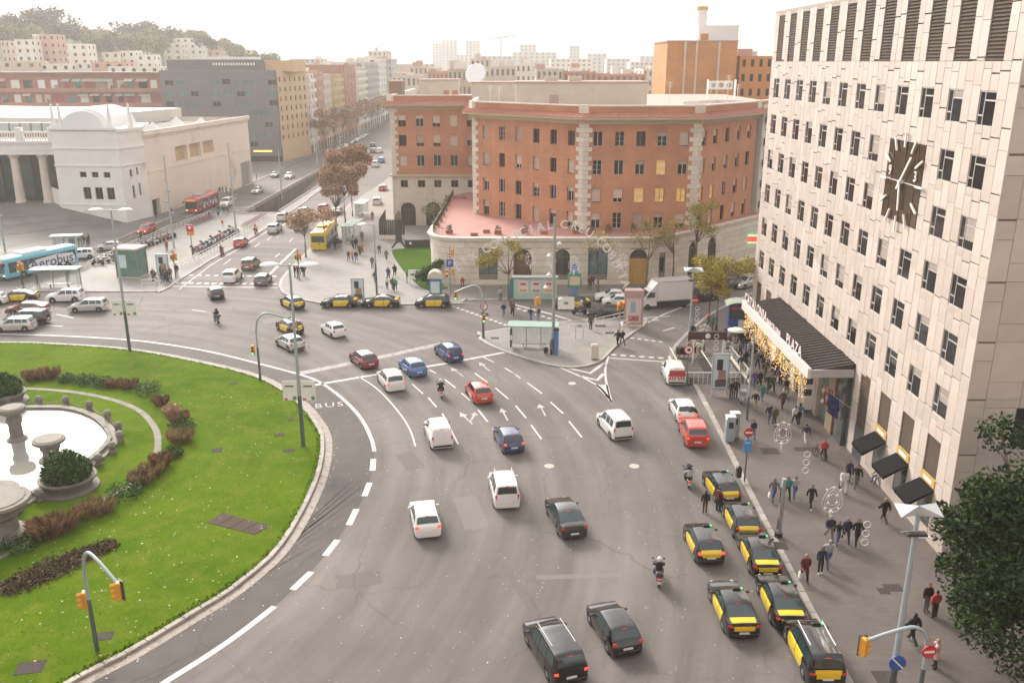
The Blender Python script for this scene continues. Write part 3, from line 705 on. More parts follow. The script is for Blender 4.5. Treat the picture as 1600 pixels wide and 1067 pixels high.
for a, b_, c, d in ground_open:
 Yf = HY1 - a
 top_z = 4.15 if Yf < 60 else (2.6 if Yf < 62 else c)
 l = MB(); n = 14
 l.add([MH @ Vector(p) for p in ((a, 0.11, top_z), (b_, 0.11, top_z), (b_, 0.11, d), (a, 0.11, d))], [(0, 1, 2, 3)])
 for i in range(n):
  z = top_z + (d - top_z) * (i + 0.5) / n
  l.add([MH @ Vector(p) for p in ((a, 0.05, z - 0.05), (b_, 0.05, z - 0.05), (b_, 0.11, z + 0.05), (a, 0.11, z + 0.05))], [(0, 1, 2, 3)])
 adopt(l.obj('shutter_louvre', M_LOUVRE), hotel)
 if Yf < 60:
  s = MB(); s.add([MH @ Vector((x, y, z)) for y in (-0.05, 0.1) for x, z in ((a - .05, 3.62), (b_ + .05, 3.62), (b_ + .05, 4.15), (a - .05, 4.15))], [(0, 1, 2, 3), (0, 4, 5, 1), (1, 5, 6, 2), (2, 6, 7, 3), (3, 7, 4, 0)])
  sg = adopt(s.obj('name_board', M_YEL), hotel)
  tb = MB(); tb.add([MH @ Vector((x, -0.06, z)) for x, z in ((a + .3, 3.75), (b_ - .3, 3.75), (b_ - .3, 4.02), (a + .3, 4.02))], [(0, 1, 2, 3)]); adopt(tb.obj('board_face', M_WHITE), hotel)
  aw = MB(); aw.add([MH @ Vector(p) for p in ((a - .1, -0.02, 3.55), (b_ + .1, -0.02, 3.55), (b_ + .1, -1.55, 2.75), (a - .1, -1.55, 2.75), (a - .1, -0.02, 3.45), (b_ + .1, -0.02, 3.45), (b_ + .1, -1.55, 2.5), (a - .1, -1.55, 2.5))],
     [(0, 1, 2, 3), (7, 6, 5, 4), (3, 2, 6, 7), (0, 3, 7, 4), (1, 5, 6, 2)])
  adopt(aw.obj('awning', M_AWN), hotel)
  gl_ = MB(); gl_.add([MH @ Vector((x, y, z)) for y in (0.03, 0.09) for x, z in ((a, 1.0), (b_, 1.0), (b_, 3.62), (a, 3.62))], [(0, 1, 2, 3), (0, 4, 5, 1), (3, 7, 4, 0)]); adopt(gl_.obj('shop_window', M_SHOPWIN), hotel)
  ln = MB(); ln.add([MH @ Vector((x, -0.02, z)) for x, z in ((a, 0.05), (b_, 0.05), (b_, 0.95), (a, 0.95))], [(0, 1, 2, 3)]); adopt(ln.obj('stall_riser', M_CLAD), hotel)
 elif Yf < 62:
  dr = MB(); dr.add([MH @ Vector((x, 0.02, z)) for x, z in ((a, 0.0), (b_, 0.0), (b_, 2.6), (a, 2.6))], [(0, 1, 2, 3)]); adopt(dr.obj('door', mat('navy_door', (0.035, 0.045, 0.065), 0.35, var=0.2)), hotel)
CY0, CY1 = 62.8, 82.4; CX0 = 22.5
M_CANOPY = mat('canopy_roof', (0.06, 0.05, 0.048), 0.85, spec=.15, var=0.2, scale=1)
M_FASCIA = mat('canopy_fascia', (0.62, 0.57, 0.53), 0.5, var=0.06)
can = tag(empty('entrance_canopy', (HX, CY0, 0)), 'dark ribbed hotel entrance canopy with pale fascia and letters', 'canopy')
c = MB(); c.add([(0.05, 0, 6.9), (0.05, CY1 - CY0, 6.9), (CX0 - HX, CY1 - CY0, 6.35), (CX0 - HX, 0, 6.35), (0.05, 0, 6.2), (0.05, CY1 - CY0, 6.2), (CX0 - HX, CY1 - CY0, 6.2), (CX0 - HX, 0, 6.2)],
    [(0, 1, 2, 3), (7, 6, 5, 4), (0, 3, 7, 4), (1, 5, 6, 2)]); c.obj('canopy_roof', M_CANOPY, can)
for k in range(33):
 y = 0.3 + k * (CY1 - CY0 - 0.6) / 32
 MB().add([(0.0, y, 6.90), (CX0 - HX, y, 6.36), (CX0 - HX, y + 0.1, 6.36), (0.0, y + 0.1, 6.90), (0.0, y, 6.97), (CX0 - HX, y, 6.43), (CX0 - HX, y + 0.1, 6.43), (0.0, y + 0.1, 6.97)],
     [(4, 5, 6, 7), (0, 1, 5, 4), (2, 3, 7, 6), (1, 2, 6, 5)]).obj('roof_rib', M_CANOPY, can)
MB().bb(CX0 - HX - 0.25, CX0 - HX + 0.02, -0.15, CY1 - CY0 + 0.2, 5.75, 6.55).obj('fascia', M_FASCIA, can)
MB().bb(CX0 - HX + 0.02, -0.02, -0.15, -0.03, 5.85, 6.45).obj('end_fascia', mat('fascia_grey', (0.40, 0.39, 0.38), 0.5), can)
MB().bb(CX0 - HX + 0.1, 0.0, 0, CY1 - CY0, 5.95, 6.18).obj('soffit', mat('soffit_wood', (0.24, 0.17, 0.11), 0.6), can)
for txt, y, sz in (('CATALONIA', 15.7, 1.25), ('BARCELONA', 9.7, 0.72), ('PLAZA', 4.1, 1.25)):
 lettering(txt, sz, mat('letter_pink', (0.70, 0.60, 0.58), 0.5), can, (CX0 - HX - 0.1, y, 6.55 + sz * 0.36), (R(90), 0, R(-90)), 0.015, 'letters', spacing=1.1 if sz > 1 else 1.0, bold=.02)
fl = MB(); frng = random.Random(5)
for k in range(1300):
 y = frng.uniform(0.8, CY1 - CY0 - 0.1); zz = frng.uniform(0.0, 1.0); L_ = 1.2 + 1.2 * abs(math.sin(y * 1.25))
 x = CX0 - HX + 0.0 + frng.uniform(-0.1, 0.1); z = 5.7 - zz * L_; s = frng.uniform(0.02, 0.042)
 fl.add([(x - s, y, z), (x, y - s, z), (x + s, y, z), (x, y + s, z), (x, y, z + s), (x, y, z - s)], [(0, 1, 4), (1, 2, 4), (2, 3, 4), (3, 0, 4), (1, 0, 5), (2, 1, 5), (3, 2, 5), (0, 3, 5)])
tag(fl.obj('fairy_lights', mat('fairy_light', (0.8, 0.55, 0.2), 0.5, var=0.0, emit=((1.0, 0.55, 0.16), 0.9))), 'curtain of warm fairy lights hanging under the canopy fascia', 'lights', kind='stuff')
bpy.data.objects['fairy_lights'].location = (HX, CY0, 0)
lob = MB(); lob.bb(HX + 0.02, HX + 0.10, 62.7, 82.4, 0.13, 6.2); adopt(lob.obj('lobby_wall', mat('lobby_teal', (0.10, 0.15, 0.14), 0.15, var=0.3, scale=0.5)), hotel)
for y0, y1, m_ in ((63.0, 64.6, M_SHOPWIN), (65.2, 66.6, MATS['soffit_wood']), (69.0, 70.4, M_CLAD), (75.0, 76.2, M_CLAD), (81.0, 82.3, M_CLAD)):
 adopt(MB().bb(HX - 0.35, HX + 0.02, y0, y1, 0.13, 5.9).obj('lobby_pier', m_), hotel)
tot = tag(empty('entrance_totem', (24.9, 70.6, 0.13)), 'cream directory panel in teal frame at the hotel entrance', 'sign')
MB().bb(-0.12, 0.12, -0.9, 0.9, 0, 5.3).obj('totem_frame', mat('dark_teal', (0.04, 0.075, 0.075), 0.4), tot)
MB().bb(-0.15, 0.0, -0.95, -0.92, 0, 5).obj('totem_edge', MATS['dark_teal'], tot)
MB().bb(-0.9 + 0.15, 0.9 - .15, -0.96, -0.90, 0.3, 5.1).obj('totem_face', M_WHITE, tot)
for z in (4.2, 2.9, 1.9): MB().bb(-0.35, 0.35, -0.985, -0.955, z - .3, z + .25).obj('totem_plate', M_DARKMETAL, tot)
def flag(px_base, name, label, cols_, tilt):
 f = tag(empty('flag', px_base), label, 'flag')
 MB().cyl((0.0, 0, 0), (-2.2, -0.3, 1.6), 0.03, n=6).obj('flagpole', M_ALU, f)
 n, m2 = 10, 6; c_ = MB(); c_.cm = 0
 for i in range(n):
  for j in range(m2):
   P = []
   for a, b2 in ((i, j), (i + 1, j), (i + 1, j + 1), (i, j + 1)):
    x = -0.9 - 1.0 * (b2 / m2); z = 0.65 + .75 * (b2 / m2) - 1.6 * a / n; y = -0.3 * b2 / m2 + 0.14 * math.sin(a * 1.1 + b2 * 1.7)
    P.append((x, y, z))
   c_.cm = (j % 2 if len(cols_) == 2 else 0); c_.poly(P)
 c_.obj('cloth', cols_, f)
flag((HX, 64.0, 3.6), 'flag', 'red and white striped flag on the hotel wall', [mat('flag_red', (0.42, 0.07, 0.06), 0.8), mat('flag_white', (0.6, 0.55, 0.52), 0.8)], 0)
flag((HX, 62.6, 3.4), 'flag', 'dark blue flag beside the striped one on hotel wall', [mat('flag_blue', (0.03, 0.04, 0.16), 0.8)], 0)
def brick_material(name, c1, c2, mortar, scale=1.0):
 m = bpy.data.materials.new(name); MATS[name] = m; m.use_nodes = True
 nt = m.node_tree; N = nt.nodes; L = nt.links; b = N['Principled BSDF']
 uv = N.new('ShaderNodeTexCoord').outputs['Object']
 sx = N.new('ShaderNodeSeparateXYZ'); L.new(uv, sx.inputs[0])
 ad = N.new('ShaderNodeMath'); ad.operation = 'ADD'; L.new(sx.outputs[0], ad.inputs[0]); L.new(sx.outputs[1], ad.inputs[1])
 cb = N.new('ShaderNodeCombineXYZ'); L.new(ad.outputs[0], cb.inputs[0]); L.new(sx.outputs[2], cb.inputs[1])
 br = N.new('ShaderNodeTexBrick'); br.inputs['Scale'].default_value = 1; br.inputs['Brick Width'].default_value = 0.3 * scale; br.inputs['Row Height'].default_value = 0.09 * scale; br.inputs['Mortar Size'].default_value = 0.010
 for k_, c_ in (('Color1', c1), ('Color2', c2), ('Mortar', mortar)): br.inputs[k_].default_value = (*c_, 1)
 L.new(cb.outputs[0], br.inputs['Vector'])
 n1 = N.new('ShaderNodeTexNoise'); n1.inputs['Scale'].default_value = 0.3; n1.inputs['Detail'].default_value = 8; L.new(uv, n1.inputs['Vector'])
 mr = N.new('ShaderNodeMapRange'); mr.inputs[1].default_value = 0.3; mr.inputs[2].default_value = 0.7; mr.inputs[3].default_value = 0.86; mr.inputs[4].default_value = 1.14; L.new(n1.outputs['Fac'], mr.inputs[0])
 vm = N.new('ShaderNodeVectorMath'); vm.operation = 'SCALE'; L.new(br.outputs[0], vm.inputs[0]); L.new(mr.outputs[0], vm.inputs['Scale'])
 L.new(vm.outputs[0], b.inputs['Base Color']); b.inputs['Roughness'].default_value = 0.85
 return m
M_BRICK = brick_material('red_brick', (0.50, 0.215, 0.108), (0.42, 0.172, 0.085), (0.48, 0.28, 0.17))
M_STONE = mat('pale_stone', (0.64, 0.575, 0.48), 0.75, var=0.12, scale=0.8, obj_rand=0.1, island=0.06, dirt=((0.48, 0.42, 0.35), 0.6, 0.6))
M_STONEJ = mat('stone_joint', (0.22, 0.185, 0.15), 0.9, var=0.1)
M_TILE = mat('eave_tile', (0.42, 0.175, 0.135), 0.8, var=0.15, scale=2, island=0.12)
M_TERRACE = mat('terrace_tile', (0.40, 0.195, 0.165), 0.75, var=0.14, scale=0.5)
M_SOFFIT = mat('cornice_cream', (0.50, 0.43, 0.30), 0.7, var=0.08)
brick = tag(empty('brick_building', (9.6, 121, 0.0)), 'four-storey red brick block with pale quoins on a rounded stone podium', 'building')
ZP = 6.5
zrows = [19.65, 15.85, 12.1, 8.75]
wh_ = 1.95
brng = random.Random(11)
def brick_face(p0, p1, z0, zt, xs, tops, ww, quoin0, quoin1, tall_bottom=False, lit=()):
 M_, L_ = frameM(p0, p1)
 hs = []
 for ri, ztop in enumerate(tops):
  for x in xs:
   h_ = wh_ if not (tall_bottom and ri == len(tops) - 1) else 2.2
   hs.append((x * L_ - ww / 2, x * L_ + ww / 2, ztop - h_, ztop))
 mb = MB(); holed(mb, M_, L_, zt, hs, 0.4, z0); adopt(mb.obj('wall', M_BRICK), brick)
 for i, q in enumerate(hs):
  r_ = brng.random(); litw = i in lit
  bl = 0 if litw else (brng.choice((0, .3, .45, .7, .95)) if r_ < 0.85 else 0)
  window(brick, M_, *q, 0.35, brng.choice(('double', 'two', 'two')), frame=M_WHITEFRAME if brng.random() < .5 else M_BROWNFRAME, glass=M_LIT if litw else None, blind=bl)
  sl = MB(); sl.add([M_ @ Vector((x, y, z)) for y in (-0.06, 0.2) for x, z in ((q[0] - .06, q[2] - .09), (q[1] + .06, q[2] - .09), (q[1] + .06, q[2] - 0.005), (q[0] - .06, q[2] - 0.005))], [(0, 1, 2, 3), (3, 2, 6, 7), (0, 4, 5, 1), (0, 3, 7, 4), (1, 5, 6, 2)])
  adopt(sl.obj('sill', MATS['red_brick']), brick)
 for end, on in ((0, quoin0), (1, quoin1)):
  if not on: continue
  n = int((zt - z0) / 0.62); hh = (zt - z0) / n
  for i in range(n):
   w_ = 1.25 if i % 2 else 0.8
   x0 = -0.05 if end == 0 else L_ - w_ + 0.05
   k = ('quoin', w_, round(hh, 2))
   if k not in _panel:
    qb = MB(); e = 0.03
    qb.add([(0, 0, 0.01), (w_, 0, 0.01), (w_, 0, hh - .01), (0, 0, hh - .01), (e, -0.09, e), (w_ - e, -0.09, e), (w_ - e, -0.09, hh - e), (e, -0.09, hh - e)], [(4, 5, 6, 7), (0, 1, 5, 4), (1, 2, 6, 5), (2, 3, 7, 6), (3, 0, 4, 7)])
    _panel[k] = qb.mesh('quoin_stone', M_STONE)
   adopt(link('quoin_stone', _panel[k], None, M_ @ Vector((x0, -0.002, z0 + i * hh)), math.atan2(M_[1][0], M_[0][0])), brick)
 return M_, L_
Q1, Q2, Q3, Q4 = (-5.9, 135.0), (9.6, 121.2), (25.1, 121.5), (36.6, 135.5)
ZW = 20.75
brick_face(Q1, Q2, ZP - .1, ZW, (.13, .285, .44, .60, .75, .90), zrows, 1.15, True, True, True)
brick_face(Q2, Q3, ZP - .1, ZW, (.125, .315, .50, .685, .875), zrows, 1.25, True, True, True, lit=(8, 12, 13, 14))
brick_face(Q3, Q4, ZP - .1, ZW, (.09, .27, .47, .67, .86), zrows, 1.25, True, False, True, lit=(10, 11))
WL, WR = (-21.4, 160.0), (-5.9, 160.0)
brick_face(WL, WR, 9.3, ZW, (.13, .33, .52, .715, .91), [19.6, 16.2, 12.7], 1.35, True, False)
brick_face(WR, Q1, 0, ZW, (.2, .5, .8), zrows, 1.2, False, False)
brick_face((-21.4, 200), WL, 0, ZW, (.1, .3, .5, .7, .9), zrows, 1.3, False, True)
Mw, Lw = frameM(WL, WR)
hs = [(x * Lw - .65, x * Lw + .65, 7.0, 8.3) for x in (.13, .33, .52, .715, .91)]
arch = [(x * Lw - 1.35, x * Lw + 1.35, 0.1, 4.3) for x in (.165, .46, .76)]
mb = MB(); holed(mb, Mw, Lw, 9.0, hs + arch, 0.5); adopt(mb.obj('stone_base', M_STONE), brick)
for q in hs: window(brick, Mw, *q, 0.4, 'two', frame=M_BROWNFRAME)
M_IRONWIN = mat('arch_glass', (0.05, 0.04, 0.035), 0.2, var=0.3)
def arch_fill(M_, q, depth, m_glass, m_wall, parent, door=None):
 "semicircular head: spandrels + glass"
 x0, x1, z0, z1 = q; r_ = (x1 - x0) / 2; cx_ = (x0 + x1) / 2; n = 12
 sp = MB()
 for s in (-1, 1):
  pts = [(cx_ + s * r_ * math.sin(math.pi / 2 * k / n), z1 - r_ + r_ * math.cos(math.pi / 2 * k / n)) for k in range(n + 1)]
  for k in range(n):
   (a, b1), (c, d) = pts[k], pts[k + 1]
   P = [(a, 0, b1), (c, 0, d), (c, 0, z1), (a, 0, z1)]
   sp.poly([M_ @ Vector(p) for p in (P if s > 0 else P[::-1])])
   sp.poly([M_ @ Vector(p) for p in ((a, 0, b1), (a, depth, b1), (c, depth, d), (c, 0, d))])
 adopt(sp.obj('arch_spandrel', m_wall), parent)
 g = MB(); g.add([M_ @ Vector((x, depth - .02, z)) for x, z in ((x0, z0), (x1, z0), (x1, z1), (x0, z1))], [(0, 1, 2, 3)])
 gw = adopt(g.obj('arched_window', m_glass), parent)
 fr = MB()
 fr.add([M_ @ Vector((x, depth - .06, z)) for x, z in ((cx_ - .04, z0), (cx_ + .04, z0), (cx_ + .04, z1), (cx_ - .04, z1))], [(0, 1, 2, 3)])
 fr.add([M_ @ Vector((x, depth - .06, z)) for x, z in ((x0, z1 - r_ - .06), (x1, z1 - r_ - .06), (x1, z1 - r_ + .06), (x0, z1 - r_ + .06))], [(0, 1, 2, 3)])
 adopt(fr.obj('window_bar', M_BROWNFRAME), parent)
 if door:
  d_ = MB(); d_.add([M_ @ Vector((x, depth - .1, z)) for x, z in ((x0, z0), (x1, z0), (x1, z1 - r_ - .1), (x0, z1 - r_ - .1))], [(0, 1, 2, 3)]); adopt(d_.obj('door', door), parent)
for q in arch: arch_fill(Mw, q, 0.5, M_IRONWIN, M_STONE, brick)
for i in range(7):
 z = 0.9 + i * 1.05
 if z < 6.6: continue
ld = MB(); ld.add([Mw @ Vector((x, y, z)) for y in (-0.5, 0.02) for x, z in ((-.5, 9.0), (Lw, 9.0), (Lw, 9.3), (-.5, 9.3))], [(0, 1, 2, 3), (3, 2, 6, 7), (0, 4, 5, 1), (0, 3, 7, 4)]); adopt(ld.obj('string_course', M_SOFFIT), brick)
def cornice(pts, z):
 P = [Vector(p) for p in pts]; n = len(P)
 nr = []
 for i in range(n):
  d0 = (P[i] - P[i - 1]).normalized() if i > 0 else (P[1] - P[0]).normalized()
  d1 = (P[i + 1] - P[i]).normalized() if i < n - 1 else d0
  n0, n1 = Vector((d0.y, -d0.x)), Vector((d1.y, -d1.x)); m_ = (n0 + n1).normalized(); nr.append(m_ / max(0.4, m_.dot(n0)))
 def band(prof, m_, name):
  mb = MB()
  for k in range(len(prof) - 1):
   for i in range(n - 1):
    a, b1 = prof[k], prof[k + 1]
    q = [P[i] + nr[i] * a[0], P[i + 1] + nr[i + 1] * a[0], P[i + 1] + nr[i + 1] * b1[0], P[i] + nr[i] * b1[0]]
    mb.poly([(q[0].x, q[0].y, a[1]), (q[1].x, q[1].y, a[1]), (q[2].x, q[2].y, b1[1]), (q[3].x, q[3].y, b1[1])])
  return adopt(mb.obj(name, m_), brick)
 band([(0.02, z - 0.12), (0.16, z - 0.12), (0.20, z + 0.12), (0.35, z + 0.18), (0.45, z + 0.40), (1.35, z + 0.46), (1.45, z + 0.50), (1.5, z + 0.72)], M_SOFFIT, 'cornice')
 band([(1.5, z + 0.72), (1.52, z + 0.80), (0.05, z + 1.30)], M_TILE, 'eave')
 band([(0.0, z + 1.25), (0.0, z + 2.15)], M_BRICK, 'parapet')
 band([(0.0, z + 2.12), (0.1, z + 2.12), (0.1, z + 2.3), (-0.5, z + 2.3)], M_STONE, 'coping')
 band([(-0.45, z + 2.3), (-0.45, z + 1.0)], M_STONE, 'parapet_back')
 mb = MB()
 for i in range(n - 1):
  d = (P[i + 1] - P[i]); L_ = d.length; cnt = int(L_ / 0.34);
  for k in range(cnt):
   f = (k + 0.5) / cnt; p = P[i].lerp(P[i + 1], f); nn = nr[i].lerp(nr[i + 1], f); dd = d.normalized() * 0.085
   a = p + nn * 1.56; b1 = p + nn * 0.06
   mb.add([(a.x - dd.x, a.y - dd.y, z + .80), (a.x + dd.x, a.y + dd.y, z + .80), (b1.x + dd.x, b1.y + dd.y, z + 1.31), (b1.x - dd.x, b1.y - dd.y, z + 1.31), (a.x, a.y, z + .88), (b1.x, b1.y, z + 1.39)], [(0, 1, 4), (0, 4, 5, 3), (4, 1, 2, 5)])
 tag(adopt(mb.obj('roof_tiles', M_TILE), brick), kind='stuff')
 for i in range(1, n - 1):
  pb = P[i] + nr[i] * -0.05
  adopt(MB().box((pb.x, pb.y, z + 1.82), (1.3, 0.6, 1.1), math.atan2(nr[i].y, nr[i].x) + math.pi / 2).obj('parapet_pier', M_STONE), brick)
cornice([(-5.9, 150.0), Q1, Q2, Q3, Q4, (46, 150)], ZW)
cornice([(-21.4, 200), WL, WR], ZW)
rf = MB(); rf.prism([(-5.8, 150), (-5.8, 135.2), (9.6, 121.4), (25.0, 121.7), (36.5, 135.7), (46, 150), (46, 200), (-21, 200), (-21, 160.3), (-5.8, 160.3)], ZW + 0.9, ZW + 1.1); adopt(rf.obj('roof', mat('roof_terracotta', (0.42, 0.30, 0.25), 0.85, var=0.15)), brick)
def zline(pts, z): return [G(*p, z) for p in pts]
pod = [(-7.5, 158.0)] + zline([(706, 305), (690, 335), (676, 358)], ZP) + [(-11.0, 118.6), (-9.9, 116.2), (-8.0, 115.2), (-5.5, 115.0), (0, 115.0), (10, 115.0), (18.4, 115.2), (22.5, 118.0), (30.0, 125.2), (37.8, 133.5)]
pod_s = [pod[0]] + [tuple(p) for p in smooth_line(pod[1:9], 4)] + [tuple(p) for p in pod[9:]]
podz = MB(); podz.prism(pod_s + [(38, 140), (20, 140), (0, 150)], ZP - 0.25, ZP - 0.1); adopt(podz.obj('terrace', M_TERRACE), brick)
def course_wall(pts, z0, zt, hs_by_seg, m_face, parent):
 "banded masonry: every course is a piece of its own with a recessed joint below it"
 n = 7; hh = (zt - z0) / n
 for c_ in range(n):
  a, b1 = z0 + c_ * hh, z0 + (c_ + 1) * hh - 0.05
  for i in range(len(pts) - 1):
   M_, L_ = frameM(pts[i], pts[i + 1])
   segs = [(0.0, L_)]
   for q in hs_by_seg.get(i, ()):
    if q[2] < b1 - .02 and q[3] > a + .02:
     nx = []
     for s0, s1 in segs:
      if q[1] <= s0 or q[0] >= s1: nx.append((s0, s1)); continue
      if q[0] > s0: nx.append((s0, q[0]))
      if q[1] < s1: nx.append((q[1], s1))
     segs = nx
   for s0, s1 in segs:
    mb = MB(); mb.add([M_ @ Vector((x, y, z)) for y in (0.0, 0.5) for x, z in ((s0, a), (s1, a), (s1, b1), (s0, b1))], [(0, 1, 2, 3), (3, 2, 6, 7), (0, 4, 5, 1), (0, 3, 7, 4), (1, 5, 6, 2)])
    adopt(mb.obj('stone_course', m_face), parent)
 mb = MB()
 for i in range(len(pts) - 1):
  M_, L_ = frameM(pts[i], pts[i + 1]); holed(mb, Matrix.Translation(Vector((-M_[0][1] * -0.06, -M_[1][1] * -0.06, 0))) @ M_, L_, zt, [q for q in hs_by_seg.get(i, ())], 0.4, z0)
 adopt(mb.obj('joint_backing', M_STONEJ), parent)
iF = next(i for i, p in enumerate(pod_s) if abs(p[0] - 0) < .01 and abs(p[1] - 115) < .1)
pod_f = pod_s[:iF - 0] + pod_s[iF:]
i0 = next(i for i, p in enumerate(pod_s) if abs(p[0] + 5.5) < .01)
pod_c = pod_s[:i0 + 1] + [(18.4, 115.0)] + pod_s[-3:]
xF = lambda X: X + 5.5
f_arch = [(xF(.2), xF(2.6), 0.12, 4.95), (xF(5.6), xF(7.7), 1.4, 4.95), (xF(15.6), xF(18.0), 0.12, 4.95)]
f_rect = [(xF(-4.4), xF(-1.9), 1.5, 4.3), (xF(10.1), xF(12.7), 1.5, 4.75)]
Mr_, Lr_ = frameM(pod_s[-3], pod_s[-2]);
r_arch = [(2.6, 4.6, 0.12, 4.9), (7.2, 9.2, 0.12, 4.9)]
course_wall(pod_c, 0.0, ZP - 0.55, {i0: f_arch + f_rect, i0 + 1: [(1.6, 2.8, 1.5, 3.6)], i0 + 2: r_arch}, M_STONE, brick)
Mf_, Lf_ = frameM(pod_c[i0], pod_c[i0 + 1])
M_WOOD = mat('door_wood', (0.13, 0.07, 0.04), 0.5, var=0.2, scale=2)
for k, q in enumerate(f_arch): arch_fill(Mf_, q, 0.42, M_IRONWIN if k != 1 else M_SHOPWIN, M_STONE, brick, door=M_WOOD if k == 0 else (mat('door_amber', (0.50, 0.27, 0.06), 0.5, var=0.3) if k == 2 else None))
for q in f_rect: window(brick, Mf_, *q, 0.42, 'two', frame=M_DARKMETAL, glass=M_GLASS_TEAL)
Mr2, _ = frameM(pod_c[i0 + 2], pod_c[i0 + 3])
for q in r_arch: arch_fill(Mr2, q, 0.42, M_IRONWIN, M_STONE, brick)
Mr1, _ = frameM(pod_c[i0 + 1], pod_c[i0 + 2]); window(brick, Mr1, 1.6, 2.8, 1.5, 3.6, 0.4, 'two', frame=M_DARKMETAL)
def edge_band(pts, prof, m_, name):
 P = [Vector(p) for p in pts]; n = len(P); mb = MB(); nr = []
 for i in range(n):
  d = (P[min(i + 1, n - 1)] - P[max(i - 1, 0)]).normalized(); nr.append(Vector((d.y, -d.x)))
 for k in range(len(prof) - 1):
  for i in range(n - 1):
   a, b1 = prof[k], prof[k + 1]; q = [P[i] + nr[i] * a[0], P[i + 1] + nr[i + 1] * a[0], P[i + 1] + nr[i + 1] * b1[0], P[i] + nr[i] * b1[0]]
   mb.poly([(*q[0], a[1]), (*q[1], a[1]), (*q[2], b1[1]), (*q[3], b1[1])])
 return adopt(mb.obj(name, m_), brick)
edge_band(pod_c, [(0.0, ZP - .55), (0.22, ZP - .5), (0.28, ZP - .2), (0.45, ZP - .12), (0.45, ZP + .05), (-0.35, ZP + .05), (-0.35, ZP - .12)], M_STONE, 'podium_cornice')
prn = random.Random(4)
M_POT = mat('terracotta_pot', (0.33, 0.13, 0.08), 0.8, var=0.15); M_LEAFD = mat('plant_leaf', (0.055, 0.09, 0.025), 0.7, var=0.3, island=0.4)
def leaf_ball(mb, c_, r_, n, s, rn, flat=1.0):
 for _ in range(n):
  d = Vector((rn.gauss(0, 1), rn.gauss(0, 1), rn.gauss(0, 1) * flat)).normalized() * r_ * (rn.random() ** 0.4)
  p = Vector(c_) + Vector((d.x, d.y, d.z * flat)); a = Vector((rn.gauss(0, 1), rn.gauss(0, 1), rn.gauss(0, .6))).normalized(); b1 = a.cross(Vector((rn.gauss(0, 1), rn.gauss(0, 1), rn.gauss(0, 1)))).normalized()
  L_ = s * rn.uniform(.6, 1.3)
  mb.add([p - a * L_, p + b1 * L_ * .5, p + a * L_, p - b1 * L_ * .5], [(0, 1, 2, 3)])
pots = [(700, 315, 1), (697, 322, 1), (694, 329, 1), (690, 337, 1), (686, 346, 1), (682, 354, 1), (702, 365, 1), (741, 369, 0), (778, 366, 1), (820, 366, 1), (760, 364, 0), (900, 365, 1), (950, 364, 1), (990, 363, 1), (1010, 360, 1), (1050, 357, 1), (712, 311, 0), (724, 311, 0), (850, 366, 0), (925, 366, 1)]
places = ('along the railing of the pink terrace', 'at the rounded terrace corner', 'on the front edge of the pink terrace')
for k, (u, v, green) in enumerate(pots):
 x, y = G(u, v, ZP - .1)
 pt = tag(empty('terrace_planter', (x, y, ZP - 0.1)), ('green leafy' if green else 'bare') + ' terracotta planter, ' + ('number %d from the wing' % (k + 1) if False else ('%s from the left' % ['', 'first', 'second', 'third', 'fourth', 'fifth', 'sixth', 'seventh', 'eighth', 'ninth', 'tenth', 'eleventh', 'twelfth', 'thirteenth', 'fourteenth', 'fifteenth', 'sixteenth', 'seventeenth', 'eighteenth', 'nineteenth', 'twentieth'][1 + sorted(pots).index((u, v, green))])) + ' on the pink terrace', 'planter', 'planters on the pink terrace')
 MB().add([(-.45, -.2, 0), (.45, -.2, 0), (.45, .2, 0), (-.45, .2, 0), (-.52, -.25, .45), (.52, -.25, .45), (.52, .25, .45), (-.52, .25, .45)], [(3, 2, 1, 0), (4, 5, 6, 7), (0, 1, 5, 4), (1, 2, 6, 5), (2, 3, 7, 6), (3, 0, 4, 7)]).obj('pot', M_POT, pt)
 if green:
  lf = MB(); leaf_ball(lf, (0, 0, .75), .5, 120, .12, prn); lf.obj('foliage', M_LEAFD, pt)
rl = tag(empty('terrace_railing', (*pod_c[3], ZP)), 'dark metal railing along the curved terrace edge', 'railing')
rail_line = [Vector((p[0] + .3, p[1], ZP)) for p in pod_c[1:20]]
for i, p in enumerate(rail_line):
 if i < len(rail_line) - 1:
  q = rail_line[i + 1]
  adopt(MB().cyl(p + Vector((0, 0, 1.05)), q + Vector((0, 0, 1.05)), .035, n=5).obj('top_rail', M_DARKMETAL), rl)
  nb = max(1, int((q - p).length / .22)); bars = MB()
  for k in range(nb): s_ = p.lerp(q, k / nb); bars.cyl(s_, s_ + Vector((0, 0, 1.05)), .014, n=4)
  adopt(bars.obj('balusters', M_DARKMETAL), rl)
M_CREAM = mat('render_cream', (0.55, 0.49, 0.40), 0.8, var=0.1, scale=0.6)
def roofbox(x0, x1, y0, y1, z0, z1, m_, label, cat='roof structure', extras=()):
 e = tag(empty('rooftop_structure', ((x0 + x1) / 2, y0, z0)), label, cat)
 b_ = MB(); b_.bb(x0, x1, y0, y1, z0, z1); adopt(b_.obj('wall', m_), e)
 b_ = MB(); b_.bb(x0 - .15, x1 + .15, y0 - .15, y1 + .15, z1, z1 + .2); adopt(b_.obj('roof', MATS['roof_terracotta']), e)
 for nm, q, mm in extras: adopt(MB().bb(*q).obj(nm, mm), e)
 return e
zr = ZW + 1.1
a0, a1 = A(806, 150, 133), A(1012, 130, 133)
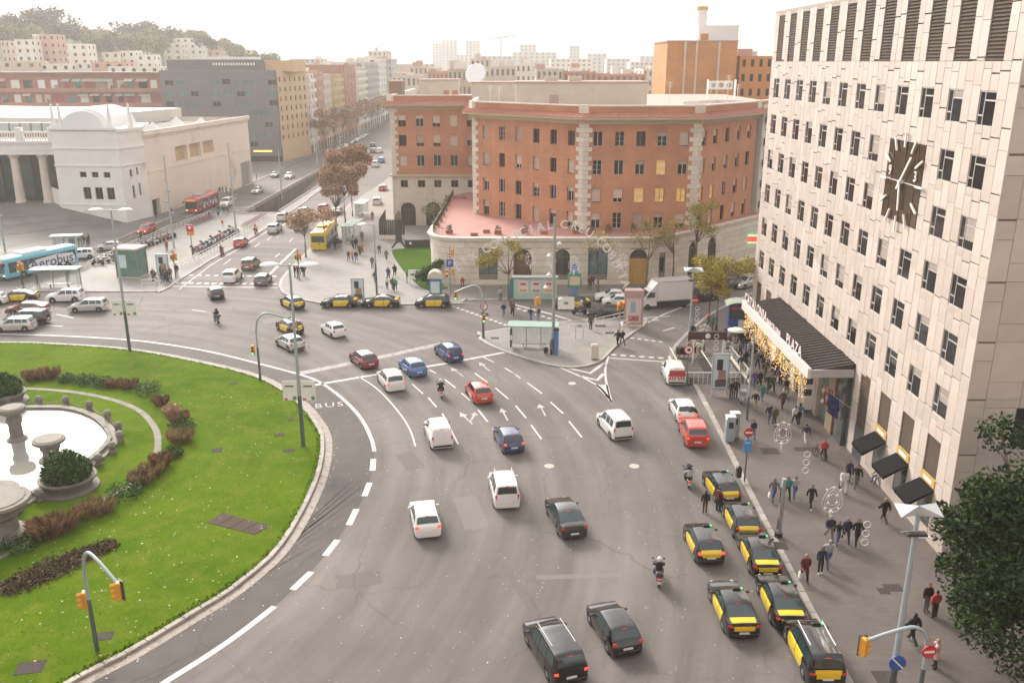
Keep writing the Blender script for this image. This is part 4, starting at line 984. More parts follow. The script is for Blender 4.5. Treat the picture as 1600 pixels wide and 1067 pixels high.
roofbox(a0.x, a1.x, 133, 141, zr, a1.z, M_CREAM, 'long cream penthouse box on the brick roof', extras=[('door', (a0.x + 4.9, a0.x + 6.2, 132.93, 133, zr, zr + 2.1), MATS['roof_terracotta']), ('chimney', (a0.x + 4.2, a0.x + 6.2, 136, 137, a1.z + .2, a1.z + .9), M_CREAM), ('chimney', (a0.x + 7.8, a0.x + 9.8, 136, 137, a1.z + .2, a1.z + .9), M_CREAM)])
a0, a1 = A(655, 145, 172), A(716, 126, 172)
roofbox(a0.x, a1.x, 172, 178, zr, a1.z, M_CREAM, 'cream stair hut with two brown doors on the wing roof', extras=[('door', (a0.x + 4.6, a0.x + 5.6, 171.94, 172, zr, zr + 1.6), MATS['red_brick']), ('door', (a0.x + 6.2, a0.x + 7.2, 171.94, 172, zr, zr + 1.6), MATS['red_brick'])])
a0, a1 = A(608, 145, 168), A(628, 128, 168)
roofbox(a0.x, a1.x, 168, 172, zr, a1.z, mat('weathered_panel', (0.25, 0.18, 0.11), 0.8), 'brown slanted panel box on the wing roof corner')
a0, a1 = A(735, 145, 150), A(806, 148, 150)
roofbox(a0.x, a1.x, 155, 160, zr, A(735, 130, 155).z, M_CREAM, 'low cream roof block with antennas between wing and penthouse')
M_DISH = mat('dish_white', (0.75, 0.75, 0.76), 0.4)
dish = tag(empty('satellite_dish', A(745, 118, 165)), 'big white satellite dish above the wing roof', 'satellite dish')
d_ = MB()
prof = [(0.05, 0), (0.8, .1), (1.5, .35), (1.9, .62), (1.95, .66), (1.85, .66)]
d_.lathe(prof, 20); o = d_.obj('reflector', M_DISH, dish, smooth=True); o.rotation_euler = (R(62), 0, R(-20))
MB().cyl((0, .3, -3.5), (0, .3, 0), .12, n=6).obj('mast', M_GREYMETAL, dish)
fe = tag(empty('yard_fence', (*G(600, 375), 0.13)), 'tall dark metal fence on a low wall beside the wing', 'fence')
fl0, fl1, fl2 = Vector(G(593, 375)), Vector(G(633, 375)), Vector((-21.6, 158))
for p, q in ((fl0, fl1), (Vector(G(593, 375)), Vector((fl0.x - .4, 158)))):
 d = q - p; n = int(d.length / 0.35)
 adopt(MB().add([(p.x, p.y, .13), (q.x, q.y, .13), (q.x, q.y, .8), (p.x, p.y, .8), (p.x, p.y + .3, .8), (q.x, q.y + .3, .8)], [(0, 1, 2, 3), (3, 2, 5, 4)]).obj('low_wall', M_STONE), fe)
 for k in range(n):
  s_ = p.lerp(q, (k + .5) / n); adopt(MB().box((s_.x, s_.y + .1, 2.1), (.3 if abs(d.x) > abs(d.y) else .05, .05 if abs(d.x) > abs(d.y) else .3, 2.6)).obj('fence_panel', M_DARKMETAL), fe)
yw = tag(empty('yard_wall', (*G(640, 388), 0.13)), 'low dark wall with a small emblem behind the lawn wedge', 'wall')
p, q = Vector(G(633, 389)), Vector(G(672, 388)); adopt(MB().add([(p.x, p.y, 0), (q.x, q.y, 0), (q.x, q.y, 1.4), (p.x, p.y, 1.4), (p.x, p.y + .3, 1.4), (q.x, q.y + .3, 1.4)], [(0, 1, 2, 3), (3, 2, 5, 4)]).obj('wall_face', M_DARKMETAL), yw)
mm_ = p.lerp(q, .22); adopt(MB().lathe([(.22, 0), (.22, .03)], 10).obj('emblem', M_WHITE, loc=(mm_.x, mm_.y - .03, .9)), yw).rotation_euler = (R(90), 0, 0)
pl_ = tag(empty('steel_pylon', (*G(624, 388), 0.13)), 'dark ribbed steel gate pylon on splayed feet beside the lawn', 'pylon')
for k in range(9): MB().add([(-.55 + k * .12, -.25, .9), (-.47 + k * .12, -.25, .9), (-.40 + k * .10, 0, 6.0 - .5 * abs(k - 5) * .3), (-.46 + k * .10, 0, 6.0 - .5 * abs(k - 5) * .3), (-.55 + k * .12, .05, .9), (-.47 + k * .12, .05, .9)], [(0, 1, 2, 3), (1, 5, 2), (0, 3, 4)]).obj('slat', M_DARKMETAL, pl_)
for s in (-1, 1): MB().tube([(s * .3, -.1, 1.1), (s * .75, -.4, .5), (s * 1.15, -.6, 0)], [.22, .16, .12], 6).obj('foot', M_DARKMETAL, pl_)
# ================================================================ surrounding city
crn = random.Random(21)
WALLS = {
  'cream': (0.56, 0.48, 0.38), 'tan': (0.55, 0.36, 0.20), 'white': (0.66, 0.63, 0.58), 'ochre': (0.50, 0.36, 0.20), 'brick': (0.36, 0.15, 0.09), 'rose': (0.50, 0.30, 0.22),
  'grey': (0.46, 0.45, 0.44), 'pale': (0.60, 0.54, 0.46), 'orange': (0.52, 0.21, 0.06), 'sand': (0.52, 0.43, 0.32)}
def wallm(k): return mat('render_' + k, WALLS[k], 0.85, var=0.1, scale=0.3)
def block(name, label, p0, p1, depth, h, wk, floors, bays, ww=0.45, wh=0.55, z0=0.0, roof=None, balcony=None, group=None, ground=3.5, side=None, cat='building', winm=None, extras=True, parapet=0.8):
 e = tag(empty(name, (p0[0], p0[1], z0)), label, cat, group)
 M_, L_ = frameM(p0, p1, z0)
 wm = wk if not isinstance(wk, str) else wallm(wk)
 def face(Mx, Lx, nb, holes_on=True):
  hs = []
  fh = (h - ground) / max(1, floors)
  if holes_on and nb:
   for f in range(floors):
    for b_ in range(nb):
     c_ = (b_ + .5) * Lx / nb; w_ = Lx / nb * ww; zt = ground + f * fh + fh * (1 - (1 - wh) * .45)
     hs.append((c_ - w_ / 2, c_ + w_ / 2, zt - fh * wh, zt))
  mb = MB(); holed(mb, Mx, Lx, h, hs, 0.25, 0.0); adopt(mb.obj('wall', wm), e)
  if hs:
   g = MB()
   for q in hs: g.add([Mx @ Vector((x, .24, z)) for x, z in ((q[0], q[2]), (q[1], q[2]), (q[1], q[3]), (q[0], q[3]))], [(0, 1, 2, 3)])
   tag(adopt(g.obj('windows', winm or M_GLASS), e), kind='stuff')
  return hs
 hs = face(M_, L_, bays)
 c1 = M_ @ Vector((L_, depth, 0)); c0 = M_ @ Vector((0, depth, 0))
 Ms, Ls = frameM(p1, (c1.x, c1.y), z0); face(Ms, Ls, side or 0)
 Mb, Lb = frameM((c1.x, c1.y), (c0.x, c0.y), z0); face(Mb, Lb, 0)
 Ml, Ll = frameM((c0.x, c0.y), p0, z0); face(Ml, Ll, side or 0)
 r = MB(); r.add([M_ @ Vector(p) for p in ((0.01, .01, h - parapet), (L_ - .01, .01, h - parapet), (L_ - .01, depth - .01, h - parapet), (0.01, depth - .01, h - parapet))], [(0, 1, 2, 3)])
 adopt(r.obj('roof', roof or MATS['roof_terracotta']), e)
 if balcony:
  bb = MB()
  for q in hs:
   x0, x1, zb = q[0] - .35, q[1] + .35, q[2] - .1
   bb.add([M_ @ Vector((x, y, z)) for z in (zb - .15, zb) for x, y in ((x0, 0), (x0, -1.0), (x1, -1.0), (x1, 0))], [(0, 1, 2, 3), (7, 6, 5, 4), (0, 4, 5, 1), (1, 5, 6, 2), (2, 6, 7, 3)])
   bb.add([M_ @ Vector((x, y, z)) for z in (zb, zb + .9) for x, y in ((x0, 0), (x0, -1.0), (x1, -1.0), (x1, 0))], [(0, 1, 5, 4), (1, 2, 6, 5), (2, 3, 7, 6)])
  tag(adopt(bb.obj('balconies', balcony), e), kind='stuff')
 if ground > 2:
  g = MB()
  for k in range(max(2, bays)):
   c_ = (k + .5) * L_ / max(2, bays); w_ = L_ / max(2, bays) * .6
   g.add([M_ @ Vector((x, -.03, z)) for x, z in ((c_ - w_ / 2, .1), (c_ + w_ / 2, .1), (c_ + w_ / 2, ground - .7), (c_ - w_ / 2, ground - .7))], [(0, 1, 2, 3)])
  tag(adopt(g.obj('shop_fronts', M_IRONWIN), e), kind='stuff')
 if extras:
  for k in range(crn.randint(1, 3)):
   x, y = crn.uniform(.15, .85) * L_, crn.uniform(.3, .8) * depth; w_, d_ = crn.uniform(1.5, 4), crn.uniform(1.5, 3); hh = crn.uniform(1.2, 3)
   c_ = M_ @ Vector((x, y, h - parapet + hh / 2)); adopt(MB().box(c_, (w_, d_, hh), math.atan2(M_[1][0], M_[0][0])).obj('chimney' if w_ < 2 else 'stair_hut', wallm(crn.choice(('cream', 'white', 'rose')))), e)
 return e
M_FIRA = mat('white_plaster', (0.72, 0.705, 0.67), 0.8, var=0.08, scale=0.25, dirt=((0.44, 0.41, 0.37), 0.18, 0.60))
M_FIRA2 = mat('cream_plaster', (0.70, 0.625, 0.525), 0.8, var=0.08, scale=0.2, dirt=((0.47, 0.40, 0.32), 0.15, 0.6))
fira = tag(empty('exhibition_hall', (-71.4, 163.2, 0)), 'white exhibition hall with corner tower, columned portico and long blank wall', 'building')
F0, F1, F2, F3 = (-84.0, 164.6), (-71.4, 163.2), (-69.4, 169.8), (-63.9, 219.5)
ZT = 17.0
def fira_face(p0, p1, zt, holes, m_, depth=.35, z0=0.0, style='two'):
 M_, L_ = frameM(p0, p1); mb = MB(); holed(mb, M_, L_, zt, holes, depth, z0); adopt(mb.obj('wall', m_), fira)
 for q in holes:
  if style: window(fira, M_, *q, depth, style, frame=M_BROWNFRAME)
 return M_, L_
Mt, Lt = fira_face(F0, F1, ZT, [(a - .65, a + .65, 8.3, 9.3) for a in (5.2, 7.5, 9.8)] + [(a - .75, a + .75, 4.3, 6.5) for a in (5.5, 7.8, 10.1)], M_FIRA)
Mc, Lc = fira_face(F1, F2, ZT - .3, [(2.2, 2.9, 8.2, 9.6), (4.0, 4.6, 8.4, 9.8), (2.4, 3.1, 4.2, 6.6), (4.2, 4.8, 4.5, 6.8)], M_FIRA)
Ml_, Ll_ = fira_face(F2, F3, 15.9, [(0.6, 3.6, 0.1, 3.2), (12.0, 17.3, 9.2, 12.2), (18.3, 23.6, 9.4, 12.2), (24.6, 29.9, 9.6, 12.2), (43.5, 49.6, 0.1, 5.6)], M_FIRA2, depth=.9, style=None)
for q, m_ in (((0.6, 3.6, 0.1, 3.2), M_DARKMETAL), ((12.0, 17.3, 9.2, 12.2), wallm('ochre')), ((18.3, 23.6, 9.4, 12.2), wallm('ochre')), ((24.6, 29.9, 9.6, 12.2), wallm('ochre')), ((43.5, 49.6, 0.1, 5.6), M_GREYMETAL)):
 adopt(MB().add([Ml_ @ Vector((x, .85, z)) for x, z in ((q[0], q[2]), (q[1], q[2]), (q[1], q[3]), (q[0], q[3]))], [(0, 1, 2, 3)]).obj('recess_panel', m_), fira)
fira_face(F3, (-98, 222), 15.9, [], M_FIRA2, style=None)
fira_face((-140, 230), (-84, 164.6), 6, [], M_FIRA, style=None)
def fband(M_, L_, z, hgt, out, m_, name, x0=-.1, x1=None):
 x1 = L_ + .1 if x1 is None else x1
 adopt(MB().add([M_ @ Vector((x, y, zz)) for y in (-out, .05) for x, zz in ((x0, z), (x1, z), (x1, z + hgt), (x0, z + hgt))], [(0, 1, 2, 3), (3, 2, 6, 7), (0, 4, 5, 1), (0, 3, 7, 4), (1, 5, 6, 2)]).obj(name, m_), fira)
for z, hgt, out in ((13.4, .28, .22), (10.3, .25, .18), (3.2, .2, .12), (ZT - .2, .5, .35)): fband(Mt, Lt, z, hgt, out, M_FIRA, 'moulding')
for z, hgt, out in ((13.4, .28, .22), (10.3, .25, .18), (ZT - .5, .5, .35)): fband(Mc, Lc, z, hgt, out, M_FIRA, 'moulding')
fband(Mt, Lt, 11.3, 1.5, .06, M_FIRA, 'relief_panel', 3.6, 11.4)
for z, hgt, out in ((15.3, .9, .5), (14.9, .3, .25)): fband(Ml_, Ll_, z, hgt, out, M_FIRA2, 'moulding')
fband(Ml_, Ll_, 8.4, .2, .1, M_FIRA2, 'moulding')
adopt(MB().prism([F0, F1, F2, (-72, 180), (-84, 180)], ZT - .4, ZT + .05).obj('tower_roof', M_FIRA), fira)
dm = MB(); nseg = 14
for i in range(nseg):
 a0, a1_ = math.pi * i / nseg, math.pi * (i + 1) / nseg
 for (y0, s0), (y1, s1) in (((165.3, .82), (166.2, 1.0)), ((166.2, 1.0), (178, 1.0))):
  P = [(-78.3 - 4.6 * s0 * math.cos(a0), y0, ZT + .05 + 3.6 * s0 * math.sin(a0)), (-78.3 - 4.6 * s0 * math.cos(a1_), y0, ZT + .05 + 3.6 * s0 * math.sin(a1_)), (-78.3 - 4.6 * s1 * math.cos(a1_), y1, ZT + .05 + 3.6 * s1 * math.sin(a1_)), (-78.3 - 4.6 * s1 * math.cos(a0), y1, ZT + .05 + 3.6 * s1 * math.sin(a0))]
  dm.poly(P)
dm.poly([(-78.3 - 4.6 * .82 * math.cos(math.pi * i / nseg), 165.3, ZT + .05 + 3.6 * .82 * math.sin(math.pi * i / nseg)) for i in range(nseg + 1)])
adopt(dm.obj('vaulted_dome', mat('dome_white', (0.66, 0.66, 0.66), 0.6, var=.05)), fira)
for x, y in ((-83.5, 165.2), (-82.4, 165.6), (-72.8, 164.2), (-70.5, 167.5)):
 adopt(MB().lathe([(.62, 0), (.62, .5), (.45, .9), (.38, 1.4), (.2, 3.9), (.24, 4.1), (.05, 4.4)], 8, (x, y, ZT)).obj('obelisk', M_FIRA), fira)
adopt(MB().add([(-84, 178, 15.0), (-72, 176, 15.0), (-64.6, 219, 15.0), (-98, 222, 15.0)], [(0, 1, 2, 3)]).obj('hall_roof', mat('roof_felt', (0.16, 0.15, 0.145), 0.9, var=.2, scale=.3)), fira)
for x, y in ((-74, 186), (-71.5, 194), (-69.5, 202), (-80, 190), (-76, 205), (-86, 196)):
 adopt(MB().add([(x - 1.6, y - 1.6, 15), (x + 1.6, y - 1.6, 15), (x + 1.6, y + 1.6, 15), (x - 1.6, y + 1.6, 15), (x + .4, y, 16.9)], [(0, 1, 4), (1, 2, 4), (2, 3, 4), (3, 0, 4)]).obj('skylight', M_WHITE), fira)
adopt(MB().prism([(-140, 194), (-91, 184), (-82, 226), (-150, 240)], 14.6, 17.7).obj('hall_vault', mat('vault_pale', (0.62, 0.58, 0.52), .7, var=.06)), fira)
ZB = 3.0
PY = 168.5
for k in range(8):
 X = -88.2 - k * 5.3
 col = MB(); col.lathe([(1.0, 0), (1.0, .35), (.85, .5), (.82, 2.5), (.70, 8.2), (.78, 8.4), (1.0, 8.75), (1.0, 9.05)], 14, (X, PY, ZB))
 adopt(col.obj('column', mat('column_stone', (0.60, 0.52, 0.45), .75, var=.1, scale=.6), smooth=False), fira)
adopt(MB().bb(-130, -84, PY - 1.2, PY + 6, 12.05, 12.9).obj('architrave', M_FIRA), fira)
adopt(MB().bb(-130, -84, PY - 1.3, PY + 6, 12.9, 14.2).obj('frieze', M_FIRA), fira)
adopt(MB().bb(-130, -84, PY - 1.7, PY + 6, 14.2, 14.6).obj('cornice', M_FIRA), fira)
for k in range(7):
 X = -85.2 - k * 6.0
 adopt(MB().bb(X - .55, X + .55, PY - 1.5, PY - .6, 14.6, 17.0).obj('balustrade_pier', M_FIRA), fira)
 adopt(MB().bb(X - 5.45, X - .55, PY - 1.3, PY - .8, 16.0, 16.3).obj('balustrade_rail', M_FIRA), fira)
 bl_ = MB()
 for j in range(10): bl_.lathe([(.12, 0), (.2, .4), (.1, 1.0), (.16, 1.4)], 6, (X - .85 - j * .48, PY - 1.05, 14.6))
 tag(adopt(bl_.obj('balusters', M_FIRA), fira), kind='stuff')
adopt(MB().bb(-130, -84, PY + 3.5, PY + 3.6, ZB, 12.0).obj('glass_front', mat('portico_glass', (0.05, 0.075, 0.07), .05, var=.3, scale=.3, spec=.8)), fira)
for k in range(16): adopt(MB().bb(-130 + k * 2.9, -129.85 + k * 2.9, PY + 3.38, PY + 3.5, ZB, 12).obj('glazing_bar', M_DARKMETAL), fira)
adopt(MB().bb(-130, -84, PY + 3.35, PY + 3.5, 5.4, 5.6).obj('glazing_bar', M_DARKMETAL), fira)
for k in range(5): adopt(MB().bb(-99.5 + k * 2.1, -97.8 + k * 2.1, 176, 177, 15.2, 17.3).obj('air_conditioner', M_GREYMETAL), fira)
fc = MB(); P0 = [Vector((*G(u, v), 0)) for u, v in ((-60, 395), (60, 378), (130, 362), (190, 352))]
top_ = [Vector((-140, PY - 2.2, ZB)), Vector((-100, PY - 2.2, ZB)), Vector((-85.5, PY - 2.2, ZB)), Vector((-72.6, 163.5, 0.14))]
for k in range(5):
 f0, f1 = k / 5, (k + 1) / 5
 for i in range(3):
  a, b_, c_, d_ = P0[i].lerp(top_[i], f0), P0[i + 1].lerp(top_[i + 1], f0), P0[i + 1].lerp(top_[i + 1], f1), P0[i].lerp(top_[i], f1)
  s = Vector((0, 0, .12))
  fc.poly([a + s, b_ + s, c_ + s * .5, d_ + s * .5]); fc.poly([a, b_, b_ + s, a + s])
fc.poly([top_[0], top_[1], top_[2], Vector((-84, PY + 4, ZB)), Vector((-140, PY + 4, ZB))])
tag(fc.obj('forecourt', M_PAVE_FIRA), 'sloping grey stepped forecourt below the white columns', 'forecourt', kind='structure')
M_GREYCLAD = mat('grey_cladding', (0.155, 0.145, 0.150), .6, var=.08, scale=.2)
gy = 268.0
gb = tag(empty('grey_office_block', (-68.6, gy, 0)), 'dark grey office block with scattered teal windows and tan side', 'building')
Mg, Lg = frameM((-102.5, gy), (-68.6, gy))
gw = []
for u, v in ((264, 130), (283, 129), (337, 130), (353, 128), (375, 130), (389, 129), (425, 129), (264, 147), (285, 147), (304, 147), (337, 147), (356, 145), (376, 147), (388, 146), (426, 146), (266, 163), (285, 163), (306, 164), (339, 163), (374, 163), (390, 163), (427, 161), (398, 176), (414, 177), (420, 195), (397, 211), (419, 210), (397, 226), (418, 226), (400, 240)):
 p = A(u, v, gy); gw.append((p.x + 102.5 - 1.15, p.x + 102.5 + 1.15, p.z - .75, p.z + .75))
mb = MB(); holed(mb, Mg, Lg, 26.2, gw, .3, 3.6); adopt(mb.obj('wall', M_GREYCLAD), gb)
for k, q in enumerate(gw): window(gb, Mg, *q, .28, 'two', frame=mat('teal_window_frame', (.20, .27, .27), .4), glass=M_GLASS_TEAL if k % 3 else M_GLASS)
adopt(MB().bb(-102, -69.0, gy + .6, gy + 20, 0.1, 3.6).obj('ground_floor_glass', M_IRONWIN), gb)
adopt(MB().bb(-77, -71.5, gy - .1, gy + .3, 3.0, 3.5).obj('lit_fascia', mat('orange_lit', (.6, .3, .05), .5, emit=((1, .5, .1), 1.0))), gb)
adopt(MB().bb(-101.5, -73, gy + 4, gy + 22, 26.2, 29.2).obj('upper_storey', M_GREYCLAD), gb)
adopt(MB().bb(-95, -78, gy + 6, gy + 20, 29.2, 30.0).obj('plant_screen', M_WHITE), gb)
adopt(MB().bb(-102.5, -68.6, gy + .1, gy + 24, 25.3, 25.8).obj('roof', MATS['roof_felt']), gb)
adopt(MB().bb(-73, -64.8, gy + 5, gy + 22, 25.8, 29.0).obj('tan_upper_storey', wallm('tan')), gb)
for k in range(15): adopt(MB().bb(-88 + k * .85, -87.5 + k * .85, gy + 3.9, gy + 4, 27.6, 28.3).obj('sign_mark', M_WHITE), gb)
ME, LE = frameM((-68.4, gy), (-64.8, gy + 22))
hs = [(x * LE - .55, x * LE + .55, z - 1.4, z) for z in [24.3 - 2.75 * i for i in range(7)] for x in [(.5 + i) / 6 for i in range(6)]]
mb = MB(); holed(mb, ME, LE, 26.2, hs, .3, 0); adopt(mb.obj('tan_wall', mat('tan_render', (.50, .36, .22), .85, var=.1)), gb)
for q in hs: window(gb, ME, *q, .28, 'plain', frame=M_BROWNFRAME)
ry = 292.0
rbk = tag(empty('red_balcony_block', (-150, ry, 0)), 'long red brick apartment block with striped balconies and pale awnings', 'building')
x0_, x1_ = A(-30, 115, ry).x, A(252, 115, ry).x
adopt(MB().bb(x0_, x1_, ry, ry + 12, 0, 25.0).obj('wall', mat('red_render', (.36, .145, .10), .85, var=.12, scale=.4)), rbk)
adopt(MB().bb(x0_ - .5, x1_ + .5, ry - 1.6, ry + 12.5, 25.0, 25.5).obj('roof', mat('roof_brown', (.22, .14, .11), .85)), rbk)
for zf in (20.6, 16.2, 11.8):
 adopt(MB().bb(x0_, x1_, ry - 1.5, ry, zf - 1.2, zf).obj('balcony_band', mat('balcony_red', (.40, .19, .14), .85, var=.1)), rbk)
 k = x0_ + 1.5
 while k < x1_ - 3:
  w_ = crn.uniform(1.6, 3.2)
  adopt(MB().bb(k, k + w_, ry - .06, ry, zf, zf + 2.5).obj('balcony_window', crn.choice((M_GLASS, M_GLASS_TEAL, M_WHITE, M_BLIND, mat('red_door', (.35, .05, .05), .6)))), rbk)
  if crn.random() < .5:
   adopt(MB().add([(k - .4, ry - .1, zf + 2.9), (k + w_ + .4, ry - .1, zf + 2.9), (k + w_ + .4, ry - 1.7, zf + 2.1), (k - .4, ry - 1.7, zf + 2.1)], [(0, 1, 2, 3)]).obj('awning', crn.choice((mat('awning_green', (.42, .50, .48), .8), M_WHITE, mat('awning_beige', (.55, .47, .38), .8)))), rbk)
  if crn.random() < .35:
   lf = MB(); leaf_ball(lf, (0, 0, 0), .7, 40, .25, crn); adopt(lf.obj('balcony_plant', M_LEAFD, loc=(k + w_, ry - 1.2, zf + .5)), rbk)
  k += w_ + crn.uniform(.8, 2.2)
rowb = [('white balcony', 291, 303, 25.0, 'white', 7, 2, M_WHITE, 'white apartment house with stacked white balconies next to the tan office side'),
  ('rose', 303, 318, 25.4, 'rose', 7, 3, mat('balcony_rose', (.55, .36, .28), .8), 'rose apartment house with pink balconies on the avenue'),
  ('cream', 318, 331, 24.6, 'cream', 7, 3, None, 'narrow cream house with tall dark windows on the avenue'),
  ('ochre', 331, 352, 24.3, 'ochre', 7, 4, mat('balcony_ochre', (.60, .44, .22), .8), 'ochre apartment house with yellow balconies on the avenue'),
  ('brick', 352, 384, 27.5, 'brick', 8, 4, None, 'tall plain red brick house rising over its avenue neighbours'),
  ('grey', 384, 410, 26.5, 'pale', 8, 5, M_WHITE, 'pale house with teal awnings beyond the red brick one'),
  ('grey2', 410, 450, 28.5, 'grey', 8, 6, M_GREYMETAL, 'grey stepped house far along the avenue'),
  ('end', 450, 520, 30.0, 'white', 9, 8, None, 'faded white block at the far end of the avenue'),
  ('end2', 520, 640, 27.0, 'sand', 8, 9, None, 'faded sand coloured block at the avenue vanishing end')]
for nm, y0, y1, h, wk, fl_, by, bal, lab in rowb:
 block('apartment_house', lab, (-65.2, y0 + .05), (-65.2, y1 - .05), 16, h, wk, fl_, by, .42, .6, balcony=bal, group='houses along the avenue', side=3, winm=mat('hazed_window', (.22, .19, .16), .4, var=.3, scale=.3))  # paler panes: distance haze is put into the window colour
block('corner_house', 'narrow white house with iron balconies between brick block and hotel', (37.6, 136.0), (44.5, 143.5), 14, 22.5, 'white', 6, 3, .4, .65, balcony=M_DARKMETAL, extras=False)
shop = tag(empty('shop_awning', (*G(1172, 398), 3.0)), 'red shop awning at the foot of the white corner house', 'awning')
MB().add([(-3, 0, .5), (3, 3, .5), (3.8, 1.6, -.1), (-2.2, -1.6, -.1), (-2.2, -1.6, -.4), (3.8, 1.6, -.4)], [(0, 1, 2, 3), (3, 2, 5, 4)]).obj('awning_cloth', mat('awning_red', (.28, .07, .05), .8), shop)
MB().add([(-2.8, .1, -.4), (3, 3, -.4), (3, 3, -3), (-2.8, .1, -3)], [(0, 1, 2, 3)]).obj('shop_glass', M_SHOPWIN, shop)
sg = tag(empty('neon_sign', A(1180, 374, 131)), 'small red and green neon sign on the corner house', 'sign')
MB().bb(-1.1, 1.1, -.1, .1, -.45, .45).obj('sign_board', mat('sign_red', (.45, .04, .03), .5, emit=((1, .1, .05), .5)), sg)
for z in (-.55, .5): MB().bb(-1.2, 1.2, -.12, .12, z, z + .1).obj('neon_tube', mat('neon_green', (.1, .5, .2), .4, emit=((.1, 1, .35), 1.5)), sg)
oy = 215.0
p0, p1 = A(1043, 66, oy), A(1153, 70, oy)
ob = tag(empty('orange_brick_block', (p0.x, oy, 0)), 'bare orange brick party wall rising behind the brick roof', 'building')
adopt(MB().bb(p0.x, p1.x, oy, oy + 20, 0, p0.z).obj('wall', brick_material('orange_brick', (.56, .235, .07), (.48, .19, .055), (.5, .27, .12))), ob)
adopt(MB().bb(p0.x - .2, p1.x + .2, oy - .2, oy + 20, p0.z, p0.z + .35).obj('roof', MATS['roof_terracotta']), ob)
for u in (1070, 1088, 1123): X = A(u, 90, oy).x; adopt(MB().bb(X - .22, X + .22, oy - .3, oy, 8, p0.z).obj('flue', wallm('cream')), ob)
for u0, u1, v0, m_, lab in ((1092, 1155, 40, 'white', 'pale stair block on top of the orange brick wall'), (1093, 1110, 10, 'white', 'white chimney tower with a yellow cap')):
 q0, q1 = A(u0, v0, oy + 6), A(u1, v0, oy + 6)
 e = tag(empty('chimney_tower' if u1 < 1120 else 'stair_block', (q0.x, oy + 6, p0.z)), lab, 'tower' if u1 < 1120 else 'roof structure')
 base = p0.z + .35 if u1 > 1120 else A(1100, 40, oy + 6).z
 if u1 < 1120: adopt(MB().lathe([(1.25, 0), (1.25, q0.z - base - .8)], 16, ((q0.x + q1.x) / 2, oy + 8.5, base)).obj('shaft', M_WHITE), e); adopt(MB().lathe([(1.4, 0), (1.4, .8), (1.1, .9)], 16, ((q0.x + q1.x) / 2, oy + 8.5, q0.z - .8)).obj('cap', mat('cap_yellow', (.55, .38, .12), .7)), e)
 else: adopt(MB().bb(q0.x, q1.x, oy + 6, oy + 12, base, q0.z).obj('wall', M_WHITE), e); adopt(MB().bb(q0.x + .6, q0.x + 2.4, oy + 5.9, oy + 6, base + .1, base + 1.6).obj('door', wallm('orange')), e)
q0, q1 = A(1157, 88, oy + 2), A(1210, 88, oy + 2)
block('apartment_house', 'orange brick house with pale floor bands beside the party wall', (q0.x, oy + 2), (q1.x, oy + 2), 18, q0.z, 'orange', 8, 4, .4, .5, group='houses behind the brick block')
ac = tag(empty('air_conditioner_rack', A(1128, 140, 150)), 'rack of white air conditioners on the brick roof', 'air conditioner')
for k in range(3): MB().bb(k * 1.3 - 2, k * 1.3 - .9, 0, .8, 0, 1.3).obj('unit', M_WHITE, ac); MB().cyl((k * 1.3 - 1.45, -.03, .65), (k * 1.3 - 1.45, 0, .65), .4, n=12).obj('fan', M_GREYMETAL, ac)
for x in (-2.3, 2.2): MB().bb(x, x + .1, -.1, .9, -1.5, 1.5).obj('rack_post', M_WHITE, ac)
for u, v0, v1 in ((1046, 150, 128), (1110, 150, 130), (1137, 150, 118), (766, 150, 133), (780, 152, 135), (1152, 152, 132)):
 q = A(u, v0, 140); an = tag(empty('roof_antenna', (q.x, 140, ZW + 1)), 'thin pale antenna mast on the brick roof, ' + {1046: 'before the orange wall', 1110: 'left of the air conditioners', 1137: 'right of the air conditioners', 766: 'left of the pair by the dish', 780: 'right of the pair by the dish', 1152: 'nearest the hotel'}[u], 'antenna', 'antennas on the brick roof')
 hh = A(u, v1, 140).z - ZW - 1; MB().cyl((0, 0, 0), (0, 0, hh), .05, n=5).obj('mast', M_WHITE, an)
 for k in range(3): MB().cyl((-.5 + k * .1, 0, hh - .3 * k - .1), (.5 - k * .1, 0, hh - .3 * k - .1), .025, n=4).obj('crossbar', M_WHITE, an)
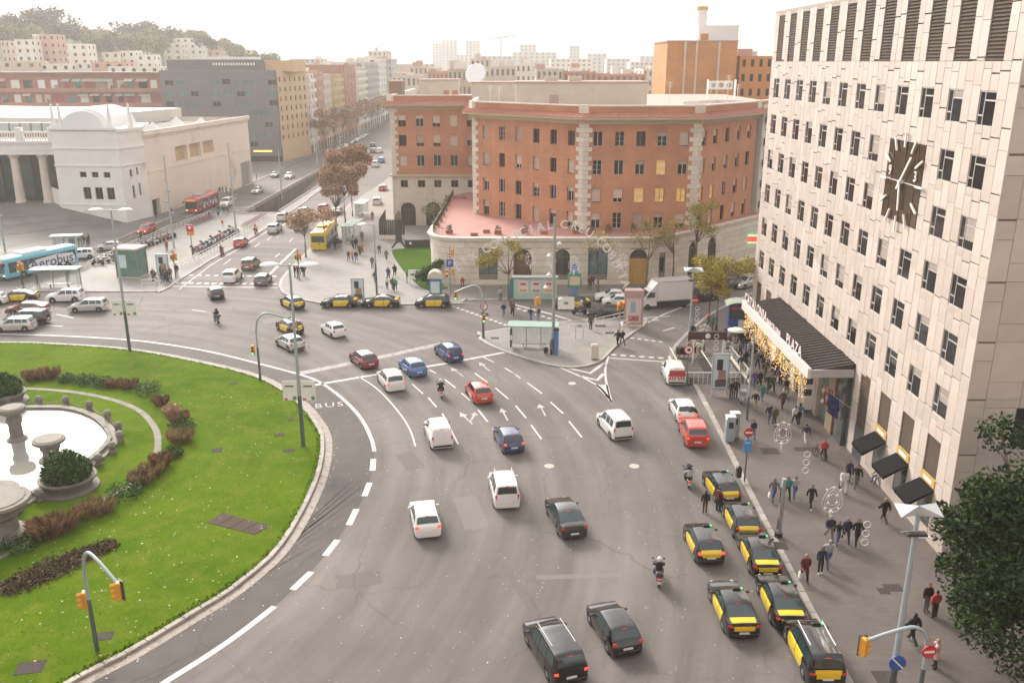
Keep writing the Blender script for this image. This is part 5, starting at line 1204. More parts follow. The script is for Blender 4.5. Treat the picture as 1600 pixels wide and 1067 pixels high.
far = [(612, 650, 118, 245, 'pale', 6, 5, 'pale terraced house right behind the wing roof'), (640, 668, 104, 330, 'cream', 7, 4, 'cream house behind the wing roof with stepped top'), (668, 700, 112, 290, 'rose', 7, 5, 'rose roofed house behind the wing'),
   (700, 736, 108, 250, 'sand', 6, 5, 'sand coloured house behind the satellite dish'), (735, 765, 92, 300, 'cream', 8, 4, 'cream house with small cupola behind the dish'), (765, 806, 104, 260, 'pale', 7, 5, 'pale house left of the penthouse'),
   (806, 838, 100, 330, 'white', 7, 4, 'white house just over the penthouse, left end'), (838, 880, 108, 240, 'cream', 7, 5, 'cream house over the penthouse with chimneys'), (880, 932, 112, 250, 'rose', 7, 6, 'rose house over the right penthouse chimney'),
   (932, 1010, 116, 270, 'rose', 7, 8, 'wide house with red roof right of the penthouse'), (1005, 1045, 108, 320, 'pale', 7, 5, 'pale house left of the orange wall'),
   (565, 612, 92, 480, 'grey', 8, 7, 'grey stepped office block above the avenue end'), (575, 604, 80, 520, 'pale', 9, 4, 'pale tower top above the avenue end'), (492, 560, 98, 620, 'white', 8, 8, 'faint white block above the avenue houses'), (452, 500, 92, 560, 'grey', 8, 6, 'faint grey block over the white balcony house'),
   (675, 690, 68, 1250, 'grey', 14, 3, 'hazy slim tower, left of the far trio'), (690, 714, 63, 1280, 'grey', 15, 4, 'hazy broad tower, middle of the far trio'), (727, 750, 64, 1260, 'grey', 15, 4, 'hazy tower, right of the far trio'), (712, 745, 86, 1150, 'grey', 10, 5, 'low hazy block between the far towers'),
   (812, 838, 70, 1000, 'grey', 12, 4, 'hazy block far over the penthouse, tallest of its row'), (800, 870, 82, 950, 'grey', 10, 8, 'wide hazy block far over the penthouse'), (890, 906, 72, 1100, 'grey', 12, 3, 'hazy slim block right of the wide one'), (918, 948, 84, 900, 'grey', 9, 4, 'hazy block far behind the red roof'), (948, 985, 92, 850, 'grey', 8, 5, 'low hazy block left of the orange wall'), (985, 1043, 97, 700, 'pale', 8, 8, 'hazy pale block touching the orange wall'),
   (600, 680, 100, 700, 'pale', 8, 9, 'hazy pale row behind the wing'), (745, 800, 88, 800, 'grey', 9, 7, 'hazy grey row behind the cupola house'), (860, 925, 92, 760, 'pale', 8, 8, 'hazy pale row over the penthouse chimneys'), (380, 455, 96, 760, 'white', 8, 8, 'faint white row above the tan office top'), (1000, 1050, 88, 1050, 'grey', 10, 6, 'faint grey block against the sky by the orange wall')]
for u0, u1, vt, Y, wk, fl_, by, lab in far:
 a, b_ = A(u0, vt, Y), A(u1, vt, Y)
 block('apartment_house' if Y < 650 else 'far_building', lab, (a.x, Y), (b_.x, Y), 22, a.z, wk, fl_, by, .42, .5, group='houses behind the brick block' if Y < 650 else 'hazy blocks on the skyline', extras=Y < 650, side=2 if Y < 650 else 0, winm=mat('hazed_window', (.22, .19, .16), .4, var=.3, scale=.3))  # same pale panes, with the fade of distant air in their colour
crane = tag(empty('tower_crane', A(783, 98, 900)), 'faint tower crane in the haze', 'crane')
MB().cyl((0, 0, -28), (0, 0, 24), .8, n=4).obj('mast', M_GREYMETAL, crane); MB().cyl((-9, 0, 22), (14, 0, 25), .6, n=4).obj('jib', M_GREYMETAL, crane)
def hill_h(x, y):
 f = max(0.0, min(1.0, (y - 330) / 330)); f = f * f * (3 - 2 * f)
 g = max(0.0, min(1.0, (-150 - x) / 200)); g = g * g * (3 - 2 * g)
 return 66 * f * g * (0.8 + .2 * math.sin(x * .013 + 1) * math.cos(y * .011)) + mnoise.noise(Vector((x * .02, y * .02, 0))) * 3 * f * g
hm = MB(); nx, ny = 46, 34; X0, X1, Y0_, Y1_ = -760, -90, 325, 1000
for j in range(ny + 1):
 for i in range(nx + 1):
  x = X0 + (X1 - X0) * i / nx; y = Y0_ + (Y1_ - Y0_) * j / ny; hm.v.append((x, y, hill_h(x, y) - .15))
for j in range(ny):
 for i in range(nx): a = j * (nx + 1) + i; hm.f.append((a, a + 1, a + nx + 2, a + nx + 1)); hm.m.append(0)
hill = tag(hm.obj('hill', mat('hill_scrub', (0.055, 0.062, 0.03), .95, var=.4, scale=.05), smooth=True), 'wooded hillside rising on the left', 'hill', kind='structure')
hs_ = [(22, 52, 62, 96, 430, 'white', 'white cube house with terrace low on the hill'), (50, 64, 54, 92, 440, 'white', 'tall white house on the hill next to an orange gable'), (63, 92, 54, 100, 442, 'rose', 'orange gabled house on the hill'), (0, 18, 64, 90, 450, 'sand', 'sand house at the picture edge below the pines'), (95, 138, 69, 88, 470, 'white', 'long low white house below the pines'),
   (160, 188, 82, 97, 455, 'cream', 'small cream house over the red balcony block'), (187, 212, 80, 97, 460, 'white', 'small white house over the red balcony block'), (212, 240, 86, 99, 455, 'white', 'low white shed over the red balcony block'), (255, 285, 68, 86, 560, 'pale', 'pale villa at the foot of the cypress row'), (273, 318, 60, 84, 580, 'white', 'broad white villa among the hill trees'), (318, 346, 72, 88, 590, 'rose', 'rose villa right of the broad white villa'), (118, 146, 98, 112, 400, 'white', 'white wall house directly above the red roof line'), (60, 112, 100, 112, 395, 'white', 'long white roof wall above the red block'), (168, 250, 104, 115, 390, 'white', 'long white parapet house above the red block'), (142, 196, 97, 106, 398, 'rose', 'brown roofed house above the red block'), (370, 395, 78, 90, 640, 'sand', 'small dark roofed villa at the hill end'), (0, 60, 96, 112, 392, 'sand', 'terraced sand house above the red block, picture edge')]
for u0, u1, vt, vb, Y, wk, lab in hs_:
 a, b_ = A(u0, vt, Y), A(u1, vb, Y); zb = min(b_.z, hill_h((a.x + b_.x) / 2, Y)) - 3
 block('hill_house', lab, (a.x, Y), (b_.x, Y), 10, a.z - zb, wk, max(1, int((a.z - zb) / 3.2)), max(2, int((b_.x - a.x) / 4)), .35, .42, z0=zb, ground=0.3, group='houses on the hill', extras=False, side=2, parapet=0.15)
ar = tag(empty('arena_building', (0, -50, 0)), 'round brick arena under the viewpoint, unseen, added to block rear sky light', 'building')  # real arena below the camera, unseen; added to block sky light from behind
AR, AZ = 51.6, 26.4
mb = MB(); n_ = 48
for k in range(n_):
 a0, a1_ = 2 * math.pi * k / n_, 2 * math.pi * (k + 1) / n_
 mb.poly([(AR * math.cos(a0), AR * math.sin(a0) , 0), (AR * math.cos(a1_), AR * math.sin(a1_), 0), (AR * math.cos(a1_), AR * math.sin(a1_), AZ), (AR * math.cos(a0), AR * math.sin(a0), AZ)])
 am = (a0 + a1_) / 2; c_ = Vector((AR * math.cos(am), AR * math.sin(am), 0)); t_ = Vector((-math.sin(am), math.cos(am), 0)); o_ = Vector((math.cos(am), math.sin(am), 0)) * .05
 for z0_, z1_ in ((2, 7), (10, 15), (18, 23)): MB().poly([c_ + o_ + t_ * s + Vector((0, 0, z)) for s, z in ((-1.5, z0_), (1.5, z0_), (1.5, z1_), (-1.5, z1_))]).obj('arched_opening', M_IRONWIN, ar)
mb.obj('wall', M_BRICK, ar); MB().lathe([(AR, 0), (AR, .2)], n_, (0, 0, AZ - .2)).obj('roof', MATS['roof_felt'], ar)
# ================================================================ vehicles
M_TYRE = mat('tyre_rubber', (0.018, 0.018, 0.018), .85, var=.1)
M_RIM = mat('alloy_rim', (0.42, 0.42, 0.43), .35, .6, var=.1)
M_CARGLASS = mat('car_glass', (0.022, 0.042, 0.046), .04, var=0, spec=.9)
M_TAIL = mat('tail_lamp', (0.38, 0.015, 0.012), .25, var=.15, scale=8, emit=((1, .05, .03), .05))
M_HEAD = mat('head_lamp', (0.75, 0.74, 0.72), .15, var=.05)
M_HEADON = mat('head_lamp_on', (0.9, 0.85, 0.75), .15, var=.0, emit=((1, .85, .6), 1.2))
M_BRAKE = mat('brake_lamp_on', (0.5, 0.03, 0.02), .25, var=0, emit=((1, .10, .04), .55))
M_PLATE = mat('number_plate', (0.66, 0.66, 0.64), .4, var=.12, scale=9)
M_PLASTIC = mat('black_plastic', (0.02, 0.02, 0.021), .55, var=.1)
M_GREENLAMP = mat('taxi_green_lamp', (0.05, 0.5, 0.15), .4, var=0, emit=((.1, 1, .3), .7))
def paint(name, c, metal=.0): return mat('paint_' + name, c, .16, metal, var=.04, scale=2, coat=.75)
PAINT = {'black': (.004, .004, .005), 'yellow': (.74, .50, .008), 'white': (.70, .69, .67), 'silver': (.50, .49, .47), 'navy': (.018, .022, .085), 'blue': (.05, .16, .42), 'darkblue': (.022, .055, .18), 'red': (.42, .022, .018), 'orange_red': (.48, .045, .022), 'darkred': (.15, .012, .02), 'brown': (.17, .115, .085), 'grey': (.11, .105, .10), 'charcoal': (.03, .03, .032), 'palegold': (.42, .36, .28)}
def P_(k): return paint(k, PAINT[k], .25 if k in ('silver', 'brown', 'grey', 'charcoal', 'palegold', 'darkblue', 'blue') else 0)
SPEC = {  # y runs from the rear (0) to the front (L)
  'hatch': dict(L=4.0, W=1.74, H=1.46, wb=2.5, ro=.72, r=.31, prof=[(0, .60), (.05, .80), (.15, .97), (.24, 1.02), (.60, 1.37), (1.1, 1.44), (1.8, 1.46), (2.35, 1.42), (3.02, 1.0), (3.7, .86), (3.93, .70), (4.0, .52)], belt=[(0, .90), (.4, .98), (3.0, .92), (4, .7)], rg=(.26, .58), ws=(2.42, 2.98), sw=[(.62, 1.30, .85, 1.30), (1.38, 2.86, 1.38, 2.36)], doors=[(.75, 1.34), (1.34, 2.72)]),
  'sedan': dict(L=4.62, W=1.80, H=1.46, wb=2.66, ro=.98, r=.325, prof=[(0, .62), (.04, .90), (.10, 1.02), (.55, 1.07), (1.35, 1.39), (1.9, 1.46), (2.3, 1.455), (2.65, 1.41), (3.38, 1.0), (4.2, .86), (4.52, .70), (4.62, .52)], belt=[(0, .94), (.6, 1.0), (3.3, .93), (4.6, .7)], rg=(.60, 1.28), ws=(2.70, 3.32), sw=[(1.05, 1.72, 1.42, 1.72), (1.80, 3.18, 1.80, 2.64)], doors=[(1.10, 1.86), (1.86, 2.98)]),
  'mpv': dict(L=4.35, W=1.80, H=1.62, wb=2.68, ro=.80, r=.325, prof=[(0, .60), (.04, .85), (.10, 1.04), (.42, 1.52), (.9, 1.60), (1.8, 1.62), (2.45, 1.56), (3.35, 1.06), (4.0, .90), (4.27, .72), (4.35, .52)], belt=[(0, .95), (.4, 1.02), (3.2, .98), (4.3, .72)], rg=(.14, .38), ws=(2.52, 3.30), sw=[(.42, .98, .55, .98), (1.05, 1.80, 1.05, 1.80), (1.88, 3.12, 1.88, 2.48)], doors=[(.92, 1.84), (1.84, 2.95)]),
  'suv': dict(L=4.4, W=1.86, H=1.68, wb=2.65, ro=.82, r=.36, prof=[(0, .66), (.04, .92), (.10, 1.10), (.40, 1.56), (.9, 1.65), (1.8, 1.68), (2.4, 1.62), (3.1, 1.14), (4.1, 1.0), (4.33, .80), (4.4, .58)], belt=[(0, 1.02), (.4, 1.10), (3.0, 1.05), (4.4, .8)], rg=(.14, .36), ws=(2.46, 3.05), sw=[(.42, .98, .58, .98), (1.06, 1.78, 1.06, 1.78), (1.86, 2.95, 1.86, 2.40)], doors=[(.95, 1.82), (1.82, 2.85)]),
  'van': dict(L=4.3, W=1.83, H=1.83, wb=2.72, ro=.72, r=.32, prof=[(0, .58), (.03, .95), (.06, 1.15), (.17, 1.70), (.45, 1.79), (1.5, 1.83), (2.35, 1.80), (2.62, 1.70), (3.28, 1.12), (3.95, .98), (4.22, .76), (4.3, .54)], belt=[(0, 1.06), (.3, 1.08), (3.1, 1.02), (4.3, .75)], rg=(.07, .165), ws=(2.68, 3.24), sw=[(.40, 1.05, .42, 1.05), (1.15, 1.85, 1.15, 1.85), (1.95, 3.05, 1.95, 2.62)], doors=[(1.1, 1.9), (1.9, 2.95)]),
  'city': dict(L=3.58, W=1.64, H=1.49, wb=2.3, ro=.58, r=.29, prof=[(0, .58), (.05, .80), (.13, 1.0), (.20, 1.06), (.50, 1.38), (.95, 1.47), (1.6, 1.49), (2.05, 1.44), (2.65, 1.04), (3.28, .92), (3.50, .74), (3.58, .54)], belt=[(0, .94), (.4, 1.0), (2.6, .95), (3.5, .75)], rg=(.22, .48), ws=(2.12, 2.60), sw=[(.55, 1.05, .70, 1.05), (1.12, 2.48, 1.12, 2.06)], doors=[(1.05, 2.3)]),
  'minivan': dict(L=4.75, W=1.88, H=1.74, wb=2.85, ro=.92, r=.335, prof=[(0, .60), (.04, .92), (.08, 1.12), (.30, 1.62), (.7, 1.71), (2.0, 1.74), (2.8, 1.68), (3.75, 1.08), (4.4, .92), (4.66, .74), (4.75, .54)], belt=[(0, 1.02), (.3, 1.08), (3.6, 1.02), (4.7, .75)], rg=(.10, .28), ws=(2.88, 3.70), sw=[(.35, 1.15, .45, 1.15), (1.25, 2.1, 1.25, 2.1), (2.2, 3.48, 2.2, 2.82)], doors=[(1.15, 2.15), (2.15, 3.3)]),
}
def lerp_tab(t, y):
 if y <= t[0][0]: return t[0][1]
 for (a, b), (c, d) in zip(t, t[1:]):
  if y <= c: return b + (d - b) * (y - a) / (c - a)
 return t[-1][1]
def make_section(S):
 L, W, H, r, wb, ro = S['L'], S['W'], S['H'], S['r'], S['wb'], S['ro']
 pr = S['prof']; sm = [tuple(p) for p in smooth_line([(a, b) for a, b in pr], 4)]
 hb = max(b for a, b in pr) - lerp_tab(S['belt'], L * .4)
 def zt(y): return lerp_tab(sm, y)
 def zb(y):
  z = .22
  for c in (ro, ro + wb):
   d = abs(y - c); rr = r + .055
   if d < rr: z = max(z, r + math.sqrt(rr * rr - d * d) - .02)
  return z
 def w(y):
  e = min(y, L - y); q = .5
  k = 1 - (.17 if L - y < .6 else .12) * max(0, 1 - e / q) ** 2.2
  return W / 2 * k
 def sec(y):
  t = zt(y); b = zb(y); ww = w(y); be = min(lerp_tab(S['belt'], y), t - .05); b = min(b, be - .12)
  f = max(0, (t - be - .05) / hb)
  wr = ww * (.93 - .20 * min(1, f))
  z3 = max(.58 if be > .75 else be * .75, b + .07); z4 = max(be - .07, z3 + .02)
  return [(0, b), (ww * .84, b), (ww * .965, b + .045), (ww, z3), (ww * .99, z4), (ww * .93, max(be, z4 + .02)), (wr, t - .055 * min(1, f + .3)), (wr * .66, t - .012), (0, t)]
 return sec
_car = {}
def patch(rows, name, m, off=0.008):
 "grid of Vector rows, pushed out along its normal"
 n, k = len(rows), len(rows[0]); mb = MB()
 for i in range(n):
  for j in range(k):
   du = rows[min(i + 1, n - 1)][j] - rows[max(i - 1, 0)][j]; dv = rows[i][min(j + 1, k - 1)] - rows[i][max(j - 1, 0)]
   nn = du.cross(dv)
   if nn.length > 1e-9: nn.normalize()
   mb.v.append(rows[i][j] + nn * off)
 for i in range(n - 1):
  for j in range(k - 1): mb.f.append((i * k + j, i * k + j + 1, (i + 1) * k + j + 1, (i + 1) * k + j)[::1]); mb.m.append(0)
 mb.v = [tuple(v) for v in mb.v]
 return mb.mesh(name, m, True)
def car_meshes(kind):
 if kind in _car: return _car[kind]
 S = SPEC[kind]; sec = make_section(S); L = S['L']; c0 = L / 2
 ys = {0.0, .02, L - .02, L}
 k = 0.12
 while k < L - .1: ys.add(round(k, 3)); k += .15
 for c in (S['ro'], S['ro'] + S['wb']):
  rr = S['r'] + .055
  for q in (-1, -.96, -.87, -.7, -.5, -.25, 0, .25, .5, .7, .87, .96, 1): ys.add(round(c + q * rr, 3))
 for a, b in S['prof']: ys.add(a)
 ys = sorted(ys); ys = [y for i, y in enumerate(ys) if i == 0 or y - ys[i - 1] > .008]
 mb = MB(); n = 16
 for y in ys:
  h = sec(y)
  for x, z in h: mb.v.append((x, y - c0, z))
  for x, z in h[-2:0:-1]: mb.v.append((-x, y - c0, z))
 for i in range(len(ys) - 1):
  for j in range(n): mb.f.append((i * n + j, i * n + (j + 1) % n, (i + 1) * n + (j + 1) % n, (i + 1) * n + j)); mb.m.append(0)
 mb.f.append(tuple(range(n))); mb.m.append(0); mb.f.append(tuple(range((len(ys) - 1) * n, len(ys) * n))[::-1]); mb.m.append(0)
 D = {}
 me = mb.mesh('body', P_('white')); bm = bmesh.new(); bm.from_mesh(me); bmesh.ops.recalc_face_normals(bm, faces=bm.faces); bm.to_mesh(me); bm.free()
 D['body'] = autosmooth(me, 38)
 def side(y, k, t, s):
  h = sec(y); a, b = h[k], h[k + 1]; return Vector((s * (a[0] + (b[0] - a[0]) * t), y - c0, a[1] + (b[1] - a[1]) * t))
 D['side_window'] = []
 for (b0, b1, t0, t1) in S['sw']:
  for s in (1, -1):
   rows = []
   for i in range(6):
    f = i / 5; col = []
    for j in range(4):
     t = j / 3; y = (b0 + (b1 - b0) * f) * (1 - t) + (t0 + (t1 - t0) * f) * t
     col.append(side(y, 5, .08 + .80 * t, s))
    rows.append(col if s > 0 else col)
   if s > 0: rows = rows
   else: rows = rows[::-1]
   D['side_window'].append(patch(rows, 'side_window', M_CARGLASS, .01))
 def toppatch(y0, y1, name, m, off=.012, inset=.93):
  rows = []
  for i in range(5):
   y = y0 + (y1 - y0) * i / 4; h = sec(y); row = []
   for j in range(9):
    q = -1 + 2 * j / 8; x = q * h[6][0] * inset; ax = abs(x)
    if ax > h[7][0]: f = (ax - h[7][0]) / (h[6][0] - h[7][0]); z = h[7][1] + (h[6][1] - h[7][1]) * f
    else: f = ax / max(1e-6, h[7][0]); z = h[8][1] + (h[7][1] - h[8][1]) * f
    row.append(Vector((x, y - c0, z)))
   rows.append(row[::-1])
  return patch(rows, name, m, off)
 D['rear_window'] = toppatch(*S['rg'], 'rear_window', M_CARGLASS, inset=.88)
 D['windscreen'] = toppatch(*S['ws'], 'windscreen', M_CARGLASS, inset=.92)
 D['tailgate'] = toppatch(.03, S['rg'][0] - .03, 'tailgate', P_('white'), off=.01, inset=.80)
 D['sunroof'] = toppatch(L * .33, L * .46, 'sunroof', M_CARGLASS, off=.008, inset=.7)
 D['door'] = []
 for (a, b) in S['doors']:
  for s in (1, -1):
   rows = []
   for i in range(8):
    y = a + .02 + (b - a - .04) * i / 7; col = []
    for j in range(6):
     t = j / 5; k = 2 if t < .2 else (3 if t < .75 else 4); tt = t / .2 if k == 2 else ((t - .2) / .55 if k == 3 else (t - .75) / .25)
     p = side(y, k, tt * .98, s); col.append(p)
    rows.append(col)
   D['door'].append(patch(rows if s > 0 else rows[::-1], 'door', P_('white'), .009))
 t = MB(); r = S['r']; t.lathe([(r * .62, -.10), (r * .96, -.105), (r, -.07), (r, .07), (r * .96, .105), (r * .62, .10)], 20)
 t.v = [(z, x, y) for x, y, z in t.v]; D['tyre'] = autosmooth(t.mesh('tyre', M_TYRE), 35)
 q = MB(); q.lathe([(r * .63, -.085), (r * .63, .085), (r * .52, .098)], 16); q.v = [(z, x, y) for x, y, z in q.v]
 for i in range(5):
  a = i * 2 * math.pi / 5; q.add([(.10, r * .5 * math.cos(a + d), r * .5 * math.sin(a + d)) for d in (-.22, .22)] + [(.112, r * .1 * math.cos(a + 1.2), r * .1 * math.sin(a + 1.2)), (.112, r * .1 * math.cos(a - 1.2), r * .1 * math.sin(a - 1.2))], [(0, 1, 2, 3)])
 D['rim'] = q.mesh('rim', M_RIM)
 return _car.setdefault(kind, D)
def slot(o, m):
 o.material_slots[0].link = 'OBJECT'; o.material_slots[0].material = m; return o
_cm = {}
def cbox(name, d, m, bev=.0):
 k = (name, d, m.name)
 if k not in _cm:
  x, y, z = d[0] / 2, d[1] / 2, d[2] / 2; e = min(d) * .25; b = MB()
  V = [(sx * (x - e), sy * (y - e), sz * z) for sz in (-1, 1) for sx, sy in ((-1, -1), (1, -1), (1, 1), (-1, 1))] + [(sx * x, sy * y, sz * (z - e)) for sz in (-1, 1) for sx, sy in ((-1, -1), (1, -1), (1, 1), (-1, 1))]
  F_ = [(3, 2, 1, 0), (4, 5, 6, 7)]
  for i in range(4): j = (i + 1) % 4; F_ += [(i, j, 8 + j, 8 + i), (8 + i, 8 + j, 12 + j, 12 + i), (12 + i, 12 + j, 4 + j, 4 + i)]
  b.add(V, F_); _cm[k] = b.mesh(name, m)
 return _cm[k]
def car(kind, colour, loc, rz, label, cat='car', group=None, taxi=False, dark_bumper=False, lights=None, name=None, rails=False, glass_sides=3, brake=False, far=False, roofcol=None):
 S = SPEC[kind]; D = car_meshes(kind); L, W = S['L'], S['W']
 e = tag(empty(name or ('taxi' if taxi else ('van' if kind == 'van' else 'car')), (loc[0], loc[1], 0.004), rz), label, 'taxi' if taxi else cat, group)
 pm = P_('black') if taxi else P_(colour); ym = P_('yellow')
 slot(link('body', D['body'], e), pm)
 for i, m in enumerate(D['side_window']):
  if glass_sides < 3 and i < 2 * (3 - glass_sides): continue
  link('side_window', m, e)
 if glass_sides >= 2 or kind != 'van': link('rear_window', D['rear_window'], e)
 link('windscreen', D['windscreen'], e)
 sec = make_section(S)
 for i, m in enumerate(D['door']):
  d = slot(link('door', m, e), ym if taxi else pm)
  if not far:
   a, b = S['doors'][i // 2]; s = 1 if i % 2 == 0 else -1; yy = a + .16; h = sec(yy)
   link('handle', cbox('handle', (.03, .15, .035), M_PLASTIC if not taxi else P_('yellow')), d, (s * (h[4][0] + .012), yy - L / 2, h[4][1] - .03))
 slot(link('tailgate', D['tailgate'], e), ym if taxi else pm)
 for cy_ in (S['ro'], S['ro'] + S['wb']):
  for s in (-1, 1):
   t = link('wheel', D['tyre'], e, (s * (W / 2 - .115), cy_ - L / 2, S['r']))
   if s < 0: t.rotation_euler = (0, 0, math.pi)
   link('rim', D['rim'], t)
 h = sec(.10); zl = .86 if kind != 'van' else .95
 for s in (-1, 1):
  tl = link('taillight', cbox('taillight', (.22, .14, .17) if kind != 'van' else (.12, .12, .42), M_TAIL), e, (s * (W / 2 * .80), -L / 2 + .085, zl), R(s * 22))
  if brake: slot(tl, M_BRAKE)
  hl = link('headlight', cbox('headlight', (.28, .20, .12), M_HEAD), e, (s * (W / 2 * .68), L / 2 - .13, .63), R(-s * 24))
  if lights: slot(hl, M_HEADON)
  link('mirror', cbox('mirror', (.20, .12, .13), M_PLASTIC if (taxi or dark_bumper) else pm), e, (s * (W / 2 + .06), S['ws'][1] - .35 - L / 2, lerp_tab(S['belt'], L * .7) + .07))
 link('number_plate', cbox('number_plate', (.52, .03, .12), M_PLATE), e, (0, -L / 2 - .012, .50 if kind in ('sedan', 'city') else .60))
 link('number_plate', cbox('number_plate', (.52, .03, .11), M_PLATE), e, (0, L / 2 + .012, .42))
 link('bumper', cbox('bumper', (W * .80, .10, .20), M_PLASTIC if (dark_bumper or taxi) else pm), e, (0, -L / 2 + .035, .36))
 link('grille', cbox('grille', (W * .5, .06, .16), M_PLASTIC), e, (0, L / 2 - .015, .52))
 link('third_brake_light', cbox('third_brake_light', (.26, .05, .03), M_TAIL), e, (0, S['rg'][1] - L / 2 - .02, lerp_tab(S['prof'], S['rg'][1]) + .03))
 if rails or kind == 'minivan':
  for s in (-1, 1): link('roof_rail', cbox('roof_rail', (.035, L * .42, .04), M_ALU), e, (s * W * .32, -L * .07, S['H'] + .0))
 if not far: link('antenna', cbox('antenna', (.012, .012, .26), M_PLASTIC), e, (0, -L / 2 + S['rg'][1] + .12, S['H'] + .06))
 if taxi:
  link('boot_panel', cbox('boot_panel', (W * .60, .03, .26), P_('yellow')), e, (0, -L / 2 - .006, .76))
  sg_ = link('taxi_sign', cbox('taxi_sign', (.42, .14, .10), M_BLACK), e, (.22, S['ws'][0] - .15 - L / 2, S['H'] + .04))
  link('green_lamp', cbox('green_lamp', (.13, .09, .07), M_GREENLAMP), sg_, (.26, 0, 0))
 return e
def from_rear(rear, head, L):
 d = Vector((-math.sin(head), math.cos(head))); p = Vector(rear) + d * L / 2; return (p.x, p.y)
def rcar(kind, col, rear_px, deg, label, **k):
 x, y = G(*rear_px); S = SPEC[kind]
 return car(kind, col, from_rear((x, y), R(deg), S['L']), R(deg), label, **k)
gR = 'cars crossing the roundabout'
rcar('minivan', 'black', (893, 1074), 19, 'black minivan with silver roof rails, cut by the bottom edge', group=gR, brake=True)
rcar('hatch', 'black', (981, 1029), 16, 'small black hatchback beside the minivan at the bottom', group=gR)
rcar('sedan', 'charcoal', (898, 845), 12, 'long black saloon alone in the middle of the roadway', group=gR)
rcar('hatch', 'white', (670, 844), 12, 'small white hatchback with teal rear window, nearest white car', group=gR, brake=True)
rcar('van', 'white', (793, 798), 7, 'white van with a wide glazed rear window, rear showing', cat='van', group=gR, rails=True, glass_sides=3)
rcar('van', 'white', (692, 704), 14, 'windowless white panel van near the curved lane line', cat='van', group=gR, dark_bumper=True, glass_sides=1)
rcar('hatch', 'navy', (804, 711), 14, 'dark navy hatchback right of the panel van', group=gR, brake=True)
rcar('van', 'white', (974, 690), 14, 'white van with dark side strip, below the chevron tip', cat='van', group=gR, dark_bumper=True)
rcar('hatch', 'orange_red', (757, 633), 17, 'bright red hatchback behind the motorcyclist', group=gR)
rcar('mpv', 'white', (620, 614), 22, 'white estate left of the light blue hatchback', group=gR, brake=True)
rcar('hatch', 'blue', (656, 591), 26, 'light blue hatchback right on the stop line', group=gR)
rcar('mpv', 'darkblue', (713, 568), 25, 'dark blue people carrier beyond the stop line', group=gR, brake=True)
rcar('hatch', 'darkred', (581, 578), 32, 'dark red hatchback beyond the stop line', group=gR)
rcar('city', 'white', (532, 529), 36, 'tiny rounded white city car in mid roundabout', group=gR)
rcar('hatch', 'silver', (467, 550), 40, 'pale silver car partly hidden by the tall lamp post', group=gR, dark_bumper=True)
rcar('hatch', 'black', (341, 470), 25, 'small black hatchback left of the avenue crossing', group=gR)
gT = 'black and yellow taxis on the roundabout'
rcar('hatch', 'black', (466, 524), 40, 'taxi behind the lamp post in front of the silver car', taxi=True, group=gT)
rcar('hatch', 'black', (468, 485), 38, 'taxi turning at the rounded kerb, left end of the taxi line', taxi=True, group=gT)
for (u, v), lab in (((561, 479), 'parked taxi left of the street poster stand'), ((625, 479), 'parked taxi right of the street poster stand'), ((704, 479), 'parked taxi in front of the blue kiosk')):
 rcar('sedan' if u < 700 else 'mpv', 'black', (u, v), 89, lab, taxi=True, group='taxis parked at the pale kerb')
gK = 'taxis at the hotel rank'
rcar('hatch', 'black', (1140, 791), 5, 'first taxi of the hotel rank with two people at its doors', taxi=True, group=gK)
rcar('hatch', 'black', (1169, 847), 0, 'second taxi of the hotel kerb rank', taxi=True, group=gK)
rcar('sedan', 'black', (1199, 908), -1, 'third taxi of the hotel kerb rank', taxi=True, group=gK)
rcar('hatch', 'black', (1111, 886), 3, 'taxi double parked left of the kerb rank, by the scooter', taxi=True, group=gK, brake=True)
rcar('sedan', 'black', (1236, 990), -1, 'fourth taxi of the hotel kerb rank', taxi=True, group=gK)
rcar('sedan', 'black', (1162, 1002), 2, 'double parked taxi left of the fourth rank taxi', taxi=True, group=gK)
rcar('minivan', 'black', (1292, 1078), 0, 'van taxi with ribbed roof, cut by the bottom edge', taxi=True, group=gK)
gH = 'vehicles stopped along the hotel kerb'
v1 = rcar('van', 'white', (1057, 604), -1, 'white van with red and white chevron rear', cat='van', group=gH, glass_sides=1, dark_bumper=True)
rr = MB(); rr.bb(-.72, .72, -2.165, -2.12, .98, 1.55); rr.obj('red_panel', P_('red'), v1)
rr = MB(); rr.bb(-.78, .78, -2.19, -2.15, .62, .97); rr.obj('chevron_panel', P_('white'), v1)
for k in range(-3, 4):
 if k == 0: continue
 s = 1 if k > 0 else -1; x = k * .23
 MB().add([(x - .07, -2.197, .63), (x + .06, -2.197, .63), (x - s * .12 + .06, -2.197, .96), (x - s * .12 - .07, -2.197, .96)], [(0, 1, 2, 3)]).obj('chevron_stripe', P_('red'), v1)
rcar('hatch', 'white', (1074, 663), 2, 'white hatchback at the hotel kerb with a person leaning in', group=gH, brake=True)
rcar('suv', 'orange_red', (1090, 702), -1, 'red crossover waiting behind the white hatchback', group=gH, brake=True)
gL = 'cars queuing at the left edge'
for kind, col, (u, v), deg, lab, kw in (('sedan', 'black', (60, 469), 97, 'taxi in the queue at the left edge', dict(taxi=True)), ('suv', 'white', (132, 470), 97, 'big white off-roader in the left queue', {}), ('mpv', 'silver', (169, 485), 97, 'silver car leading away from the left queue, nearest the lamp post', {}), ('sedan', 'darkred', (76, 488), 97, 'dark red saloon in the left queue', {}), ('minivan', 'charcoal', (77, 505), 97, 'dark people carrier in the left queue', {}), ('mpv', 'silver', (56, 515), 97, 'silver people carrier lowest in the left queue', {}), ('hatch', 'white', (13, 474), 97, 'white car nose cut by the left edge', {})):
 rcar(kind, col, (u, v), deg, lab, group=gL, **kw)
gA = 'cars on the avenue'
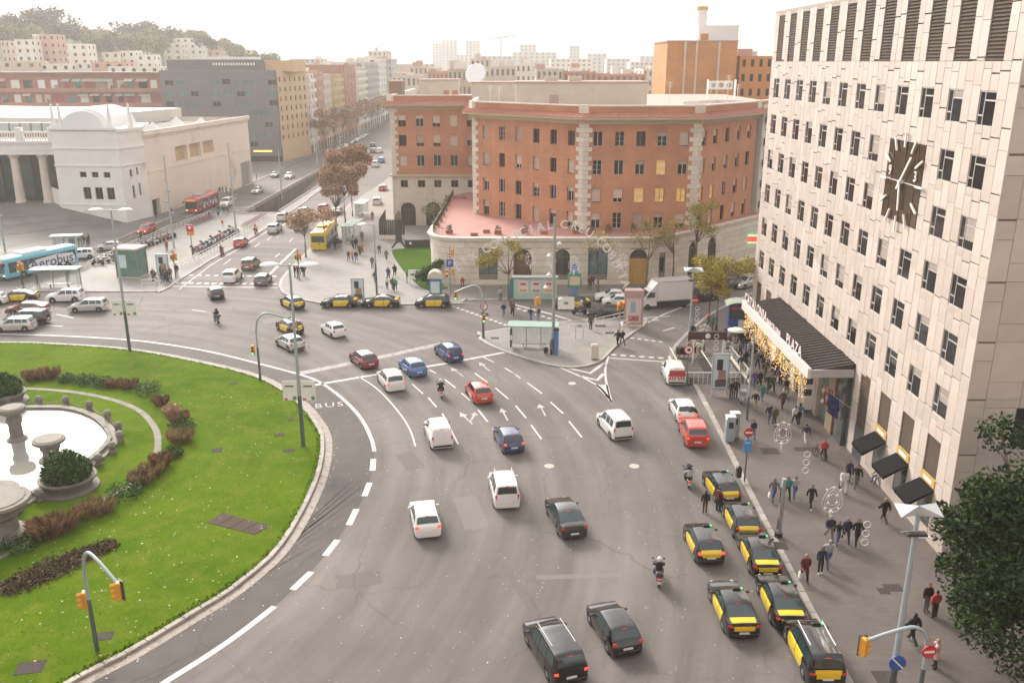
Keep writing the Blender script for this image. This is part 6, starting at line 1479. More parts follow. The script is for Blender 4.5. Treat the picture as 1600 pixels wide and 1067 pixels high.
av = [('suv', 'white', (357, 444), 2, 'white crossover on the avenue crossing', 1), ('hatch', 'grey', (406, 449), 2, 'dark grey hatchback on the avenue crossing', 1), ('suv', 'brown', (386, 424), 1, 'brown car behind the avenue crossing', 1), ('hatch', 'red', (372, 388), 3, 'red hatchback beside the parked motorbikes', 1),
   ('suv', 'silver', (425, 366), 1, 'silver off-roader with spare wheel on the avenue', 0), ('van', 'palegold', (466, 362), 1, 'pale van in front of the yellow bus', 0), ('mpv', 'silver', (439, 347), 1, 'pale silver car ahead of the off-roader', 0), ('hatch', 'grey', (472, 337), 1, 'dark car under the big brown tree, left one', 0), ('sedan', 'charcoal', (524, 338), 1, 'dark saloon right of the brown tree trunk', 0), ('mpv', 'red', (503, 333), 1, 'red car half hidden behind the brown tree', 0),
   ('mpv', 'white', (588, 322), 4, 'white car parked by the steel fence', 0), ('hatch', 'red', (597, 300), 2, 'red car beyond the parked white car', 0), ('van', 'white', (585, 262), 2, 'white van on the far avenue, lowest of a trio', 0), ('hatch', 'red', (578, 258), 2, 'red car on the far avenue next to the white van', 0), ('mpv', 'blue', (595, 255), 2, 'pale blue car on the far avenue', 0), ('mpv', 'silver', (571, 249), 2, 'silver car far on the avenue, left lane', 0), ('suv', 'grey', (582, 240), 2, 'grey car far on the avenue, centre lane', 0), ('suv', 'silver', (592, 240), 2, 'silver crossover far on the avenue, right lane', 0), ('hatch', 'black', (582, 230), 2, 'dark speck of a car farthest on the avenue', 0)]
for kind, col, px, deg, lab, near in av: rcar(kind, col, px, deg, lab, group=gA, far=not near, brake=near and col != 'grey')
for kind, col, (u, v), deg, lab in (('mpv', 'white', (127, 404), 105, 'white saloon following the blue bus'), ('hatch', 'silver', (172, 391), 110, 'silver car with a yellow rear beside the parked bikes'), ('mpv', 'orange_red', (230, 364), 178, 'red people carrier coming down the avenue'), ('van', 'white', (355, 322), 178, 'white van behind the red bus'), ('mpv', 'silver', (453, 279), 178, 'silver car on the left carriageway by the tan office'), ('hatch', 'grey', (431, 277), 178, 'grey car on the left carriageway by the tan office'), ('hatch', 'silver', (402, 302), 178, 'silver car beside the underpass wall')):
 x, y = G(u, v); car(kind, col, (x, y), R(deg), lab, group='cars on the left carriageway', far=True, lights=deg == 178)
pk = [(513, 239), (520, 236), (527, 233.5), (534, 231), (541, 228.5), (548, 226), (556, 223.5), (563, 221.5), (571, 219), (580, 216.5), (589, 214)]
for i, (u, v) in enumerate(pk):
 x, y = G(u, v); car(crn.choice(('hatch', 'mpv', 'suv')), ['grey', 'silver', 'charcoal', 'white', 'black', 'silver', 'grey', 'white', 'charcoal', 'silver', 'grey'][i], (-58.5, y), R(180), '%s car in the far parked row, %s from the near end' % (['grey', 'silver', 'charcoal', 'white', 'black', 'silver', 'grey', 'white', 'charcoal', 'silver', 'grey'][i], ['first', 'second', 'third', 'fourth', 'fifth', 'sixth', 'seventh', 'eighth', 'ninth', 'tenth', 'eleventh'][i]), group='cars parked along the far avenue', far=True)
gS = 'vehicles in the side street'
for kind, col, (u, v), deg, lab, kw in (('sedan', 'black', (893, 481), 92, 'taxi waiting at the side street crossing', dict(taxi=True)), ('sedan', 'white', (958, 470), 86, 'white car waiting behind the taxi, upper one', dict(lights=False)), ('hatch', 'white', (966, 478), 86, 'white hatchback half hidden by the black saloon', {}), ('sedan', 'black', (948, 495), 88, 'black saloon in the lowest lane of the side street', {}), ('sedan', 'charcoal', (1094, 469), 110, 'dark saloon behind the white box truck', dict(lights=True)), ('mpv', 'silver', (1165, 448), 128, 'grey car with headlights on by the hotel corner', dict(lights=True)), ('hatch', 'black', (1136, 452), 122, 'dark car behind the yellow-leaved tree', dict(lights=True)), ('hatch', 'grey', (1004, 462), 95, 'grey car hidden behind the truck cab', {}), ('sedan', 'brown', (1185, 432), 130, 'brown car far in the side street', {})):
 x, y = G(u, v); car(kind, col, (x, y), R(deg), lab, group=gS, **kw)
tx, ty = G(1037, 479)
tr = tag(empty('box_truck', (tx, ty, 0), R(104)), 'white box truck in the side street', 'truck')
wm = P_('white')
MB().bb(-1.05, 1.05, -3.3, 1.3, .95, 3.35).obj('cargo_box', mat('truck_white', (.72, .71, .69), .5, var=.04), tr)
MB().bb(-1.08, 1.08, -3.34, 1.33, 3.33, 3.42).obj('box_edge', M_ALU, tr)
for s in (-1, 1): MB().bb(s * 1.055, s * 1.075, -3.2, 1.2, .95, 1.08).obj('side_rail', M_GREYMETAL, tr)
cab = MB(); pr = [(1.35, .45), (1.35, 2.35), (2.0, 2.40), (2.35, 2.25), (2.95, 1.45), (3.35, 1.20), (3.45, .85), (3.45, .45)]
cab.add([(s * (1.0 if z < 1.5 else .86), y, z) for s in (-1, 1) for y, z in pr], [tuple(range(8)), tuple(range(15, 7, -1))] + [(i, i + 8, (i + 1) % 8 + 8, (i + 1) % 8) for i in range(8)])
cm_ = cab.mesh('cab', wm); autosmooth(cm_, 30); link('cab', cm_, tr)
MB().add([(1.0, 1.35, 3.30), (-1.0, 1.35, 3.30), (-.8, 2.0, 2.42), (.8, 2.0, 2.42), (1.0, 1.35, 2.4), (-1, 1.35, 2.4)], [(0, 1, 2, 3), (0, 3, 4), (1, 5, 2)]).obj('wind_deflector', wm, tr)
MB().add([(-.8, 2.39, 2.22), (.8, 2.39, 2.22), (.86, 2.97, 1.47), (-.86, 2.97, 1.47)], [(0, 3, 2, 1)]).obj('windscreen', M_CARGLASS, tr)
for s in (-1, 1):
 MB().add([(s * .90, 1.6, 2.1), (s * .90, 2.25, 2.1), (s * 1.0, 2.75, 1.5), (s * 1.0, 1.6, 1.5)], [(0, 1, 2, 3)]).obj('side_window', M_CARGLASS, tr)
 link('headlight', cbox('headlight', (.30, .30, .13), M_HEAD), tr, (s * .78, 3.38, .95)); link('mirror', cbox('mirror', (.2, .12, .3), M_PLASTIC), tr, (s * 1.15, 2.6, 1.75))
 for y in (-2.2, 2.55):
  w_ = link('wheel', car_meshes('suv')['tyre'], tr, (s * .92, y, .36)); link('rim', car_meshes('suv')['rim'], w_)
MB().bb(-.5, .5, 3.44, 3.47, .75, 1.0).obj('grille', M_PLASTIC, tr); MB().bb(-.95, .95, -3.35, -3.2, .5, .9).obj('bumper', M_PLASTIC, tr)
MB().bb(-.9, .9, -3.1, 3.2, .45, .95).obj('chassis', M_PLASTIC, tr)
def bus(loc, rz, L, base, label, name='bus', lower=None, roof=None, open_top=False, axles=2, winband=(1.05, 2.45), H=3.1):
 e = tag(empty(name, (loc[0], loc[1], 0), rz), label, 'bus'); W = 2.5; hw = W / 2
 b = MB(); prof = [(hw - .05, .35), (hw, .5), (hw, H - .35), (hw - .12, H - .1), (hw - .35, H), (-hw + .35, H), (-hw + .12, H - .1), (-hw, H - .35), (-hw, .5), (-hw + .05, .35)]
 st = [(-L / 2, .97), (-L / 2 + .1, 1), (L / 2 - .25, 1), (L / 2, .95)]
 for y, s in st: b.v += [(x * s, y, z if z < 1 else .35 + (z - .35) * (.99 if s < 1 else 1)) for x, z in prof]
 n = len(prof)
 for i in range(3): b.f += [(i * n + j, i * n + (j + 1) % n, (i + 1) * n + (j + 1) % n, (i + 1) * n + j) for j in range(n)]
 b.f += [tuple(range(n)), tuple(range(3 * n, 4 * n))[::-1]]; b.m = [0] * len(b.f)
 me = b.mesh('body', base); bm = bmesh.new(); bm.from_mesh(me); bmesh.ops.recalc_face_normals(bm, faces=bm.faces); bm.to_mesh(me); bm.free(); link('body', me, e)
 nw = int(L / 1.6)
 for s in (-1, 1):
  for k in range(nw):
   y0 = -L / 2 + .35 + k * (L - .9) / nw; y1 = y0 + (L - .9) / nw - .06
   MB().bb(s * hw - .005, s * (hw + .012), y0, y1, *winband).obj('side_window', M_CARGLASS, e)
  if lower: MB().bb(s * hw - .004, s * (hw + .01), -L / 2 + .2, L / 2 - .3, .5, .95).obj('lower_panel', lower, e)
  link('headlight', cbox('headlight', (.30, .30, .13), M_HEADON), e, (s * .9, L / 2 - .1, .75)); link('taillight', cbox('taillight', (.22, .14, .17), M_TAIL), e, (s * 1.0, -L / 2 + .02, 1.0))
  for y in ([L / 2 - 2.6, -L / 2 + 3.2, -L / 2 + 1.9] if axles == 3 else [L / 2 - 2.6, -L / 2 + 3.0]):
   ar = MB(); ar.cyl((s * (hw - .3), y, .48), (s * (hw + .008), y, .48), .58, n=18); ar.obj('wheel_arch', M_PLASTIC, e)
   w_ = link('wheel', car_meshes('suv')['tyre'], e, (s * (hw - .08), y, .48)); w_.scale = (1.2, 1.33, 1.33)
   if s < 0: w_.rotation_euler = (0, 0, math.pi)
   link('rim', car_meshes('suv')['rim'], w_)
  link('mirror', cbox('bus_mirror', (.18, .2, .4), M_PLASTIC), e, (s * 1.42, L / 2 + .15, 2.3))
 MB().bb(-1.1, 1.1, L / 2 - .02, L / 2 + .012, 1.0, 2.45).obj('windscreen', M_CARGLASS, e)
 MB().bb(-.95, .95, L / 2 - .02, L / 2 + .02, 2.5, 2.85).obj('destination_display', mat('amber_display', (.12, .05, .01), .4, var=.6, scale=4, emit=((1, .35, .05), .4)), e)
 MB().bb(-1.0, 1.0, -L / 2 - .012, -L / 2 + .02, 1.5, 2.5).obj('rear_window', M_CARGLASS, e)
 MB().bb(-.9, .9, -L * .1, L * .22, H, H + .28).obj('roof_unit', roof or base, e)
 MB().bb(-1.15, 1.15, L / 2 - .05, L / 2 + .03, .36, .62).obj('bumper', lower or M_PLASTIC, e)
 return e
M_BUSBLUE = mat('bus_light_blue', (.16, .46, .58), .35, var=.08, scale=.5, coat=.4)
M_BUSWHITE = mat('bus_white', (.70, .72, .74), .4, var=.05, coat=.3)
ba, bb_ = Vector(G(4, 441)), Vector(G(109, 417))
mid = (ba + bb_) / 2; ang = math.atan2((ba - bb_).y, (ba - bb_).x) - math.pi / 2
nrm = Vector((-math.sin(ang), math.cos(ang))); right = Vector((math.cos(ang), math.sin(ang)))
Lb_ = (ba - bb_).length
bc = mid - Vector((bb_ - ba).normalized().yx) * 0
coach = bus((mid.x - .45, mid.y + 1.2), ang, max(11.5, min(14, Lb_)), M_BUSBLUE, 'light blue airport coach with large lettering on its side', roof=M_BUSWHITE, axles=3)
Lc_ = max(11.5, min(14, Lb_))
side_s = -1 if (coach.matrix_basis.to_3x3() @ Vector((1, 0, 0))).y > 0 else 1
wv = MB(); xs_ = side_s * 1.268
pts_ = [(-Lc_ * .44, .7), (-Lc_ * .46, 1.4), (-Lc_ * .43, 2.1), (-Lc_ * .20, 2.35), (Lc_ * .1, 2.1), (Lc_ * .2, 1.5), (Lc_ * .15, .75), (-Lc_ * .1, .6), (-Lc_ * .3, .62)]
wv.poly([(xs_, a, b_) for a, b_ in pts_]); wv.obj('livery_panel', M_BUSWHITE, coach)
M_NAVYL = mat('lettering_navy', (.03, .04, .14), .5)
lettering('Aerobus', 2.0, M_NAVYL, coach, (xs_ + side_s * .012, -Lc_ * .13, 1.45), (R(90), 0, R(90) if side_s > 0 else R(-90)), .005, bold=.012)
rx, ry_ = G(303, 333)
rbus = bus((rx + .3, ry_ + 4.6), R(178), 12.0, mat('bus_red', (.45, .04, .035), .35, var=.06, coat=.4), 'red city bus with patterned side coming down the avenue', roof=mat('bus_grey_roof', (.35, .33, .32), .5), lower=mat('bus_red', (.45, .04, .035)))
for k in range(14):
 y = -4.2 + k * .55 + crn.uniform(-.1, .1); z = crn.uniform(1.0, 1.9)
 MB().cyl((-1.262, y, z), (-1.274, y, z), crn.uniform(.25, .5), n=10).obj('livery_shape', [M_BUSWHITE, mat('livery_violet', (.35, .2, .4), .5), mat('livery_pink', (.55, .25, .28), .5)][k % 3], rbus)
yx, yy = G(486, 394)
ybus = bus((yx + 1.0, yy + 5.6), R(2), 11.0, mat('bus_yellow', (.60, .42, .02), .35, var=.05, coat=.4), 'yellow bus standing at the avenue stop under the trees', lower=M_PLASTIC)
for s in (-1, 1): MB().bb(s * 1.255, s * 1.27, -5.2, 2.0, .95, 1.05).obj('side_stripe', M_PLASTIC, ybus)
# ================================================================ people
M_SKIN = mat('skin', (0.42, 0.26, 0.18), .6, var=.06)
M_EYE = mat('eye_dark', (0.03, 0.02, 0.02), .5, var=0)
def skin_mesh(V, E_, rad, root):
 me = bpy.data.meshes.new('figure'); me.from_pydata(V, E_, [])
 o = bpy.data.objects.new('figure', me); COL.objects.link(o)
 md = o.modifiers.new('skin', 'SKIN'); md.use_smooth_shade = True; md.branch_smoothing = .6
 if not me.skin_vertices:
  bm = bmesh.new(); bm.from_mesh(me); bm.verts.layers.skin.verify(); bm.to_mesh(me); bm.free()
 sv = me.skin_vertices[0].data
 for i, r in enumerate(rad): sv[i].radius = r if isinstance(r, tuple) else (r, r); sv[i].use_root = (i == root)
 ss = o.modifiers.new('sub', 'SUBSURF'); ss.levels = 1; ss.render_levels = 1
 dg = bpy.context.evaluated_depsgraph_get(); dg.update()
 out = bpy.data.meshes.new_from_object(o.evaluated_get(dg))
 bpy.data.objects.remove(o); bpy.data.meshes.remove(me)
 return out
def person_meshes(pose):
 J = {'pel': (0, 0, .95), 'spi': (0, .0, 1.12), 'che': (0, 0, 1.33), 'nck': (0, .0, 1.49), 'hd0': (0, .015, 1.57), 'hd1': (0, .02, 1.65), 'hd2': (0, .015, 1.72)}
 def limb(n, *p):
  for i, q in enumerate(p): J[n + str(i)] = q
 lean = 0; hip_z = .92
 def leg(s, sw, kn, toe=0):
  "sw swing of the thigh forwards, kn bend of the knee"
  hx = s * .095; hz = J['pel'][2] - .04; hy = J['pel'][1]
  k = (hx + s * .005, hy + math.sin(sw) * .43, hz - math.cos(sw) * .43)
  a = (k[0], k[1] + math.sin(sw - kn) * .41, k[2] - math.cos(sw - kn) * .41)
  limb('leg%d' % s, (hx, hy, hz), k, a, (a[0] + s * .02, a[1] + .15 * math.cos(sw - kn), a[2] - .045 + .15 * math.sin(sw - kn) * .6))
 def arm(s, sw, eb, out=.10):
  c = Vector(J['che']); sh = (s * .19, c.y, c.z + .08); el = (sh[0] + s * out * .7, sh[1] + math.sin(sw) * .28, sh[2] - math.cos(sw) * .28)
  wr = (el[0] - s * .01, el[1] + math.sin(sw + eb) * .24, el[2] - math.cos(sw + eb) * .24); hd = (wr[0], wr[1] + math.sin(sw + eb) * .08, wr[2] - math.cos(sw + eb) * .08)
  limb('arm%d' % s, sh, el, wr, hd)
 if pose == 'walk_a': leg(1, R(24), R(6)); leg(-1, R(-20), R(22)); arm(1, R(-22), R(14)); arm(-1, R(20), R(25))
 elif pose == 'walk_b': leg(1, R(-22), R(26)); leg(-1, R(22), R(4)); arm(1, R(24), R(30)); arm(-1, R(-20), R(12))
 elif pose == 'stand': leg(1, R(2), R(3)); leg(-1, R(-2), R(2)); arm(1, R(4), R(12)); arm(-1, R(-2), R(10))
 elif pose == 'phone': leg(1, R(2), R(3)); leg(-1, R(-3), R(2)); arm(1, R(50), R(85)); arm(-1, R(30), R(100))
 elif pose == 'bend':
  J.update({'spi': (0, .10, 1.10), 'che': (0, .30, 1.24), 'nck': (0, .43, 1.30), 'hd0': (0, .50, 1.34), 'hd1': (0, .57, 1.38), 'hd2': (0, .62, 1.41)}); leg(1, R(4), R(8)); leg(-1, R(-6), R(2)); arm(1, R(60), R(20)); arm(-1, R(40), R(30))
 elif pose in ('sit', 'ride'):
  J['pel'] = (0, 0, .55 if pose == 'sit' else .82); z = J['pel'][2]; f = .06 if pose == 'ride' else 0
  for k, dz in (('spi', .17), ('che', .38), ('nck', .54), ('hd0', .62), ('hd1', .70), ('hd2', .77)): J[k] = (0, f * dz * 3, z + dz)
  for s in (1, -1):
   hx = s * .10; limb('leg%d' % s, (hx, 0, z - .02), (s * (.14 if pose == 'sit' else .22), .40, z + .04 - (.10 if pose == 'ride' else 0)), (s * (.14 if pose == 'sit' else .22), .34 if pose == 'ride' else .44, z - .36), (s * .16, .50 if pose == 'ride' else .58, z - .41))
   arm(s, R(48 if pose == 'ride' else 25), R(25 if pose == 'ride' else 50), .12)
 names = list(J); idx = {n: i for i, n in enumerate(names)}
 E_ = [('pel', 'spi'), ('spi', 'che'), ('che', 'nck'), ('nck', 'hd0'), ('hd0', 'hd1'), ('hd1', 'hd2')]
 for s in ('1', '-1'):
  E_ += [('che', 'arm%s0' % s), ('arm%s0' % s, 'arm%s1' % s), ('arm%s1' % s, 'arm%s2' % s), ('arm%s2' % s, 'arm%s3' % s), ('pel', 'leg%s0' % s), ('leg%s0' % s, 'leg%s1' % s), ('leg%s1' % s, 'leg%s2' % s), ('leg%s2' % s, 'leg%s3' % s)]
 RAD = {'pel': (.155, .115), 'spi': (.145, .105), 'che': (.165, .115), 'nck': .055, 'hd0': .075, 'hd1': (.088, .10), 'hd2': .06}
 for s in ('1', '-1'):
  for k, r in zip(range(4), (.068, .047, .036, .03)): RAD['arm%s%d' % (s, k)] = r
  for k, r in zip(range(4), (.088, .062, .045, .038)): RAD['leg%s%d' % (s, k)] = r
 me = skin_mesh([J[n] for n in names], [(idx[a], idx[b]) for a, b in E_], [RAD[n] for n in names], idx['pel'])
 bones = []
 for a, b in E_:
  k = 'torso' if a in ('pel', 'spi', 'che') and b in ('spi', 'che', 'nck') else ('head' if b.startswith('hd') else ('arm' if 'arm' in b else 'leg'))
  if b in ('arm13', 'arm-13'): k = 'hand'
  if b in ('leg13', 'leg-13'): k = 'foot'
  bones.append((Vector(J[a]), Vector(J[b]), k))
 def region(p):
  best = None
  for a, b, k in bones:
   d = b - a; t = max(0, min(1, (p - a).dot(d) / d.length_squared)); q = (p - a - d * t).length
   if best is None or q < best[0]: best = (q, k, t)
  return best[1], best[2]
 vs_ = [v.co.copy() for v in me.vertices]; nn = [v.normal.copy() for v in me.vertices]
 polys = [tuple(p.vertices) for p in me.polygons]
 reg = []
 for f in polys:
  c = sum((vs_[i] for i in f), Vector()) / len(f); reg.append((region(c), c))
 hz = J['hd0'][2]; hy = J['hd1'][1]; pz = J['pel'][2]
 sel = {'jacket': [], 'coat': [], 'trousers': [], 'shoes': [], 'hair': [], 'long_hair': []}
 for f, ((k, t), c) in zip(polys, reg):
  if k == 'arm' or (k == 'torso' and c.z > pz - .03): sel['jacket'].append(f); sel['coat'].append(f)
  elif k == 'torso': sel['trousers'].append(f); sel['coat'].append(f)
  if k == 'leg': sel['trousers'].append(f)
  if k == 'leg' and c.z > pz - .36 and pose not in ('sit', 'ride'): sel['coat'].append(f)
  if k == 'foot': sel['shoes'].append(f)
  if k == 'head':
   if c.z > hz + .105 or (c.y < hy - .015 and c.z > hz - .01): sel['hair'].append(f)
   if c.z > hz + .105 or (c.y < hy + .01 and c.z > hz - .09): sel['long_hair'].append(f)
 def shell(fs, off, name, m):
  used = sorted({i for f in fs for i in f}); mp = {i: j for j, i in enumerate(used)}; mb = MB()
  mb.v = [tuple(vs_[i] + nn[i] * off) for i in used]; mb.f = [tuple(mp[i] for i in f) for f in fs]; mb.m = [0] * len(mb.f)
  return mb.mesh(name, m, True)
 D = {n: shell(sel[n], off, {'long_hair': 'hair'}.get(n, n), M_BLACK) for n, off in (('jacket', .022), ('coat', .034), ('trousers', .014), ('shoes', .012), ('hair', .018), ('long_hair', .022))}
 mb = MB(); mb.v = [tuple(v) for v in vs_]; mb.f = list(polys); mb.m = [0] * len(polys)
 for s in ('1', '-1'):
  w, h = Vector(J['arm%s2' % s]), Vector(J['arm%s3' % s]); d = (h - w).normalized(); sd = d.cross(Vector((0, 0, 1)) if abs(d.z) < .9 else Vector((1, 0, 0))).normalized(); up = sd.cross(d)
  for i, (o_, l) in enumerate(((-.024, .062), (-.008, .075), (.008, .070), (.024, .055))):
   a = h + sd * o_; m_ = a + d * l * .6 + up * .008; b = a + d * l + up * .028
   mb.tube([a - d * .01, m_, b], [.010, .009, .006], 5)
  th = w.lerp(h, .55) + sd * .026; mb.tube([th, th + sd * .028 + d * .03, th + sd * .03 + d * .06 + up * .012], [.011, .010, .007], 5)
 hc = Vector(J['hd1']); fwd = Vector((0, 1, 0)) if pose != 'bend' else Vector((0, .5, -.87)); fr = hc + fwd * .088 - Vector((0, 0, .02)); mb.tube([fr + Vector((0, 0, .03)), fr + fwd * .02 - Vector((0, 0, .01))], [.008, .015], 5)
 mb.cm = 1
 for s in (-1, 1): mb.box(hc + fwd * .090 + Vector((s * .034, 0, .012)), (.02, .012, .010))
 mb.box(hc + fwd * .086 - Vector((0, 0, .058)), (.04, .01, .008))
 mb.cm = 0
 for s in (-1, 1): mb.box(hc + Vector((s * .096, 0, -.01)), (.018, .03, .05))
 bodym = mb.mesh('body', [M_SKIN, M_EYE], True)
 bpy.data.meshes.remove(me)
 D['body'] = bodym
 return D
POSES = {p: person_meshes(p) for p in ('walk_a', 'walk_b', 'stand', 'phone', 'bend', 'sit', 'ride')}
CLO = {'black': (.012, .012, .013), 'navy': (.02, .025, .06), 'grey': (.13, .13, .13), 'brown': (.09, .055, .03), 'maroon': (.11, .015, .02), 'red': (.40, .03, .03), 'white': (.62, .61, .58), 'blue': (.07, .13, .30), 'denim': (.10, .15, .26), 'beige': (.36, .28, .20), 'green': (.05, .12, .07), 'teal': (.03, .22, .20), 'pink': (.48, .30, .30), 'olive': (.10, .095, .05), 'orange': (.55, .20, .03), 'purple': (.10, .05, .20), 'lightgrey': (.34, .34, .35)}
HAIRC = {'dark': (.015, .012, .01), 'brown': (.06, .035, .02), 'fair': (.30, .20, .09), 'grey': (.30, .29, .28)}
def cloth(k): return mat('cloth_' + k, CLO[k], .85, var=.12, scale=9)
def hairm(k): return mat('hair_' + k, HAIRC[k], .6, var=.2, scale=20)
ORD = ['first', 'second', 'third', 'fourth', 'fifth', 'sixth', 'seventh', 'eighth', 'ninth', 'tenth', 'eleventh', 'twelfth']
CN = {'lightgrey': 'pale-grey'}
prn2 = random.Random(77)
def person(loc, rz, pose, top, legs, label, hair='dark', coat=False, long_hair=False, scale=1.0, group=None, helmet=None, bag=None, z=0.0):
 D = POSES[pose]
 minz = {'walk_a': .005, 'walk_b': .005}.get(pose, 0)
 e = tag(empty('person', (loc[0], loc[1], z), rz), label, 'person', group); q_ = prn2.uniform(.92, 1.14); e.scale = (scale * q_, scale * q_, scale)
 link('body', D['body'], e)
 slot(link('coat' if coat else 'jacket', D['coat' if coat else 'jacket'], e), cloth(top))
 slot(link('trousers', D['trousers'], e), cloth(legs))
 slot(link('shoes', D['shoes'], e), cloth(prn2.choice(('black', 'black', 'white', 'brown'))))
 if helmet:
  hc = (0, .12 if pose == 'ride' else .02, 1.52 if pose == 'ride' else 1.66)
  if ('helmet', helmet) not in _cm:
   h = MB(); h.lathe([(.10, -.12), (.125, -.06), (.14, .02), (.125, .09), (.08, .14), (.01, .16)], 14); h.cm = 1; h.box((0, .12, .0), (.18, .05, .07)); _cm[('helmet', helmet)] = h.mesh('helmet', [cloth(helmet), M_CARGLASS], True)
  link('helmet', _cm[('helmet', helmet)], e, hc)
 else: slot(link('hair', D['long_hair' if long_hair else 'hair'], e), hairm(hair))
 if bag:
  if ('bag', bag) not in _cm:
   h = MB(); h.add([(-.06, -.14, -.32), (.06, -.14, -.32), (.06, .14, -.32), (-.06, .14, -.32), (-.04, -.11, 0), (.04, -.11, 0), (.04, .11, 0), (-.04, .11, 0)], [(3, 2, 1, 0), (4, 5, 6, 7), (0, 1, 5, 4), (1, 2, 6, 5), (2, 3, 7, 6), (3, 0, 4, 7)]); h.tube([(0, -.08, 0), (0, -.05, .1), (0, .05, .1), (0, .08, 0)], .012, 5); _cm[('bag', bag)] = h.mesh('bag', cloth(bag))
  link('bag', _cm[('bag', bag)], e, (.30, .12, .66))
 return e
def ppl(place, group, items, z=0.13):
 "items: (u, v, facing, pose, top, legs, opts)"
 used = {}
 for it in items: used.setdefault((it[4], it[5], bool((it[6] if len(it) > 6 else {}).get('coat'))), []).append(it)
 for it in items:
  u, v, fc, pose, top, legs = it[:6]; o = dict(it[6]) if len(it) > 6 else {}
  same = sorted(used[(top, legs, bool(o.get('coat')))], key=lambda q: q[0])
  act = o.pop('act', {'walk_a': 'walking', 'walk_b': 'walking', 'stand': 'standing', 'phone': 'standing', 'bend': 'leaning', 'sit': 'sitting'}[pose])
  lab = 'person in %s %s and %s trousers %s %s' % (CN.get(top, top), 'coat' if o.get('coat') else 'jacket', CN.get(legs, legs), act, place)
  if len(same) > 1: lab += ', %s from left' % ORD[same.index(it)]
  if len(lab.split()) > 16: lab = lab.replace(' ' + act, '', 1)
  x, y = G(u, v, z)
  person((x, y), R(fc), pose, top, legs, lab, hair=o.get('hair', prn2.choice(('dark', 'dark', 'brown', 'fair'))), coat=o.get('coat', False), long_hair=o.get('lh', prn2.random() < .4), scale=o.get('s', prn2.uniform(.95, 1.06)), group=group, bag=o.get('bag'), z=z)
a, b, s_, ph = 'walk_a', 'walk_b', 'stand', 'phone'
ppl('before the black shop awnings', 'people on the hotel pavement', [
  (1208, 782, 175, a, 'grey', 'denim', dict(bag='white')), (1229, 780, 180, b, 'teal', 'black', dict(lh=True)), (1241, 778, 176, a, 'lightgrey', 'denim', dict(lh=True)), (1266, 795, 185, a, 'black', 'black'), (1317, 770, 170, b, 'white', 'white', dict(bag='brown')), (1325, 752, 178, s_, 'navy', 'black'), (1337, 762, 165, a, 'black', 'grey'), (1371, 754, 120, 'sit', 'beige', 'denim', dict(act='sitting on the ground')), (1335, 708, 100, s_, 'black', 'black', dict(coat=True, lh=True)), (1286, 718, 170, b, 'red', 'black', dict(act='pushing a bicycle')), (1380, 816, 20, a, 'black', 'brown', dict(hair='fair', coat=True))])
ppl('in front of the hotel entrance', 'people on the hotel pavement', [
  (1258, 693, 0, a, 'navy', 'white'), (1241, 664, 5, b, 'white', 'black'), (1248, 662, 0, a, 'denim', 'black', dict(lh=True)), (1209, 664, 180, s_, 'olive', 'black', dict(coat=True)), (1201, 661, 175, a, 'black', 'denim'), (1206, 614, 182, b, 'green', 'black'), (1199, 614, 176, a, 'black', 'grey', dict(lh=True)), (1243, 606, 170, a, 'black', 'navy', dict(coat=True)), (1219, 600, 185, s_, 'purple', 'black', dict(bag='pink')), (1219, 575, 180, b, 'navy', 'denim'), (1179, 640, 2, a, 'black', 'beige', dict(hair='grey')), (1176, 686, 178, b, 'navy', 'denim', dict(bag='brown')), (1192, 577, 0, a, 'black', 'black', dict(coat=True)), (1183, 577, 0, b, 'grey', 'black')])
ppl('on the pavement beside the taxi rank', 'people beside the taxi rank', [
  (1256, 908, 178, b, 'maroon', 'black', dict(coat=True, bag='white')), (1281, 896, 180, s_, 'navy', 'black'), (1293, 885, 178, a, 'lightgrey', 'denim', dict(bag='white', hair='grey')), (1295, 844, 175, b, 'navy', 'grey'), (1308, 852, 170, a, 'black', 'denim', dict(lh=True)), (1321, 848, 175, b, 'navy', 'navy', dict(coat=True, hair='fair')), (1338, 851, 170, a, 'black', 'black', dict(coat=True))])
ppl('near the big dark tree', 'people near the dark tree', [
  (1446, 955, 190, s_, 'black', 'grey'), (1459, 965, 10, s_, 'red', 'black'), (1424, 1005, 20, a, 'black', 'navy', dict(coat=True, lh=True)), (1460, 1043, 60, ph, 'pink', 'black', dict(coat=True, hair='fair', lh=False, act='holding up a phone'))])
